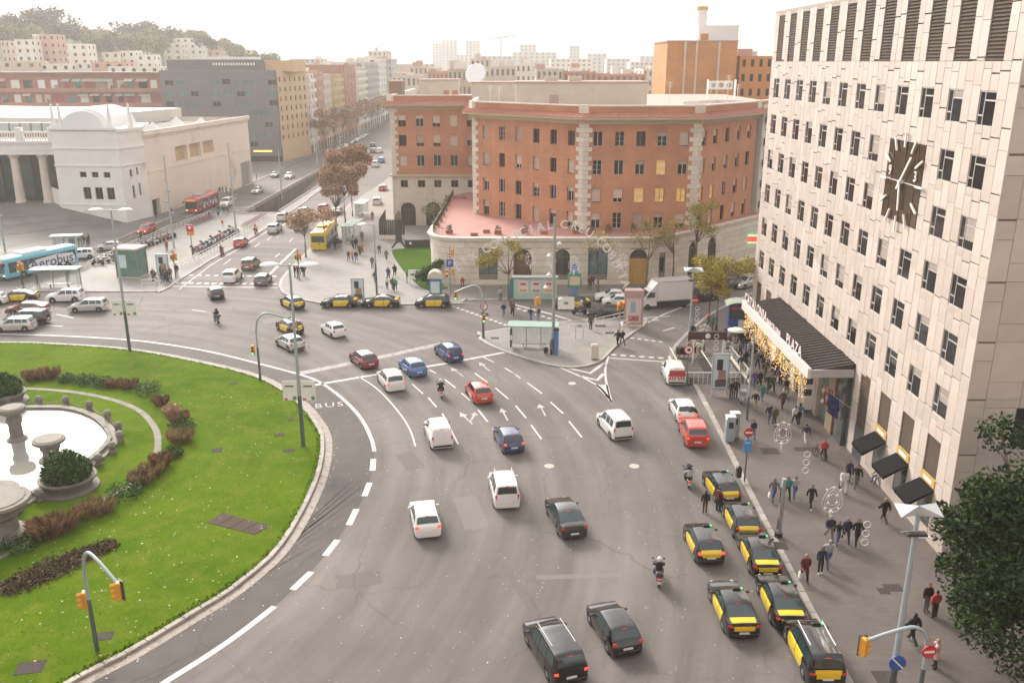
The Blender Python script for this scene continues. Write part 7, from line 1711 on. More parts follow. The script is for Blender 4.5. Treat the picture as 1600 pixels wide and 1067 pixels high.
ppl('by the metro stairs', 'people around the metro stairs', [
  (1081, 531, 178, s_, 'navy', 'black'), (1113, 516, 190, a, 'teal', 'brown'), (1107, 513, 180, b, 'red', 'black'), (1141, 511, 90, s_, 'blue', 'denim'), (1146, 512, 95, s_, 'brown', 'black'), (1174, 512, 5, s_, 'orange', 'blue'), (1135, 534, 170, a, 'purple', 'black'), (1140, 538, 0, b, 'lightgrey', 'denim'), (1147, 541, 180, a, 'olive', 'beige'), (1155, 540, 178, b, 'black', 'black', dict(coat=True)), (1161, 540, 182, s_, 'black', 'grey', dict(coat=True)), (1168, 531, 175, a, 'black', 'navy'), (1175, 535, 0, b, 'navy', 'black'), (1186, 534, 185, a, 'black', 'black'), (1137, 547, 190, s_, 'maroon', 'black'), (1148, 561, 2, a, 'lightgrey', 'brown'), (1156, 560, 5, b, 'grey', 'black'), (1165, 552, 178, a, 'black', 'denim'), (1170, 559, 180, b, 'lightgrey', 'denim'), (1180, 560, 175, a, 'black', 'brown', dict(coat=True)), (1190, 545, 120, 'sit', 'black', 'grey'), (1086, 551, 90, s_, 'beige', 'black'), (1091, 557, 0, a, 'white', 'beige'), (1097, 551, 15, b, 'brown', 'black'), (1142, 624, 178, s_, 'black', 'black'), (1149, 622, 170, s_, 'black', 'navy'), (1170, 600, 182, b, 'white', 'grey'), (1178, 606, 176, a, 'purple', 'denim'), (1186, 607, 180, b, 'black', 'black', dict(coat=True, lh=True))])
ppl('under the fairy lights', 'people under the canopy', [(1204, 556, 178, a, 'black', 'denim'), (1210, 562, 0, b, 'grey', 'black'), (1198, 566, 182, a, 'maroon', 'navy'), (1208, 588, 175, b, 'navy', 'black', dict(coat=True)), (1214, 586, 2, a, 'beige', 'denim'), (1195, 590, 180, a, 'olive', 'grey'), (1228, 618, 176, b, 'black', 'grey', dict(bag='white')), (1190, 628, 4, a, 'teal', 'denim'), (1222, 640, 180, a, 'brown', 'black', dict(coat=True)), (1164, 574, 0, b, 'black', 'denim', dict(coat=True)), (1158, 582, 178, a, 'navy', 'beige'), (1200, 530, 178, b, 'grey', 'navy')])
ppl('beside a vehicle at the hotel kerb', 'people at the hotel kerb', [(1088, 661, 70, 'bend', 'black', 'black', dict(act='leaning into the white car')), (1101, 801, 5, s_, 'black', 'brown', dict(act='standing at the taxi door')), (1122, 798, -60, s_, 'maroon', 'black', dict(act='standing behind the taxi'))], 0.0)
ppl('on the traffic island', 'people on the traffic island', [(861, 554, 100, s_, 'grey', 'black', dict(coat=True)), (965, 541, 20, a, 'black', 'black'), (972, 540, 15, b, 'black', 'grey', dict(lh=True)), (923, 515, 0, s_, 'brown', 'black')])
ppl('on the side street crossing', 'people crossing the side street', [(787, 495, 185, a, 'black', 'blue'), (801, 494, 180, b, 'brown', 'black', dict(bag='beige')), (829, 503, 5, a, 'navy', 'denim'), (841, 502, 0, b, 'black', 'denim'), (800, 489, 180, a, 'maroon', 'denim')], 0.0)
ppl('against the stone podium', 'people along the stone podium', [(782, 470, 0, s_, 'lightgrey', 'grey'), (723, 447, 180, 'sit', 'red', 'black', dict(act='sitting')), (908, 444, 200, a, 'olive', 'black'), (921, 453, 190, b, 'brown', 'olive', dict(coat=True)), (926, 449, 160, a, 'purple', 'black')], 0.137)
ppl('on the pale corner pavement', 'people on the pale corner pavement', [
  (545, 408, 178, a, 'olive', 'black'), (551, 408, 180, b, 'orange', 'denim'), (557, 410, 182, a, 'navy', 'denim'), (552, 390, 175, b, 'black', 'black'), (557, 389, 178, a, 'maroon', 'black'), (562, 399, 180, b, 'brown', 'black'), (566, 398, 178, a, 'orange', 'brown'), (566, 377, 180, s_, 'grey', 'black'), (520, 372, 0, a, 'black', 'grey'), (524, 391, 2, s_, 'black', 'navy', dict(coat=True)), (528, 387, 180, s_, 'black', 'brown'), (532, 390, 175, a, 'maroon', 'grey'), (514, 384, 60, b, 'lightgrey', 'denim'), (593, 398, 180, a, 'brown', 'grey'), (604, 408, 178, b, 'grey', 'black', dict(coat=True)), (582, 419, 182, s_, 'brown', 'brown'), (586, 444, 178, b, 'navy', 'grey'), (607, 437, 0, a, 'purple', 'black', dict(coat=True)), (605, 453, 185, b, 'white', 'black'), (617, 432, 0, a, 'black', 'brown', dict(coat=True)), (614, 454, 2, b, 'brown', 'black', dict(coat=True)), (618, 455, 0, a, 'teal', 'black'), (636, 442, 90, s_, 'brown', 'denim'), (651, 440, 120, s_, 'black', 'black', dict(coat=True)), (662, 440, 180, s_, 'black', 'grey'), (582, 344, 0, a, 'maroon', 'navy')])
ppl('at the avenue bus stop', 'people at the avenue bus stop', [(461, 433, 90, s_, 'black', 'black'), (466, 434, 180, s_, 'maroon', 'black'), (472, 431, 90, a, 'black', 'denim'), (475, 432, 0, s_, 'navy', 'navy', dict(coat=True)), (500, 392, 90, s_, 'black', 'grey'), (497, 386, 60, s_, 'navy', 'black'), (541, 368, 90, s_, 'black', 'brown'), (546, 362, 90, s_, 'grey', 'black')])
ppl('by the metro lift', 'people waiting by the metro lift', [(240, 440, 0, s_, 'black', 'black'), (243, 441, 180, a, 'olive', 'black'), (252, 435, 90, s_, 'navy', 'black'), (255, 443, 120, b, 'black', 'denim'), (260, 443, 110, a, 'black', 'navy', dict(coat=True)), (262, 440, 180, s_, 'maroon', 'black'), (267, 437, 178, s_, 'grey', 'black'), (277, 432, 0, s_, 'black', 'grey'), (258, 436, 90, s_, 'brown', 'black'), (248, 430, 90, s_, 'lightgrey', 'black'), (261, 392, 180, s_, 'red', 'black')])
ppl('on the median by the red bikes', 'people on the far median', [(328, 343, 178, a, 'purple', 'denim'), (341, 340, 180, b, 'teal', 'black'), (348, 354, 180, a, 'red', 'beige', dict(s=.72)), (350, 336, 0, a, 'black', 'grey'), (342, 336, 178, b, 'black', 'black'), (356, 336, 182, a, 'green', 'denim')])
ppl('at the forecourt bus stop', 'people at the forecourt bus stop', [(111, 389, 90, s_, 'maroon', 'black'), (117, 389, 90, s_, 'black', 'denim'), (124, 386, 100, s_, 'black', 'black'), (128, 385, 80, s_, 'black', 'grey', dict(coat=True)), (131, 384, 180, s_, 'navy', 'black'), (137, 384, 170, s_, 'olive', 'black'), (140, 382, 90, s_, 'brown', 'black'), (114, 386, 90, s_, 'grey', 'navy')])
ppl('next to the left bus shelter', 'people next to the left shelter', [(59, 446, 90, s_, 'black', 'black'), (107, 438, 0, s_, 'black', 'grey'), (36, 447, 90, s_, 'navy', 'black')])
ppl('under the long hall wall', 'people under the hall wall', [(244, 342, 100, s_, 'black', 'black'), (269, 337, 90, s_, 'black', 'grey'), (338, 303, 90, s_, 'brown', 'black'), (344, 304, 90, a, 'black', 'denim'), (349, 303, 80, s_, 'maroon', 'black'), (354, 303, 90, s_, 'navy', 'black'), (361, 303, 100, s_, 'black', 'black', dict(coat=True)), (394, 283, 90, s_, 'black', 'navy'), (401, 281, 90, s_, 'grey', 'black')])
# ================================================================ two-wheelers
def moto_meshes():
 D = {}
 t = MB(); t.lathe([(.17, -.05), (.25, -.055), (.27, -.03), (.27, .03), (.25, .055), (.17, .05)], 18); t.v = [(z, x, y) for x, y, z in t.v]; D['tyre'] = t.mesh('tyre', M_TYRE, True)
 q = MB(); q.lathe([(.17, -.035), (.17, .035), (.05, .05)], 12); q.v = [(z, x, y) for x, y, z in q.v]; D['rim'] = q.mesh('rim', M_RIM)
 st = [(-.92, .10, .60, .70), (-.80, .15, .48, .80), (-.45, .19, .32, .80), (-.15, .18, .26, .72), (.02, .20, .24, .46), (.25, .20, .24, .42), (.36, .17, .28, .80), (.50, .17, .45, 1.0), (.62, .10, .55, .92)]
 b = MB(); n = 8
 for y, w, z0, z1 in st: b.v += [(w * math.cos(a_) ** 1 * (1.0), y, (z0 + z1) / 2 + (z1 - z0) / 2 * math.sin(a_)) for a_ in [2 * math.pi * (k + .5) / n for k in range(n)]]
 for i in range(len(st) - 1): b.f += [(i * n + j, i * n + (j + 1) % n, (i + 1) * n + (j + 1) % n, (i + 1) * n + j) for j in range(n)]
 b.f += [tuple(range(n)), tuple(range((len(st) - 1) * n, len(st) * n))[::-1]]; b.m = [0] * len(b.f)
 me = b.mesh('body', P_('black')); bm = bmesh.new(); bm.from_mesh(me); bmesh.ops.recalc_face_normals(bm, faces=bm.faces); bm.to_mesh(me); bm.free(); D['body'] = autosmooth(me, 50)
 s = MB(); s.add([(-.14, -.75, .80), (.14, -.75, .80), (.15, -.1, .76), (-.15, -.1, .76), (-.11, -.72, .90), (.11, -.72, .90), (.11, -.30, .86), (-.11, -.30, .86), (-.10, -.12, .82), (.10, -.12, .82)], [(0, 1, 5, 4), (1, 2, 9, 6, 5), (2, 3, 8, 9), (3, 0, 4, 7, 8), (4, 5, 6, 7), (7, 6, 9, 8)]); D['seat'] = s.mesh('seat', M_PLASTIC)
 h = MB(); h.tube([(-.34, .30, 1.08), (-.15, .42, 1.04), (.15, .42, 1.04), (.34, .30, 1.08)], .02, 6)
 for x in (-1, 1): h.tube([(x * .2, .42, 1.05), (x * .3, .46, 1.22)], .01, 5); h.box((x * .32, .46, 1.24), (.12, .03, .08))
 D['handlebar'] = h.mesh('handlebar', M_PLASTIC)
 w = MB(); w.add([(-.17, .50, 1.0), (.17, .50, 1.0), (.12, .42, 1.38), (-.12, .42, 1.38), (0, .56, 1.0), (0, .47, 1.40)], [(0, 4, 5, 3), (4, 1, 2, 5)]); D['windscreen'] = w.mesh('windscreen', mat('perspex', (.3, .33, .34), .1, var=0, alpha=.45))
 f = MB()
 for x in (-1, 1): f.cyl((x * .09, .72, .27), (x * .09, .46, .95), .025, n=6)
 D['fork'] = f.mesh('fork', M_RIM)
 g = MB(); g.add([(x * .09, .72 + .31 * math.cos(a_), .27 + .31 * math.sin(a_)) for x in (-1, 1) for a_ in [R(q) for q in (20, 60, 100, 140, 170)]], [(i, i + 1, i + 6, i + 5) for i in range(4)]); D['mudguard'] = g.mesh('mudguard', M_PLASTIC)
 c = cbox('top_case', (.40, .36, .30), M_PLASTIC); D['top_case'] = c
 x = MB(); x.cyl((.18, -.15, .30), (.20, -.85, .42), .045, .06, n=8); D['exhaust'] = x.mesh('exhaust', M_RIM)
 k = MB(); k.tube([(-.1, -.05, .28), (-.28, .02, .02)], .015, 5); D['kickstand'] = k.mesh('kickstand', M_RIM)
 return D
MOTO = moto_meshes()
def moto(loc, rz, label, col='black', top_case=False, screen=True, tilt=0.0, lean=True, group=None, brake=False, z=.004):
 e = tag(empty('motorbike', (loc[0], loc[1], z), rz), label, 'motorbike', group); e.rotation_euler = (0, tilt, rz)
 slot(link('body', MOTO['body'], e), P_(col)); link('seat', MOTO['seat'], e); link('handlebar', MOTO['handlebar'], e); link('fork', MOTO['fork'], e); link('mudguard', MOTO['mudguard'], e); link('exhaust', MOTO['exhaust'], e)
 if screen: link('windscreen', MOTO['windscreen'], e)
 for y in (.72, -.60): w_ = link('wheel', MOTO['tyre'], e, (0, y, .27)); link('rim', MOTO['rim'], w_)
 slot(link('taillight', cbox('moto_taillight', (.16, .06, .08), M_TAIL), e, (0, -.93, .70)), M_BRAKE if brake else M_TAIL)
 link('headlight', cbox('moto_headlight', (.18, .06, .14), M_HEAD), e, (0, .63, .88)); link('number_plate', cbox('moto_plate', (.2, .02, .16), M_PLATE), e, (0, -.96, .50))
 if top_case: link('top_case', MOTO['top_case'], e, (0, -.90, 1.02))
 if tilt: link('kickstand', MOTO['kickstand'], e)
 return e
def rider(m, top, legs, helm, label, back=0.0):
 d = Matrix.Rotation(m.rotation_euler.z, 3, 'Z') @ Vector((0, -.32 - back, 0))
 return person((m.location.x + d.x, m.location.y + d.y), m.rotation_euler.z, 'ride', top, legs, label, helmet=helm, z=.05 + (.05 if back else 0), group='motorbike riders')
for (u, v), deg, col, tc, top, legs, helm, lm, lr in (((339, 504), 35, 'black', True, 'black', 'grey', 'black', 'dark scooter crossing the open roundabout asphalt', 'rider in black on the scooter in the open roundabout'), ((689, 619), 8, 'charcoal', False, 'black', 'black', 'white', 'motorbike between the blue and red hatchbacks', 'rider in black with white helmet between hatchbacks'), ((1028, 908), -6, 'navy', True, 'black', 'navy', 'white', 'blue and silver scooter left of the taxi rank', 'rider with white helmet on the scooter by the taxi rank'),
 ((1074, 757), -4, 'black', False, 'black', 'black', 'black', 'black motorbike carrying two near the first taxi', 'front rider in black on the motorbike carrying two'), ((906, 491), 88, 'navy', False, 'beige', 'brown', 'white', 'blue scooter waiting beside the side street taxi', 'rider in beige on the blue scooter'), ((347, 399), 3, 'red', False, 'black', 'grey', 'red', 'small red scooter on the avenue behind the red car', 'rider in black with red helmet on the avenue'), ((220, 376), 178, 'black', False, 'black', 'navy', 'orange', 'motorbike beside the red people carrier', 'rider beside the red people carrier'), ((400, 366), 2, 'orange_red', True, 'orange', 'black', 'black', 'orange delivery scooter on the avenue', 'rider in orange on the delivery scooter')):
 m = moto(G(u, v), R(deg), lm, col if col in PAINT else 'black', tc, brake=u > 600, group='motorbikes in traffic'); rider(m, top, legs, helm, lr)
 if u == 1074: rider(m, 'lightgrey', 'black', 'black', 'back passenger in grey on the motorbike carrying two', .38)
def along(p, q, n): return [(p[0] + (q[0] - p[0]) * k / max(1, n - 1), p[1] + (q[1] - p[1]) * k / max(1, n - 1)) for k in range(n)]
pc = ['black', 'silver', 'charcoal', 'white', 'navy', 'red', 'grey']
for row, (p, q, n, deg, lab) in enumerate((((154, 414), (190, 399), 5, 100, 'behind the metro lift'), ((222, 388), (268, 371), 9, 95, 'by the avenue kerb lamp'), ((307, 396), (366, 363), 13, -100, 'inside the right railing'))):
 for k, (u, v) in enumerate(along(p, q, n)):
  c = pc[(k * 3 + row) % 7]
  moto(G(u, v, .13), R(deg + crn.uniform(-6, 6)), '%s parked motorbike %s, %s from the near end' % (c, lab, ['first', 'second', 'third', 'fourth', 'fifth', 'sixth', 'seventh', 'eighth', 'ninth', 'tenth', 'eleventh', 'twelfth', 'thirteenth'][k]), c, k % 3 == 0, k % 2 == 0, tilt=R(-9), group='parked motorbikes', z=.13)
def bike_meshes():
 D = {}; t = MB(); n = 20
 t.lathe([(.30, -.02), (.335, -.02), (.335, .02), (.30, .02)], n); t.v = [(z, x, y) for x, y, z in t.v]; t.f = t.f[:-2]; t.m = t.m[:-2]
 for k in range(8): a_ = math.pi * k / 8; t.cyl((0, .3 * math.cos(a_), .3 * math.sin(a_)), (0, -.3 * math.cos(a_), -.3 * math.sin(a_)), .004, n=3)
 D['wheel'] = t.mesh('wheel', M_TYRE)
 f = MB()
 for p, q in (((0, -.52, .33), (0, -.1, .30)), ((0, -.1, .30), (0, -.22, .85)), ((0, -.52, .33), (0, -.2, .75)), ((0, -.1, .30), (0, .38, .78)), ((0, .52, .33), (0, .34, .98)), ((0, -.18, .62), (0, .38, .80))): f.cyl(p, q, .022, n=5)
 D['frame'] = f.mesh('frame', P_('red')); D['saddle'] = cbox('saddle', (.15, .26, .06), M_PLASTIC)
 h = MB(); h.tube([(-.28, .22, 1.05), (-.1, .34, 1.0), (.1, .34, 1.0), (.28, .22, 1.05)], .014, 5); D['handlebar'] = h.mesh('handlebar', M_PLASTIC)
 g = MB(); g.add([(x * .04, -.52 + .36 * math.cos(a_), .33 + .36 * math.sin(a_)) for x in (-1, 1) for a_ in [R(q) for q in (30, 70, 110, 150, 190)]], [(i, i + 1, i + 6, i + 5) for i in range(4)]); D['mudguard'] = g.mesh('mudguard', P_('red'))
 return D
BIKE = bike_meshes()
def bicycle(loc, rz, label, col='red', z=.13, group=None):
 e = tag(empty('bicycle', (loc[0], loc[1], z), rz), label, 'bicycle', group)
 slot(link('frame', BIKE['frame'], e), P_(col)); link('saddle', BIKE['saddle'], e, (0, -.24, .90)); link('handlebar', BIKE['handlebar'], e); slot(link('mudguard', BIKE['mudguard'], e), P_(col))
 for y in (.52, -.52): link('wheel', BIKE['wheel'], e, (0, y, .335))
for row, (p, q, n, lab) in enumerate((((300, 353), (330, 341), 12, 'in the left docking row'), ((384, 356), (412, 340), 9, 'in the right docking row by the railing'))):
 for k, (u, v) in enumerate(along(p, q, n)): bicycle(G(u, v, .13), R(100), 'red shared bicycle %s, %s from the near end' % (lab, ['first', 'second', 'third', 'fourth', 'fifth', 'sixth', 'seventh', 'eighth', 'ninth', 'tenth', 'eleventh', 'twelfth'][k]), group='red shared bicycles')
for k, (u, v) in enumerate(along((166, 410), (192, 398), 7)): bicycle((G(u, v, .13)[0] + 1.9, G(u, v, .13)[1] - 1.0), R(100), 'grey bicycle racked beside the metro lift, %s from the near end' % ORD[k], 'silver', group='grey bicycles')
bicycle(G(1280, 716, .13), R(20), 'black bicycle pushed by the person in red', 'black')
# ================================================================ street furniture
M_POST = mat('post_blue_grey', (0.34, 0.40, 0.43), .4, .2, var=.1, scale=1); M_POSTD = mat('post_dark', (0.09, 0.115, 0.125), .45, .2, var=.1)
M_SIG = mat('signal_amber', (0.60, 0.29, 0.03), .45, var=.06); M_SIGD = mat('signal_lens', (.02, .02, .02), .2, var=0)
LENS = {'red': mat('lens_red', (.5, .02, .02), .3, var=0, emit=((1, .08, .03), .9)), 'green': mat('lens_green', (.03, .4, .2), .3, var=0, emit=((.1, 1, .45), .9)), 'amber': mat('lens_amber', (.5, .2, .02), .3, var=0, emit=((1, .4, .05), .7))}
M_REFL = mat('reflector_glass', (.52, .54, .55), .25, var=.05)
def bar(e, name, p, q, r, m, r1=None, n=8): return MB().cyl(p, q, r, r1, n).obj(name, m, e)
def bx(e, name, d, loc, m, rz=0): o = link(name, cbox(name + m.name, d, m), e, loc, rz); o.name = name; return o
def thing(name, px, label, cat, group=None, z=.13, rz=0): return tag(empty(name, (*G(*px, z), z), rz), label, cat, group)
def tall_lamp(px, h, label, z=.13, heads=2, dark=4.2, r=.11, group='street lamps', tri=False, poster=False):
 e = thing('street_lamp', px, label, 'street lamp', group, z)
 bar(e, 'post_base', (0, 0, 0), (0, 0, dark), r * 1.5, M_POSTD, r * 1.35, 10); bar(e, 'post', (0, 0, dark), (0, 0, h), r * 1.3, M_POST, r * .8, 10)
 if tri:
  [MB().add([(0, 0, h + .45), (s * .95, -.45, h + .1), (s * .95, .45, h + .35), (0, .1, h - .1)], [(0, 1, 2), (0, 3, 1), (3, 2, 1)]).obj('reflector', M_REFL, e) for s in (-1, 1)]
  bx(e, 'floodlight', (.9, .35, .16), (0, -.1, h - .9), M_DARKMETAL); bx(e, 'lamp_glass', (.5, .3, .05), (.3, -.12, h - 1.0), M_HEAD); bar(e, 'floodlight_arm', (-.7, -.1, h - .8), (0, 0, h - .8), .03, M_GREYMETAL)
 else:
  for k in range(heads):
   s = -1 if k % 2 == 0 else 1; zz = h - .15 - .5 * (k // 2)
   bar(e, 'arm', (0, 0, zz), (s * 1.0, 0, zz + .1), .05, M_POST); MB().lathe([(.03, .2), (.35, .16), (.72, .02), (.68, -.05), (.2, -.08)], 14, (s * 1.45, 0, zz + .1)).obj('lamp_head', M_WHITE, e, True)
 if poster:
  for s in (-1, 1):
   o = bx(e, 'banner', (1.1, .05, 1.6), (s * .70, 0, 4.6), M_WHITE); MB().bb(-.35, .3, -.035, -.03, .3, .42).obj('banner_print', mat('print_dark', (.10, .08, .10), .6), o); MB().bb(-.45, -.2, -.035, -.03, -.8, -.6).obj('banner_print', mat('print_rose', (.45, .15, .18), .6), o); MB().bb(.2, .45, -.035, -.03, -.75, -.45).obj('banner_print', mat('print_green', (.1, .25, .15), .6), o)
 return e
tall_lamp((474, 697), 14.4, 'tall blue-grey lamp post with two posters on the lawn edge', poster=True)
tall_lamp((203, 548), 14.6, 'tall twin lamp post with poster at the far lawn edge', poster=True)
tall_lamp((1392, 1078), 9.3, 'lamp post with white triangular reflector by the dark tree', tri=True, dark=1.4, r=.12)
tall_lamp((1076, 541), 8.0, 'pale lamp post with triangular top by the metro stairs', tri=True, dark=1.0, r=.1)
tall_lamp((589, 462), 9.2, 'lamp post with blue stop plate on the corner pavement', heads=1, r=.09)
tall_lamp((1167, 655), 7.8, 'lamp post with one flat white head on the hotel pavement', heads=1, r=.07, dark=2)
for u, v, h, lab in ((272, 387, 14.6, 'tall pole on the median beside the motorbikes'), (369, 364, 15.5, 'tall pole on the median by the right railing'), (8, 392, 14.5, 'tall pole on the forecourt at the left edge'), (441, 312, 11, 'tall pole beside the underpass wall'), (496, 262, 11, 'tall pole left of the brown tree top'), (533, 250, 11, 'tall pole right of the brown tree top'), (563, 236, 11, 'tall pole far on the avenue'), (262, 330, 10, 'thin pole before the hall wall'), (327, 306, 10, 'slim pole by the hall entrance')):
 e = thing('lighting_pole', (u, v), lab, 'pole', 'lighting poles'); bar(e, 'post', (0, 0, 0), (0, 0, h), .16, M_POST, .10)
 for k in range(3): bx(e, 'spotlight', (.35, .3, .35), ((-1) ** k * .35, 0, h * (.62 - .12 * k)), M_GREYMETAL); bar(e, 'bracket', (0, 0, h * (.62 - .12 * k)), ((-1) ** k * .35, 0, h * (.62 - .12 * k)), .03, M_GREYMETAL)
e = thing('lighting_pole', (864, 553), 'thick grey pole with cameras on the traffic island', 'pole')
bar(e, 'post', (0, 0, 0), (0, 0, 14.0), .17, M_GREYMETAL, .12)
for z, s, d in ((10.2, -1, .5), (11.4, 1, .45), (8.3, -1, .5), (5.8, 1, .7), (7.0, -1, .8)): MB().lathe([(.04, .25), (.28, 0), (.2, -.1), (.04, -.15)], 10, (s * d, -.1, z)).obj('spotlight', M_WHITE, e); bar(e, 'bracket', (0, 0, z + .1), (s * d, -.1, z + .1), .03, M_GREYMETAL)
def head(e, loc, rz, lit=None, name='signal_head'):
 o = bx(e, name, (.34, .22, .98), loc, M_SIG, rz)
 for i, c in enumerate(('red', 'amber', 'green')):
  z = .30 - .30 * i; q = MB().cyl((0, .10, z), (0, .14, z), .12, n=12).obj('lens', LENS[c] if lit == c else M_SIGD, o)
  MB().add([(r_ * math.cos(a_), y, z + r_ * math.sin(a_)) for y, r_ in ((.11, .15), (.34, .14)) for a_ in [R(k) for k in (-20, 30, 90, 150, 200)]], [(i_, i_ + 1, i_ + 6, i_ + 5) for i_ in range(4)]).obj('visor', M_SIG, o)
 return o
def mast(px, h, reach, rz, label, z=.13, lit=None, low=True, facing=0, sign=None):
 e = thing('traffic_light', px, label, 'traffic light', 'arched traffic light masts', z, rz)
 P = [(0, 0, 0), (0, 0, h * .72), (reach * .05, 0, h * .88), (reach * .18, 0, h * .97), (reach * .35, 0, h * .985), (reach * .7, 0, h * .93), (reach, 0, h * .86)]
 MB().cyl((0, 0, 0), (0, 0, h * .5), .12, .10, 8).obj('post_base', M_POSTD, e); MB().tube(smooth_line(P[1:], 4), [.085] * 21, 8).obj('arched_arm', M_POST, e, True); MB().cyl((0, 0, h * .5), (0, 0, h * .73), .09, n=8).obj('post', M_POST, e)
 bx(e, 'backing_board', (.42, .04, 1.05), (reach, .14 * (1 if facing == 0 else -1) * -1, h * .80), M_POSTD); head(e, (reach, 0, h * .80), facing, lit)
 if low: bx(e, 'bracket', (.4, .05, .05), (-.25, 0, h * .48), M_GREYMETAL); head(e, (-.45, 0, h * .46), facing, lit)
 return e
mast((152, 1016), 6.0, 3.3, R(-38), 'arched traffic light on the near lawn edge', lit=None, facing=R(140))
mast((407, 595), 6.6, 3.6, R(5), 'arched traffic light on the lawn near the bus lettering', facing=R(180), lit='green')
mast((755, 528), 5.9, -2.9, 0, 'arched traffic light with no-right-turn sign on the island tip', facing=R(180), lit='green', low=False)
mm_ = mast((1432, 1110), 4.6, -3.0, R(6), 'arched traffic light with no-entry sign at the bottom edge', facing=R(-70), low=False)
def disc(e, loc, r, kind, rz=0):
 o = link('sign', MB().cyl((0, .02, 0), (0, -.02, 0), r, n=20).mesh('sign', {'noentry': mat('sign_red_flat', (.50, .03, .03), .5), 'blue': mat('sign_blue', (.03, .10, .35), .5)}.get(kind, mat('sign_red_flat', (.50, .03, .03), .5))), e, loc, rz)
 if kind == 'noentry': MB().bb(-r * .7, r * .7, -.03, -.022, -r * .18, r * .18).obj('bar', M_WHITE, o)
 elif kind == 'limit': MB().cyl((0, -.021, 0), (0, -.028, 0), r * .76, n=20).obj('field', M_WHITE, o); MB().bb(-r * .35, r * .35, -.036, -.03, -r * .3, r * .3).obj('figure', M_BLACK, o)
 elif kind == 'blue': MB().add([(-r * .75, -.03, .62 * r), (-r * .62, -.03, .75 * r), (r * .75, -.03, -.62 * r), (r * .62, -.03, -.75 * r)], [(0, 1, 2, 3)]).obj('slash', M_WHITE, o)
 elif kind == 'turn': MB().cyl((0, -.021, 0), (0, -.028, 0), r * .76, n=20).obj('field', M_WHITE, o); MB().tube([(-.1, -.04, -.15), (-.1, -.04, .05), (.12, -.04, .1)], .03, 4).obj('figure', M_BLACK, o)
 return o
disc(mm_, (0, -.2, 3.35), .34, 'noentry')
o_ = bpy.data.objects['street_lamp.002']; disc(o_, (0, -.22, 1.7), .40, 'blue');
e = thing('road_sign', (755, 527), 'round no-right-turn sign with pedestrian signal on the island tip', 'road sign'); bar(e, 'post', (.12, -.1, 0), (.12, -.1, 3.7), .05, M_GREYMETAL); disc(e, (.12, -.2, 3.5), .42, 'turn'); head(e, (.12, -.25, 2.2), R(180), 'green')
for px, h, kind, lab in (((1072, 610), 3.9, 'limit', 'round red-rimmed speed sign beside the stairs railing'), ((1163, 752), 3.8, 'taxi', 'blue taxi rank sign on a green pole'), ((1083, 512), 3.2, 'noentry', 'round red sign near the waiting person')):
 e = thing('road_sign', px, lab, 'road sign', 'road signs on the hotel pavement'); bar(e, 'post', (0, 0, 0), (0, 0, h), .06, mat('post_green', (.10, .13, .12), .5)); disc(e, (0, -.08, h), .42 if kind != 'taxi' else .35, kind if kind != 'taxi' else 'noentry')
 if kind == 'taxi': o = bx(e, 'plate', (.55, .05, .95), (0, -.08, h - 1.0), mat('sign_sky_blue', (.05, .25, .55), .5)); lettering('taxi', .28, M_WHITE, o, (0, -.03, .25), (R(90), 0, 0), .003); bx(e, 'litter_bin', (.35, .35, .9), (-.45, 0, .75), M_DARKMETAL)
e = thing('road_sign', (704, 463), 'blue parking sign post with lights beside the kiosk', 'road sign'); bar(e, 'post', (0, 0, 0), (0, 0, 6.5), .07, M_GREYMETAL); o = bx(e, 'plate', (.85, .06, .95), (0, -.1, 4.3), mat('sign_blue', (.03, .10, .35), .5)); lettering('P', .75, M_WHITE, o, (0, -.035, 0), (R(90), 0, 0), .003); head(e, (.45, 0, 5.7), R(90)); head(e, (.45, 0, 3.2), R(90)); head(e, (-.4, 0, 3.0), R(180), 'amber'); disc(e, (0, -.12, 5.1), .35, 'limit')
for px, h, lit, lab in (((968, 520), 3.4, 'red', 'amber traffic light by the island railing'), ((839, 507), 3.0, None, 'pair of amber signal backs on the crossing')): e = thing('traffic_light', px, lab, 'traffic light', 'low traffic lights'); bar(e, 'post', (0, 0, 0), (0, 0, h), .06, M_GREYMETAL); head(e, (-.2, 0, h - .4), R(180) if lit else 0, lit); head(e, (.25, 0, h - .2), R(200) if lit else 20, lit)
for px, lab in (((38, 455), 'traffic light with sign beside the queue at the left edge'), ((275, 437), 'green traffic light by the metro lift crowd'), ((468, 437), 'traffic light at the avenue stop corner')): e = thing('traffic_light', px, lab, 'traffic light', 'low traffic lights'); bar(e, 'post', (0, 0, 0), (0, 0, 3.6), .07, M_POSTD); head(e, (-.25, 0, 3.0), R(180), 'green'); head(e, (.3, 0, 3.2), R(150)); disc(e, (0, -.1, 3.9), .3, 'limit')
for px, h, lab in (((1108, 493), 4.6, 'red and orange metro sign on a thin post by the kiosk'), ((302, 405), 5.0, 'orange transport sign by the avenue railing')):
 e = thing('metro_sign', px, lab, 'sign', 'transport signs'); bar(e, 'post', (0, 0, 0), (0, 0, h), .06, M_DARKMETAL); o = bx(e, 'sign_box', (1.05, .22, 1.0), (0, 0, h - .3), mat('sign_metro_red', (.50, .03, .03), .5)); bx(o, 'lower_box', (1.05, .22, .55), (0, 0, -.78), mat('sign_metro_orange', (.62, .20, .02), .5)); MB().lathe([(.22, 0), (.22, .01)], 12).obj('emblem', M_WHITE, o, loc=(0, -.12, .1)).rotation_euler = (R(90), 0, 0)
M_CLEAR = mat('shelter_glass', (.35, .42, .40), .05, var=.0, alpha=.25); M_GREENR = mat('shelter_roof', (.30, .42, .38), .3, var=.15, scale=1)
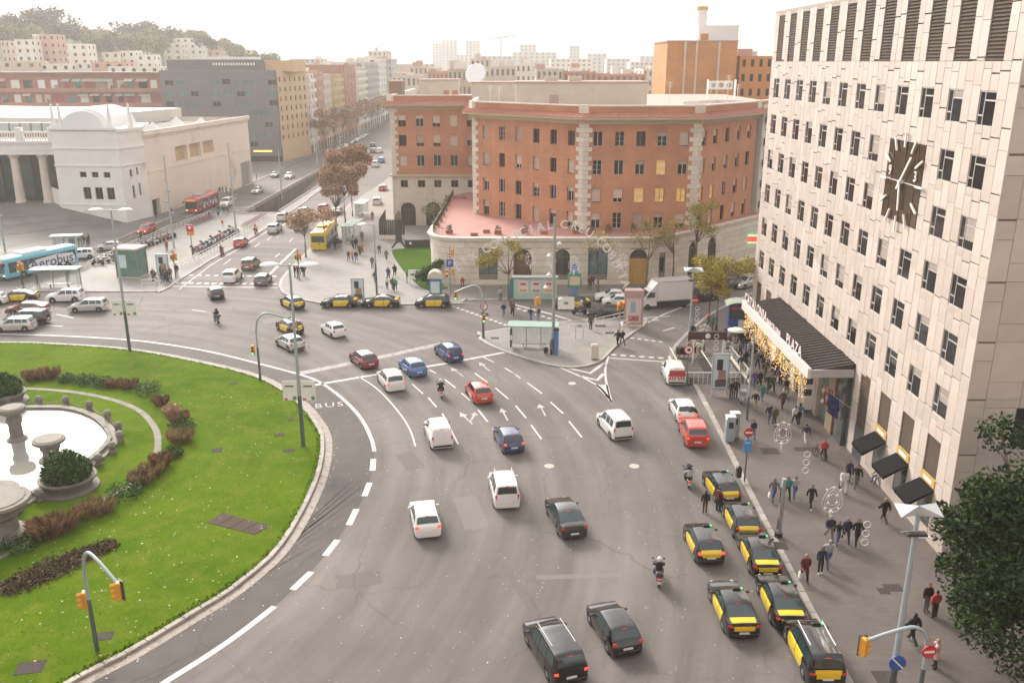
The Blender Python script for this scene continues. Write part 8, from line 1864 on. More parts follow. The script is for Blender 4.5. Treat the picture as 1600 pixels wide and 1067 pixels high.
def shelter(px, rz, L_, label, poster=True, h=2.6, z=.13):
 e = thing('bus_shelter', px, label, 'bus shelter', 'bus shelters', z, rz)
 MB().bb(-L_ / 2 - .3, L_ / 2 + .3, -1.1, .9, h, h + .14).obj('roof', M_GREENR, e)
 MB().bb(-L_ / 2, L_ / 2, .62, .66, .25, h - .1).obj('back_glass', M_CLEAR, e)
 for x in (-L_ / 2, -L_ / 6, L_ / 6, L_ / 2): bx(e, 'post', (.09, .09, h), (x, .64, h / 2), M_GREYMETAL)
 for x in (-L_ / 2, L_ / 2): MB().bb(x - .02, x + .02, -.7, .6, .25, h - .1).obj('end_glass', M_CLEAR, e)
 bx(e, 'bench', (L_ * .6, .4, .06), (0, .3, .5), M_GREYMETAL)
 for x in (-L_ * .22, L_ * .22): bx(e, 'bench_leg', (.06, .3, .5), (x, .3, .25), M_GREYMETAL)
 if poster: o = bx(e, 'poster_case', (.14, 1.3, 1.9), (-L_ / 2, 0, 1.25), M_DARKMETAL); MB().bb(-.08, -.075, -.5, .5, -.8, .8).obj('poster', M_GREENR, o); MB().add([(.25 * math.cos(a_) - .0, -.66, .1 + .3 * math.sin(a_)) for a_ in (0, 1, 2.2, 3.5, 5)], [(0, 1, 2, 3, 4)]).obj('poster_mark', M_WHITE, o)
 return e
shelter((833, 545), R(-5), 4.6, 'green-roofed bus shelter on the traffic island'); shelter((92, 450), R(3), 5.4, 'glass bus shelter on the median near the left queue', False)
shelter((108, 394), R(12), 4.0, 'bus shelter on the forecourt behind the blue coach', False); shelter((550, 373), R(85), 7.0, 'long grey shelter beside the avenue trees', False); shelter((566, 337), R(85), 5.0, 'small far shelter past the avenue trees', False)
e = thing('poster_shelter', (836, 467), 'shelter back with three juice posters before the podium', 'bus shelter', None, .137); MB().bb(-2.9, 2.9, -.3, .9, 2.7, 2.85).obj('roof', M_GREYMETAL, e); MB().bb(-2.7, 2.7, -.1, 0, 0, 2.6).obj('back_panel', mat('panel_mint', (.38, .52, .47), .4), e)
for k in range(3):
 o = bx(e, 'poster', (1.3, .04, 1.6), (-1.5 + k * 1.6, -.13, 1.5), mat('poster_cream', (.62, .55, .45), .5)); MB().bb(-.35, .35, -.03, -.021, .3, .6).obj('poster_title', mat('print_red', (.5, .06, .06), .5), o)
 for x in (-.3, 0, .3): MB().lathe([(.16, 0), (.2, .15), (.1, .5), (.08, .6)], 8).obj('bottle_print', mat('print_orange', (.55, .25, .06), .5) if k != 1 else mat('print_green', (.1, .25, .15), .6), o, loc=(x, -.0, -.55)).scale = (1, .15, 1)
bx(e, 'side_panel', (.5, .1, 2.5), (-2.95, .3, 1.3), mat('panel_teal', (.08, .25, .28), .5))
def stand(px, w, h, label, rz=0, cols_=('poster_cream',), legs=True, z=.13):
 e = thing('poster_stand', px, label, 'advertising panel', 'advertising panels', z, rz); zb = .55 if legs else .25
 MB().bb(-w / 2, w / 2, -.1, .1, zb, h).obj('case', M_GREYMETAL, e); MB().bb(-w / 2 + .1, w / 2 - .1, -.12, -.1, zb + .12, h - .12).obj('poster', mat('poster_sky', (.50, .62, .66), .3, var=.15, scale=1), e)
 for i, (a_, b_, c_, d_, m_) in enumerate(((-.25, .1, .55, .85, M_DARKMETAL), (-.15, .3, .25, .55, mat('print_skin', (.35, .2, .14), .6)), (-.3, .35, .08, .28, mat('print_dark', (.10, .08, .10), .6)))): MB().bb(a_ * w, b_ * w, -.135, -.122 - i * .002, zb + (h - zb) * c_, zb + (h - zb) * d_).obj('poster_print', m_, e)
 if legs:
  for s in (-1, 1): bar(e, 'leg', (s * w * .4, 0, zb + .3), (s * w * .55, -.5, 0), .05, M_GREYMETAL); bar(e, 'leg', (s * w * .4, 0, zb + .3), (s * w * .55, .4, 0), .05, M_GREYMETAL)
 else: bar(e, 'foot', (0, 0, 0), (0, 0, .3), .25, M_DARKMETAL)
 return e
stand((1123, 617), 1.5, 3.9, 'large poster panel of two faces before the metro stairs'); stand((560, 472), 1.6, 3.1, 'poster stand between two parked taxis', legs=False); stand((256, 432), 1.7, 3.2, 'poster case beside the metro lift', legs=False); stand((1216, 838), .28, 4.0, 'narrow tall advert totem edge-on by the taxi rank', R(-70), legs=False)
stand((198, 440), .1, .4, 'low post on the median', legs=False) if False else None
e = thing('advert_column', (988, 507), 'pink and white triangular advert column on the island', 'advertising panel'); MB().prism([(-1.1, -.6), (1.1, -.6), (.9, .6), (-.9, .6)], .1, 4.1).obj('column', mat('column_rose', (.40, .27, .27), .5, var=.1), e); MB().bb(-.85, .85, -.63, -.605, .4, 3.2).obj('poster', mat('poster_pink', (.60, .48, .46), .5), e); MB().bb(-.4, .2, -.65, -.632, 1.6, 2.8).obj('poster_print', mat('print_blue', (.25, .38, .48), .5), e); MB().bb(-.6, .6, -.65, -.632, .6, 1.2).obj('poster_print', mat('column_rose2', (.42, .12, .16), .5), e); MB().bb(-1.3, 1.3, -.8, .8, -.02, .12).obj('plinth', M_STONE, e)
e = thing('news_kiosk', (1150, 511), 'blue kiosk with pale curved roof on the hotel pavement', 'kiosk', None, .13, R(-8)); MB().bb(-1.0, 1.0, -.9, .9, 0, 2.6).obj('body', mat('kiosk_blue', (.03, .10, .30), .5), e); MB().bb(-.9, .9, -.93, -.9, 1.2, 2.3).obj('window', M_SHOPWIN, e); MB().bb(-.95, .9, -.95, -.9, 2.3, 2.55).obj('fascia', mat('print_red', (.5, .06, .06), .5), e)
MB().add([(1.35 * x, y, 2.6 + .55 * math.cos(x * 1.3)) for y in (-1.3, 1.2) for x in (-1, -.5, 0, .5, 1)], [(i, i + 1, i + 6, i + 5) for i in range(4)]).obj('curved_roof', mat('kiosk_roof', (.42, .48, .36), .4, var=.2), e); MB().bb(.1, .9, -.97, -.9, .2, 1.1).obj('notice', M_WHITE, e)
e = thing('ticket_kiosk', (681, 466), 'blue ticket kiosk with glazed arch roof at the lawn wedge', 'kiosk'); MB().bb(-.75, .75, -.6, .6, 0, 2.7).obj('body', mat('kiosk_blue2', (.05, .16, .40), .5), e); MB().bb(-.55, .55, -.63, -.6, .5, 2.3).obj('panel', mat('poster_sky', (.50, .62, .66), .3), e)
MB().add([(.95 * math.cos(a_), y, 2.7 + .95 * math.sin(a_)) for y in (-.8, .7) for a_ in [math.pi * k / 8 for k in range(9)]], [(i, i + 1, i + 10, i + 9) for i in range(8)] + [tuple(range(9))]).obj('arch_roof', M_CREAM, e)
for px, lab in (((645, 445), 'white notice board by the lawn wedge, left one'), ((658, 445), 'white notice board by the lawn wedge, right one'), ((884, 493), 'white banner sheet beside the crossing pole'), ((905, 530), 'low white sign board on the island')):
 e = thing('notice_board', px, lab, 'sign', 'white boards'); hh = 1.9 if px[0] < 700 else 2.0; bx(e, 'board', (1.1 if px[0] < 700 else 1.9, .06, 1.3 if px[0] < 880 else (1.5 if px[0] < 900 else .35)), (0, 0, hh - .5), M_WHITE); bx(e, 'print', (.5, .04, .3), (0, -.03, hh - .5), MATS['print_green'] if px[0] < 900 else M_GREYMETAL)
 for s in (-.4, .4): bar(e, 'leg', (s, 0, 0), (s, 0, hh - .5), .03, M_GREYMETAL)
e = thing('digital_totem', (897, 463), 'blue and green lit advertising totem before the podium', 'advertising panel', None, .137); MB().bb(-.4, .4, -.15, .15, 0, 4.2).obj('column', mat('totem_blue', (.10, .22, .45), .4), e); MB().bb(-.85, .85, -.2, .2, 1.2, 3.0).obj('frame', mat('totem_green', (.06, .30, .16), .4), e); MB().bb(-.65, .65, -.22, -.2, 1.5, 2.6).obj('screen', mat('screen_lit', (.1, .1, .12), .2, var=.5, scale=4, emit=((.5, .35, .2), .3)), e)
for k, (px, lab) in enumerate((((1139, 690), 'grey pay machine on the hotel pavement, slim front one'), ((1146, 684), 'grey pay machine on the hotel pavement, rear one'))): e = thing('pay_machine', px, lab, 'machine'); bx(e, 'cabinet', (.7, .55, 2.1), (0, 0, 1.05), M_POST); bx(e, 'cap', (.76, .6, .12), (0, 0, 2.15), M_WHITE); bx(e, 'panel', (.35, .04, .5), (0, -.29, 1.5), M_DARKMETAL)
e = thing('info_cabinet', (929, 561), 'pale utility cabinet on the island', 'cabinet'); bx(e, 'cabinet', (.75, .5, 1.6), (0, 0, .8), M_CREAM); bx(e, 'door', (.6, .03, 1.3), (0, -.26, .8), M_CREAM)
e = thing('info_pillar', (869, 554), 'slim blue info pillar by the island pole', 'pillar'); bx(e, 'pillar', (.42, .42, 2.6), (0, 0, 1.3), mat('kiosk_blue2', (.05, .16, .40))); bx(e, 'cap', (.5, .5, .3), (0, 0, 2.7), M_DARKMETAL)
for k, px in enumerate(((1061, 558), (1069, 558))): e = thing('litter_bin', px, 'dark litter bin at the kerb by the stairs, ' + ('left' if k == 0 else 'right') + ' of two', 'bin', 'litter bins'); bar(e, 'drum', (0, 0, .35), (0, 0, 1.05), .33, M_DARKMETAL, .36, 12); bar(e, 'post', (0, 0, 0), (0, 0, .4), .05, M_DARKMETAL)
e = thing('luggage', (853, 553), 'dark suitcase beside the person on the island', 'suitcase'); bx(e, 'shell', (.4, .28, .62), (0, 0, .42), M_PLASTIC); bar(e, 'handle', (-.12, 0, .7), (-.12, 0, 1.05), .012, M_GREYMETAL); bar(e, 'handle', (.12, 0, .7), (.12, 0, 1.05), .012, M_GREYMETAL);
for s in (-.15, .15): bar(e, 'wheel', (s - .03, 0, .05), (s + .03, 0, .05), .05, M_TYRE)
e = thing('pushchair', (1161, 629), 'light pushchair beside the couple at the poster panel', 'pushchair'); MB().add([(-.28, -.3, .55), (.28, -.3, .55), (.28, .3, .55), (-.28, .3, .55), (-.28, .45, 1.0), (.28, .45, 1.0), (-.28, -.1, 1.05), (.28, -.1, 1.05), (-.28, .35, 1.15), (.28, .35, 1.15)], [(0, 1, 2, 3), (3, 2, 5, 4), (6, 7, 9, 8), (8, 9, 5, 4)]).obj('seat', cloth('lightgrey'), e)
for s in (-.28, .28):
 bar(e, 'frame', (s, -.45, .12), (s, .55, 1.0), .018, M_GREYMETAL); bar(e, 'frame', (s, .45, .12), (s, -.3, .6), .018, M_GREYMETAL)
 for y in (-.45, .45): bar(e, 'wheel', (s - .02, y, .13), (s + .02, y, .13), .13, M_TYRE, n=12)
e = thing('metro_entrance', (1118, 600), 'metro stair opening with railings and dark header sign', 'metro entrance', None, .13)
MB().bb(-3.0, 3.2, 0, 7.5, -.02, .02).obj('stair_shade_sheet', mat('painted_well_shade', (.02, .018, .016), .9), e)  # flat dark sheet: the shade of a sunken well is painted, pavement stays uncut
for k in range(12): MB().bb(-2.6, -.4, 7.2 - k * .5, 7.45 - k * .5, .03, .05 + .0).obj('step', mat('stair_tread', (.13, .115, .105), .9), e)
for k in range(12): MB().bb(.6, 2.8, 7.2 - k * .5, 7.45 - k * .5, .03, .05).obj('escalator_step', M_GREYMETAL, e)
for x in (-3.0, 3.2):
 MB().bb(x - .12, x + .12, 0, 7.5, 0, .25).obj('kerb_wall', M_STONE, e)
 for y in [.1 + .92 * k for k in range(9)]: bar(e, 'rail_post', (x, y, .2), (x, y, 1.15), .035, M_GREYMETAL)
 bar(e, 'hand_rail', (x, .1, 1.15), (x, 7.45, 1.15), .045, M_STONE); MB().bb(x - .01, x + .01, .1, 7.4, .3, 1.05).obj('rail_glass', M_CLEAR, e)
for k in range(15): bar(e, 'front_baluster', (-2.9 + k * .43, 0, 0), (-2.9 + k * .43, 0, 1.1), .02, M_WHITE)
bar(e, 'front_rail', (-3, 0, 1.12), (3.2, 0, 1.12), .05, M_WHITE); bar(e, 'centre_rail', (.1, .3, .9), (.1, 7.3, .9), .05, M_STONE)
for x in (-1.0, 1.9): bar(e, 'header_post', (x, 5.8, 0), (x, 5.8, 3.2), .07, M_WHITE)
MB().bb(-1.6, 2.2, 5.7, 5.85, 2.5, 3.3).obj('header_board', mat('header_maroon', (.06, .02, .02), .5), e); MB().lathe([(.26, 0), (.26, .02)], 14, (0, 0, 0)).obj('emblem', M_WHITE, e, loc=(.3, 5.68, 2.9)).rotation_euler = (R(90), 0, 0)
e = thing('metro_lift', (208, 431), 'green glass metro lift cabin on the median', 'lift', None, .13, R(-6))
MB().bb(-1.55, 1.55, -1.3, 1.3, .1, 3.9).obj('glass', mat('lift_glass', (.10, .20, .17), .06, var=.4, scale=.8), e); MB().bb(-1.75, 1.75, -1.5, 1.5, 3.9, 4.15).obj('roof', M_CREAM, e); MB().bb(-1.65, 1.65, -1.4, 1.4, 0, .15).obj('plinth', M_STONE, e)
for x in (-1.55, .25, 1.55):
 for y in (-1.3, 1.3): bx(e, 'post', (.14, .14, 3.9), (x, y, 1.95), mat('lift_frame', (.16, .17, .13), .5))
MB().bb(-1.2, 0, -1.36, -1.3, 1.4, 3.2).obj('notice', mat('poster_sky', (.50, .62, .66)), e)
def railing(line, label, h=1.0, z=.13, red=False, gap=1.5):
 P = [Vector((*G(*p, z), z)) for p in line]; e = tag(empty('railing', P[0]), label, 'railing')
 for i in range(len(P) - 1):
  a_, b_ = P[i] - P[0], P[i + 1] - P[0]; n = max(1, int((b_ - a_).length / gap))
  for hh in (h, h * .55): MB().cyl(a_ + Vector((0, 0, hh)), b_ + Vector((0, 0, hh)), .045, n=6).obj('rail', M_WHITEFRAME, e)
  for k in range(n + 1): q = a_.lerp(b_, k / n); MB().cyl(q, q + Vector((0, 0, h)), .035, n=5).obj('post', M_WHITEFRAME, e)
railing([(284, 420), (330, 396), (380, 366), (425, 340)], 'pale railing along the median kerb'); railing([(137, 418), (200, 388), (250, 367), (330, 336)], 'pale railing behind the parked motorbikes', .8); railing([(926, 512), (975, 501)], 'short pale railing on the traffic island'); railing([(973, 516), (1000, 503)], 'short pale railing at the island nose'); railing([(1073, 545), (1099, 527)], 'pale railing at the hotel corner kerb'); railing([(222, 450), (243, 449)], 'low pale barrier on the median corner', 1.1); railing([(365, 333), (398, 331)], 'railing at the underpass head', 1.0, .13)
M_GARL = mat('garland_white', (.70, .68, .66), .5, var=0)
garl = tag(empty('light_garland', A(873, 360, 100)), 'arched string of letters hung across the side street', 'garland');
arcp = [(700, 430), (735, 408), (768, 390), (800, 374), (835, 362), (873, 356), (905, 361), (935, 380), (958, 408), (974, 440), (984, 470)]
ap = smooth_line([A(u, v, 100) - garl.location for u, v in arcp], 8); cum = [0]
for i in range(len(ap) - 1): cum.append(cum[-1] + (ap[i + 1] - ap[i]).length)
txt = 'EIX COMERCIAL CREU COBERTA'; gl_m = {}
for k, ch in enumerate(txt):
 if ch == ' ': continue
 s = cum[-1] * (.06 + .88 * k / (len(txt) - 1)); i = max(j for j in range(len(cum)) if cum[j] <= s); i = min(i, len(ap) - 2); d = (ap[i + 1] - ap[i]).normalized()
 if ch not in gl_m: gl_m[ch] = text_mesh(ch, 1.35, .03); gl_m[ch].materials.append(M_GARL)
 o = link('letter', gl_m[ch], garl, ap[i] + Vector((0, 0, .35))); o.rotation_euler = (R(90), -math.atan2(d.z, d.x), 0)
MB().tube(ap, .02, 4).obj('wire', M_GREYMETAL, garl)
def ornament(px, Y, s, label, rz=0):
 e = tag(empty('hanging_ornament', A(*px, Y), rz), label, 'ornament', 'white hanging ornaments')
 for r_, w in ((1.0, .06), (.72, .05), (.45, .05)):
  P = [(r_ * s * (math.sin(t) * (1 - .35 * math.cos(t))) * .62, 0, r_ * s * math.cos(t) * .9) for t in [2 * math.pi * k / 20 for k in range(21)]]; MB().tube(P, w * s * .4, 4).obj('light_loop', M_GARL, e)
 for k in range(22): t = k * .63; MB().box((.45 * s * math.sin(t * 3), 0, .8 * s * math.cos(t)), (.10 * s, .10 * s, .10 * s), t).obj('bulb', M_GARL, e)
 MB().tube([(0, 0, -.85 * s), (0, 0, -1.5 * s)], [.14 * s, .02], 5).obj('tail', M_GARL, e); MB().cyl((0, 0, .9 * s), (0, 0, 2.2 * s), .012, n=4).obj('wire', M_GREYMETAL, e)
for px, Y, s, lab in (((829, 404), 100, .9, 'white ornament left of the island pole'), ((861, 405), 99, .9, 'white ornament touching the island pole'), ((897, 412), 100, 1.0, 'white ornament right of the island pole'), ((973, 407), 103, .9, 'white ornament before the last podium arch'), ((1131, 372), 118, 1.2, 'white ornament near the corner house'), ((1100, 520), 84, 1.0, 'white ornament above the stairs kerb'), ((1223, 676), 58, .95, 'white ornament above the hotel pavement, middle'), ((1301, 780), 50, 1.0, 'white ornament above the hotel pavement, nearest'), ((1137, 545), 80, .9, 'white ornament beside the metro header')): ornament(px, Y, s, lab)
for i, (px, Y) in enumerate((((1353, 833), 47), ((1260, 722), 55), ((1119, 535), 82), ((1089, 490), 92))):
 e = tag(empty('ring_pendant', A(*px, Y)), 'chain of three white rings ' + ('beside the group in dark coats', 'over the pavement grates', 'over the metro stairs', 'over the side street')[i], 'ornament', 'white ring pendants')
 for k in range(3): MB().tube([(.22 * math.cos(t), 0, .22 * math.sin(t) - .6 * (k - 1)) for t in [2 * math.pi * q / 12 for q in range(13)]], .03, 5).obj('ring', M_GARL, e)
# ================================================================ trees, fountain garden
vr = random.Random(9)
M_BARK = mat('bark', (.17, .135, .105), .9, var=.35, scale=4, bump=.3)
def leafm(name, c): return mat(name, c, .65, var=.25, scale=2, island=.65, spec=.12)
def limb_tubes(mb, base, top, crowns, r0, twigs=3):
 base, top = Vector(base), Vector(top)
 mb.tube([base, base.lerp(top, .5) + Vector((vr.uniform(-.1, .1), vr.uniform(-.1, .1), 0)), top], [r0, r0 * .8, r0 * .6], 8)
 for c, r in crowns:
  c = Vector(c); m_ = top.lerp(c, .55) + Vector((vr.uniform(-.2, .2), vr.uniform(-.2, .2), -.15 * r)); mb.tube([top - Vector((0, 0, .2)), m_, c], [r0 * .5, r0 * .32, r0 * .15], 5)
  for _ in range(twigs):
   d = Vector((vr.gauss(0, 1), vr.gauss(0, 1), vr.gauss(.3, .7))).normalized(); s = m_.lerp(c, vr.random()); mb.tube([s, s + d * r * .5 + Vector((0, 0, .1 * r)), s + d * r * .95], [r0 * .16, r0 * .1, r0 * .04], 4)
def tree(base, th, crowns, m, n, ls, label, name='tree', group=None, r0=.16, z=.13, twigs=3, cat='tree', flat=.85):
 e = tag(empty(name, (base[0], base[1], z)), label, cat, group); C_ = [(Vector(c), r) for c, r in crowns]
 t = MB(); limb_tubes(t, (0, 0, 0), (0, 0, th), C_, r0, twigs); t.obj('trunk', M_BARK, e, True)
 l = MB(); tot = sum(r ** 2 for c, r in C_)
 for c, r in C_: leaf_ball(l, c, r, int(n * r * r / tot), ls, vr, flat)
 l.obj('crown', m, e); return e
def crowns(R_, H0, k, r0, r1, sq=.6):
 out = []
 for _ in range(k):
  a_ = vr.uniform(0, 6.28); q = R_ * math.sqrt(vr.random()); out.append(((q * math.cos(a_), q * math.sin(a_), H0 + vr.uniform(-1, 1) * R_ * sq), vr.uniform(r0, r1)))
 return out
M_L1 = leafm('leaf_dark_green', (.022, .044, .010)); M_L2 = leafm('leaf_yellow_green', (.34, .28, .05)); M_L3 = leafm('leaf_brown', (.40, .265, .165)); M_L4 = leafm('leaf_olive', (.15, .16, .06)); M_L5 = leafm('leaf_pine', (.055, .072, .034)); M_L6 = leafm('leaf_shrub', (.045, .085, .022)); M_L7 = leafm('grass_russet', (.25, .15, .085)); M_L8 = leafm('grass_straw', (.29, .22, .11))
tree((26.2, 38.3), 2.2, crowns(4.5, 6.2, 34, 1.2, 2.1, .8) + crowns(2.6, 9.0, 9, 1.0, 1.5, .4) + [((-4.2, .3, 6.5), 1.4), ((-4.4, -.2, 7.0), 1.2), ((-3.6, -1.5, 3.4), 1.5), ((-3, 1, 8.0), 1.2), ((1.5, -4.5, 5.5), 1.8), ((-.5, -3.8, 3.6), 1.5), ((2.8, -5.6, 3.4), 1.6), ((.8, -3, 2.4), 1.3), ((-5.2, .4, 7.4), .7), ((-4.9, -.8, 5.2), .8), ((-4.2, -3.2, 3.2), 1.3), ((-3.2, -4.6, 2.8), 1.4), ((-2.5, -3, 5), 1.6), ((-1.5, -4.5, 4), 1.7), ((-2.6, .5, 8.6), 1.3), ((-1, 0, 8.2), 1.6), ((-2.6, -.6, 7.6), 1.5), ((-1.2, .2, 7.0), 1.6), ((-3.4, 0, 8.6), 1.1), ((.3, -1, 8.8), 1.5)], M_L1, 46000, .14, 'big dark green tree at the hotel corner', r0=.35)
for (u, v), th, cr, n, lab, m in (((795, 468), 3.4, [((-2.6, 0, 5.2), 1.3), ((-1.6, .4, 6.0), 1.1), ((-3.3, .2, 4.6), .9), ((.8, 0, 6.6), .9), ((1.6, .2, 5.4), .6), ((0, .5, 7.2), .8)], 2600, 'half bare plane tree with yellow leaves by the poster shelter', M_L2), ((935, 463), 4, [((1.2, 0, 6.5), 1.3), ((-1.4, 0, 6.6), 1.3), ((0, .5, 7.6), 1.2)], 450, 'nearly bare plane tree before the square podium window', M_L2), ((1011, 451), 4, [((1.4, 0, 6.6), 1.4), ((-1.5, 0, 6.8), 1.4), ((0, .5, 8), 1.4), ((2.2, 0, 8.4), 1.0)], 900, 'sparse plane tree before the amber doorway', M_L2),
   ((1119, 516), 4.0, crowns(3.0, 6.6, 14, .8, 1.4, .5), 9000, 'yellow-green plane tree at the hotel corner kerb', M_L2), ((1085, 440), 5.5, crowns(2.6, 8.6, 9, .8, 1.3, .7), 2800, 'tall thin yellowing plane tree by the brick corner', M_L2), ((1050, 447), 4.5, crowns(2.0, 7.4, 6, .7, 1.2, .6), 900, 'thin bare plane tree behind the white truck', M_L2), ((683, 372), 2.0, crowns(2.4, 4.4, 9, .8, 1.3, .5), 2600, 'small olive-leaved tree in the wing courtyard', M_L4)):
 tree(G(u, v, .13), th, cr, m, n, .12, lab, group='plane trees' if m is M_L2 else None, twigs=6)
for (u, v), th, R_, h, k, n, lab in (((527, 369), 5, 3.6, 9.6, 16, 7000, 'brown-leaved plane tree on the avenue pavement, nearest of three'), ((540, 351), 5.5, 3.6, 10.5, 14, 6000, 'brown-leaved plane tree on the avenue pavement, middle of three'), ((551, 338), 5.5, 3.6, 11, 14, 5000, 'brown-leaved plane tree on the avenue pavement, farthest of three'), ((478, 402), 3.5, 1.6, 5.6, 6, 900, 'small half bare tree beside the yellow bus'), ((508, 388), 3.2, 1.3, 5.0, 4, 300, 'thin bare tree beside the bus stop')): tree(G(u, v, .13), th, crowns(R_, h, k, .9, 1.6, .6), M_L3, n * 2, .19, lab, group='avenue plane trees', twigs=5)
for k in range(12):
 y = 292 + k * 17; tree((-60.8, y), 6, crowns(3.4, 10.5, 8, 1.2, 2.0, .7), M_L3, 1300, .42, 'hazy brown avenue tree before the left houses, %s from the near end' % ['first', 'second', 'third', 'fourth', 'fifth', 'sixth', 'seventh', 'eighth', 'ninth', 'tenth', 'eleventh', 'twelfth'][k], group='avenue trees before the houses', twigs=2)
tree(G(668, 446, .13), .6, [((-.9, 0, 1.4), .8), ((0, 0, 1.9), .9), ((1.0, .1, 2.4), .9), ((1.6, 0, 3.0), .7), ((-.3, -.2, 1.0), .7)], M_L6, 2600, .13, 'dark green shrub leaning by the podium corner', 'shrub', cat='shrub')
HN = 0
def hill_tree(u, v, Y, r, m, kind):
 global HN
 p = A(u, v, Y); zb = hill_h(p.x, Y) - 1; h = max(1.5, p.z - zb); HN += 1
 if kind == 'cypress': cr = [((0, 0, h * q), r * (1 - q * .75) * .8 + .3) for q in (.2, .35, .5, .65, .8, .95)]
 else: cr = [((vr.uniform(-1, 1) * r, vr.uniform(-.5, .5) * r, h + vr.uniform(-.35, .3) * r), r * vr.uniform(.45, .7)) for _ in range(7)]
 tree((p.x, Y), h * .6, cr, m, 1500, .75, '%s on the hill, %s' % ({'pine': 'dark umbrella pine', 'cypress': 'thin dark cypress', 'bush': 'hazy green tree'}[kind], HLAB[HN - 1]), name={'pine': 'pine_tree', 'cypress': 'cypress_tree', 'bush': 'hill_tree'}[kind], group='trees on the hill', z=zb, twigs=1, r0=.4)
hl = [(5, 34, 520, 8, M_L5, 'pine'), (22, 42, 500, 8, M_L5, 'pine'), (40, 36, 520, 9, M_L5, 'pine'), (58, 30, 530, 9, M_L5, 'pine'), (72, 26, 540, 9, M_L5, 'pine'), (88, 34, 530, 9, M_L5, 'pine'), (102, 46, 510, 7, M_L5, 'pine'), (30, 52, 480, 7, M_L4, 'bush'), (112, 54, 520, 6, M_L5, 'bush'), (125, 56, 540, 8, M_L4, 'bush'), (140, 52, 560, 8, M_L5, 'bush'), (152, 58, 540, 7, M_L4, 'bush'), (172, 32, 560, 4, M_L5, 'cypress'), (165, 44, 560, 3, M_L5, 'cypress'), (185, 40, 560, 3, M_L5, 'cypress'), (194, 42, 560, 3, M_L5, 'cypress'), (205, 46, 570, 8, M_L5, 'bush'), (218, 46, 580, 8, M_L5, 'bush'), (239, 45, 580, 3, M_L5, 'cypress'), (230, 56, 570, 7, M_L4, 'bush'), (250, 52, 580, 7, M_L5, 'bush'), (262, 54, 590, 6, M_L4, 'bush'), (178, 62, 530, 8, M_L4, 'bush'), (196, 64, 530, 8, M_L5, 'bush'), (214, 66, 530, 8, M_L4, 'bush'), (150, 70, 510, 7, M_L5, 'bush'), (300, 62, 620, 6, M_L4, 'bush'), (338, 66, 640, 4, M_L5, 'cypress'), (372, 82, 660, 6, M_L5, 'pine'), (392, 84, 660, 4, M_L5, 'pine'), (12, 60, 470, 6, M_L5, 'bush'), (240, 70, 550, 7, M_L5, 'bush')] + [(u, v, 560 + (u % 7) * 14, 6, (M_L5, M_L4)[u % 2], 'bush') for u, v in ((268, 64), (283, 57), (297, 70), (311, 57), (322, 64), (333, 72), (347, 70), (356, 77), (365, 76), (380, 88), (405, 90), (418, 92), (291, 84), (253, 76))]
NW = 'zero one two three four five six seven eight nine ten eleven twelve thirteen fourteen fifteen sixteen seventeen eighteen nineteen'.split()
HLAB = ['place %s counted from the left edge' % (NW[k] if k < 20 else ('', '', 'twenty', 'thirty', 'forty')[k // 10] + ('-' + NW[k % 10] if k % 10 else '')) for k in range(1, 50)]
for a_ in sorted(hl, key=lambda q: q[0]): hill_tree(*a_)
M_COP = mat('basin_stone', (.19, .172, .15), .8, var=.3, scale=1.2, obj_rand=.12, dirt=((.18, .15, .12), 1.2, .56))
pool_px = [(-120, 640), (-60, 634), (0, 636), (60, 634), (110, 636), (150, 650), (172, 672), (172, 690), (150, 712), (120, 735), (80, 757), (40, 777), (0, 800), (-60, 830), (-120, 800)]
pool = smooth_line([Vector(G(*p, .5)) for p in pool_px], 4, True); pc_ = sum(pool, Vector((0, 0))) / len(pool)
wt = MB().prism([pc_ + (p - pc_) * .965 for p in pool], .1, .42).obj('water', mat('pool_water', (.24, .235, .21), .03, var=0, spec=1.0)); tag(wt, 'still pale water of the fountain basin', 'water', kind='structure')
bs = tag(empty('fountain_basin', (pc_.x, pc_.y, .14)), 'stone rim and mossy outer ledge of the lawn fountain', 'fountain')
for i in range(0, len(pool) - 0):
 a_, b_ = pool[i], pool[(i + 1) % len(pool)]; ai, bi_ = pc_ + (a_ - pc_) * .935, pc_ + (b_ - pc_) * .935; g = .01; q = a_.lerp(b_, g), a_.lerp(b_, 1 - g), ai.lerp(bi_, 1 - g), ai.lerp(bi_, g)
 adopt(MB().prism([tuple(x) for x in q], .1, .58 + vr.uniform(-.015, .015)).obj('coping_stone', M_COP), bs)
 a2, b2 = pc_ + (a_ - pc_) * 1.08, pc_ + (b_ - pc_) * 1.08; adopt(MB().prism([tuple(a_), tuple(b_), tuple(b2), tuple(a2)], .1, .3).obj('ledge_stone', MATS['gutter_concrete']), bs)
for i in range(0, len(pool), 3):
 p = pc_ + (pool[i] - pc_) * 1.11; adopt(MB().lathe([(.26, 0), (.30, .15), (.24, .3), (.30, .5), (.33, .68), (.20, .9), (.05, .95)], 9).obj('stone_bollard', M_COP, loc=(p.x, p.y, .14)), bs)
 q = pc_ + (pool[(i + 3) % len(pool)] - pc_) * 1.11; adopt(MB().tube([Vector((p.x, p.y, .75)).lerp(Vector((q.x, q.y, .75)), t) - Vector((0, 0, .35 * math.sin(math.pi * t))) for t in (0, .2, .4, .6, .8, 1)], .045, 5).obj('stone_swag', M_COP), bs)
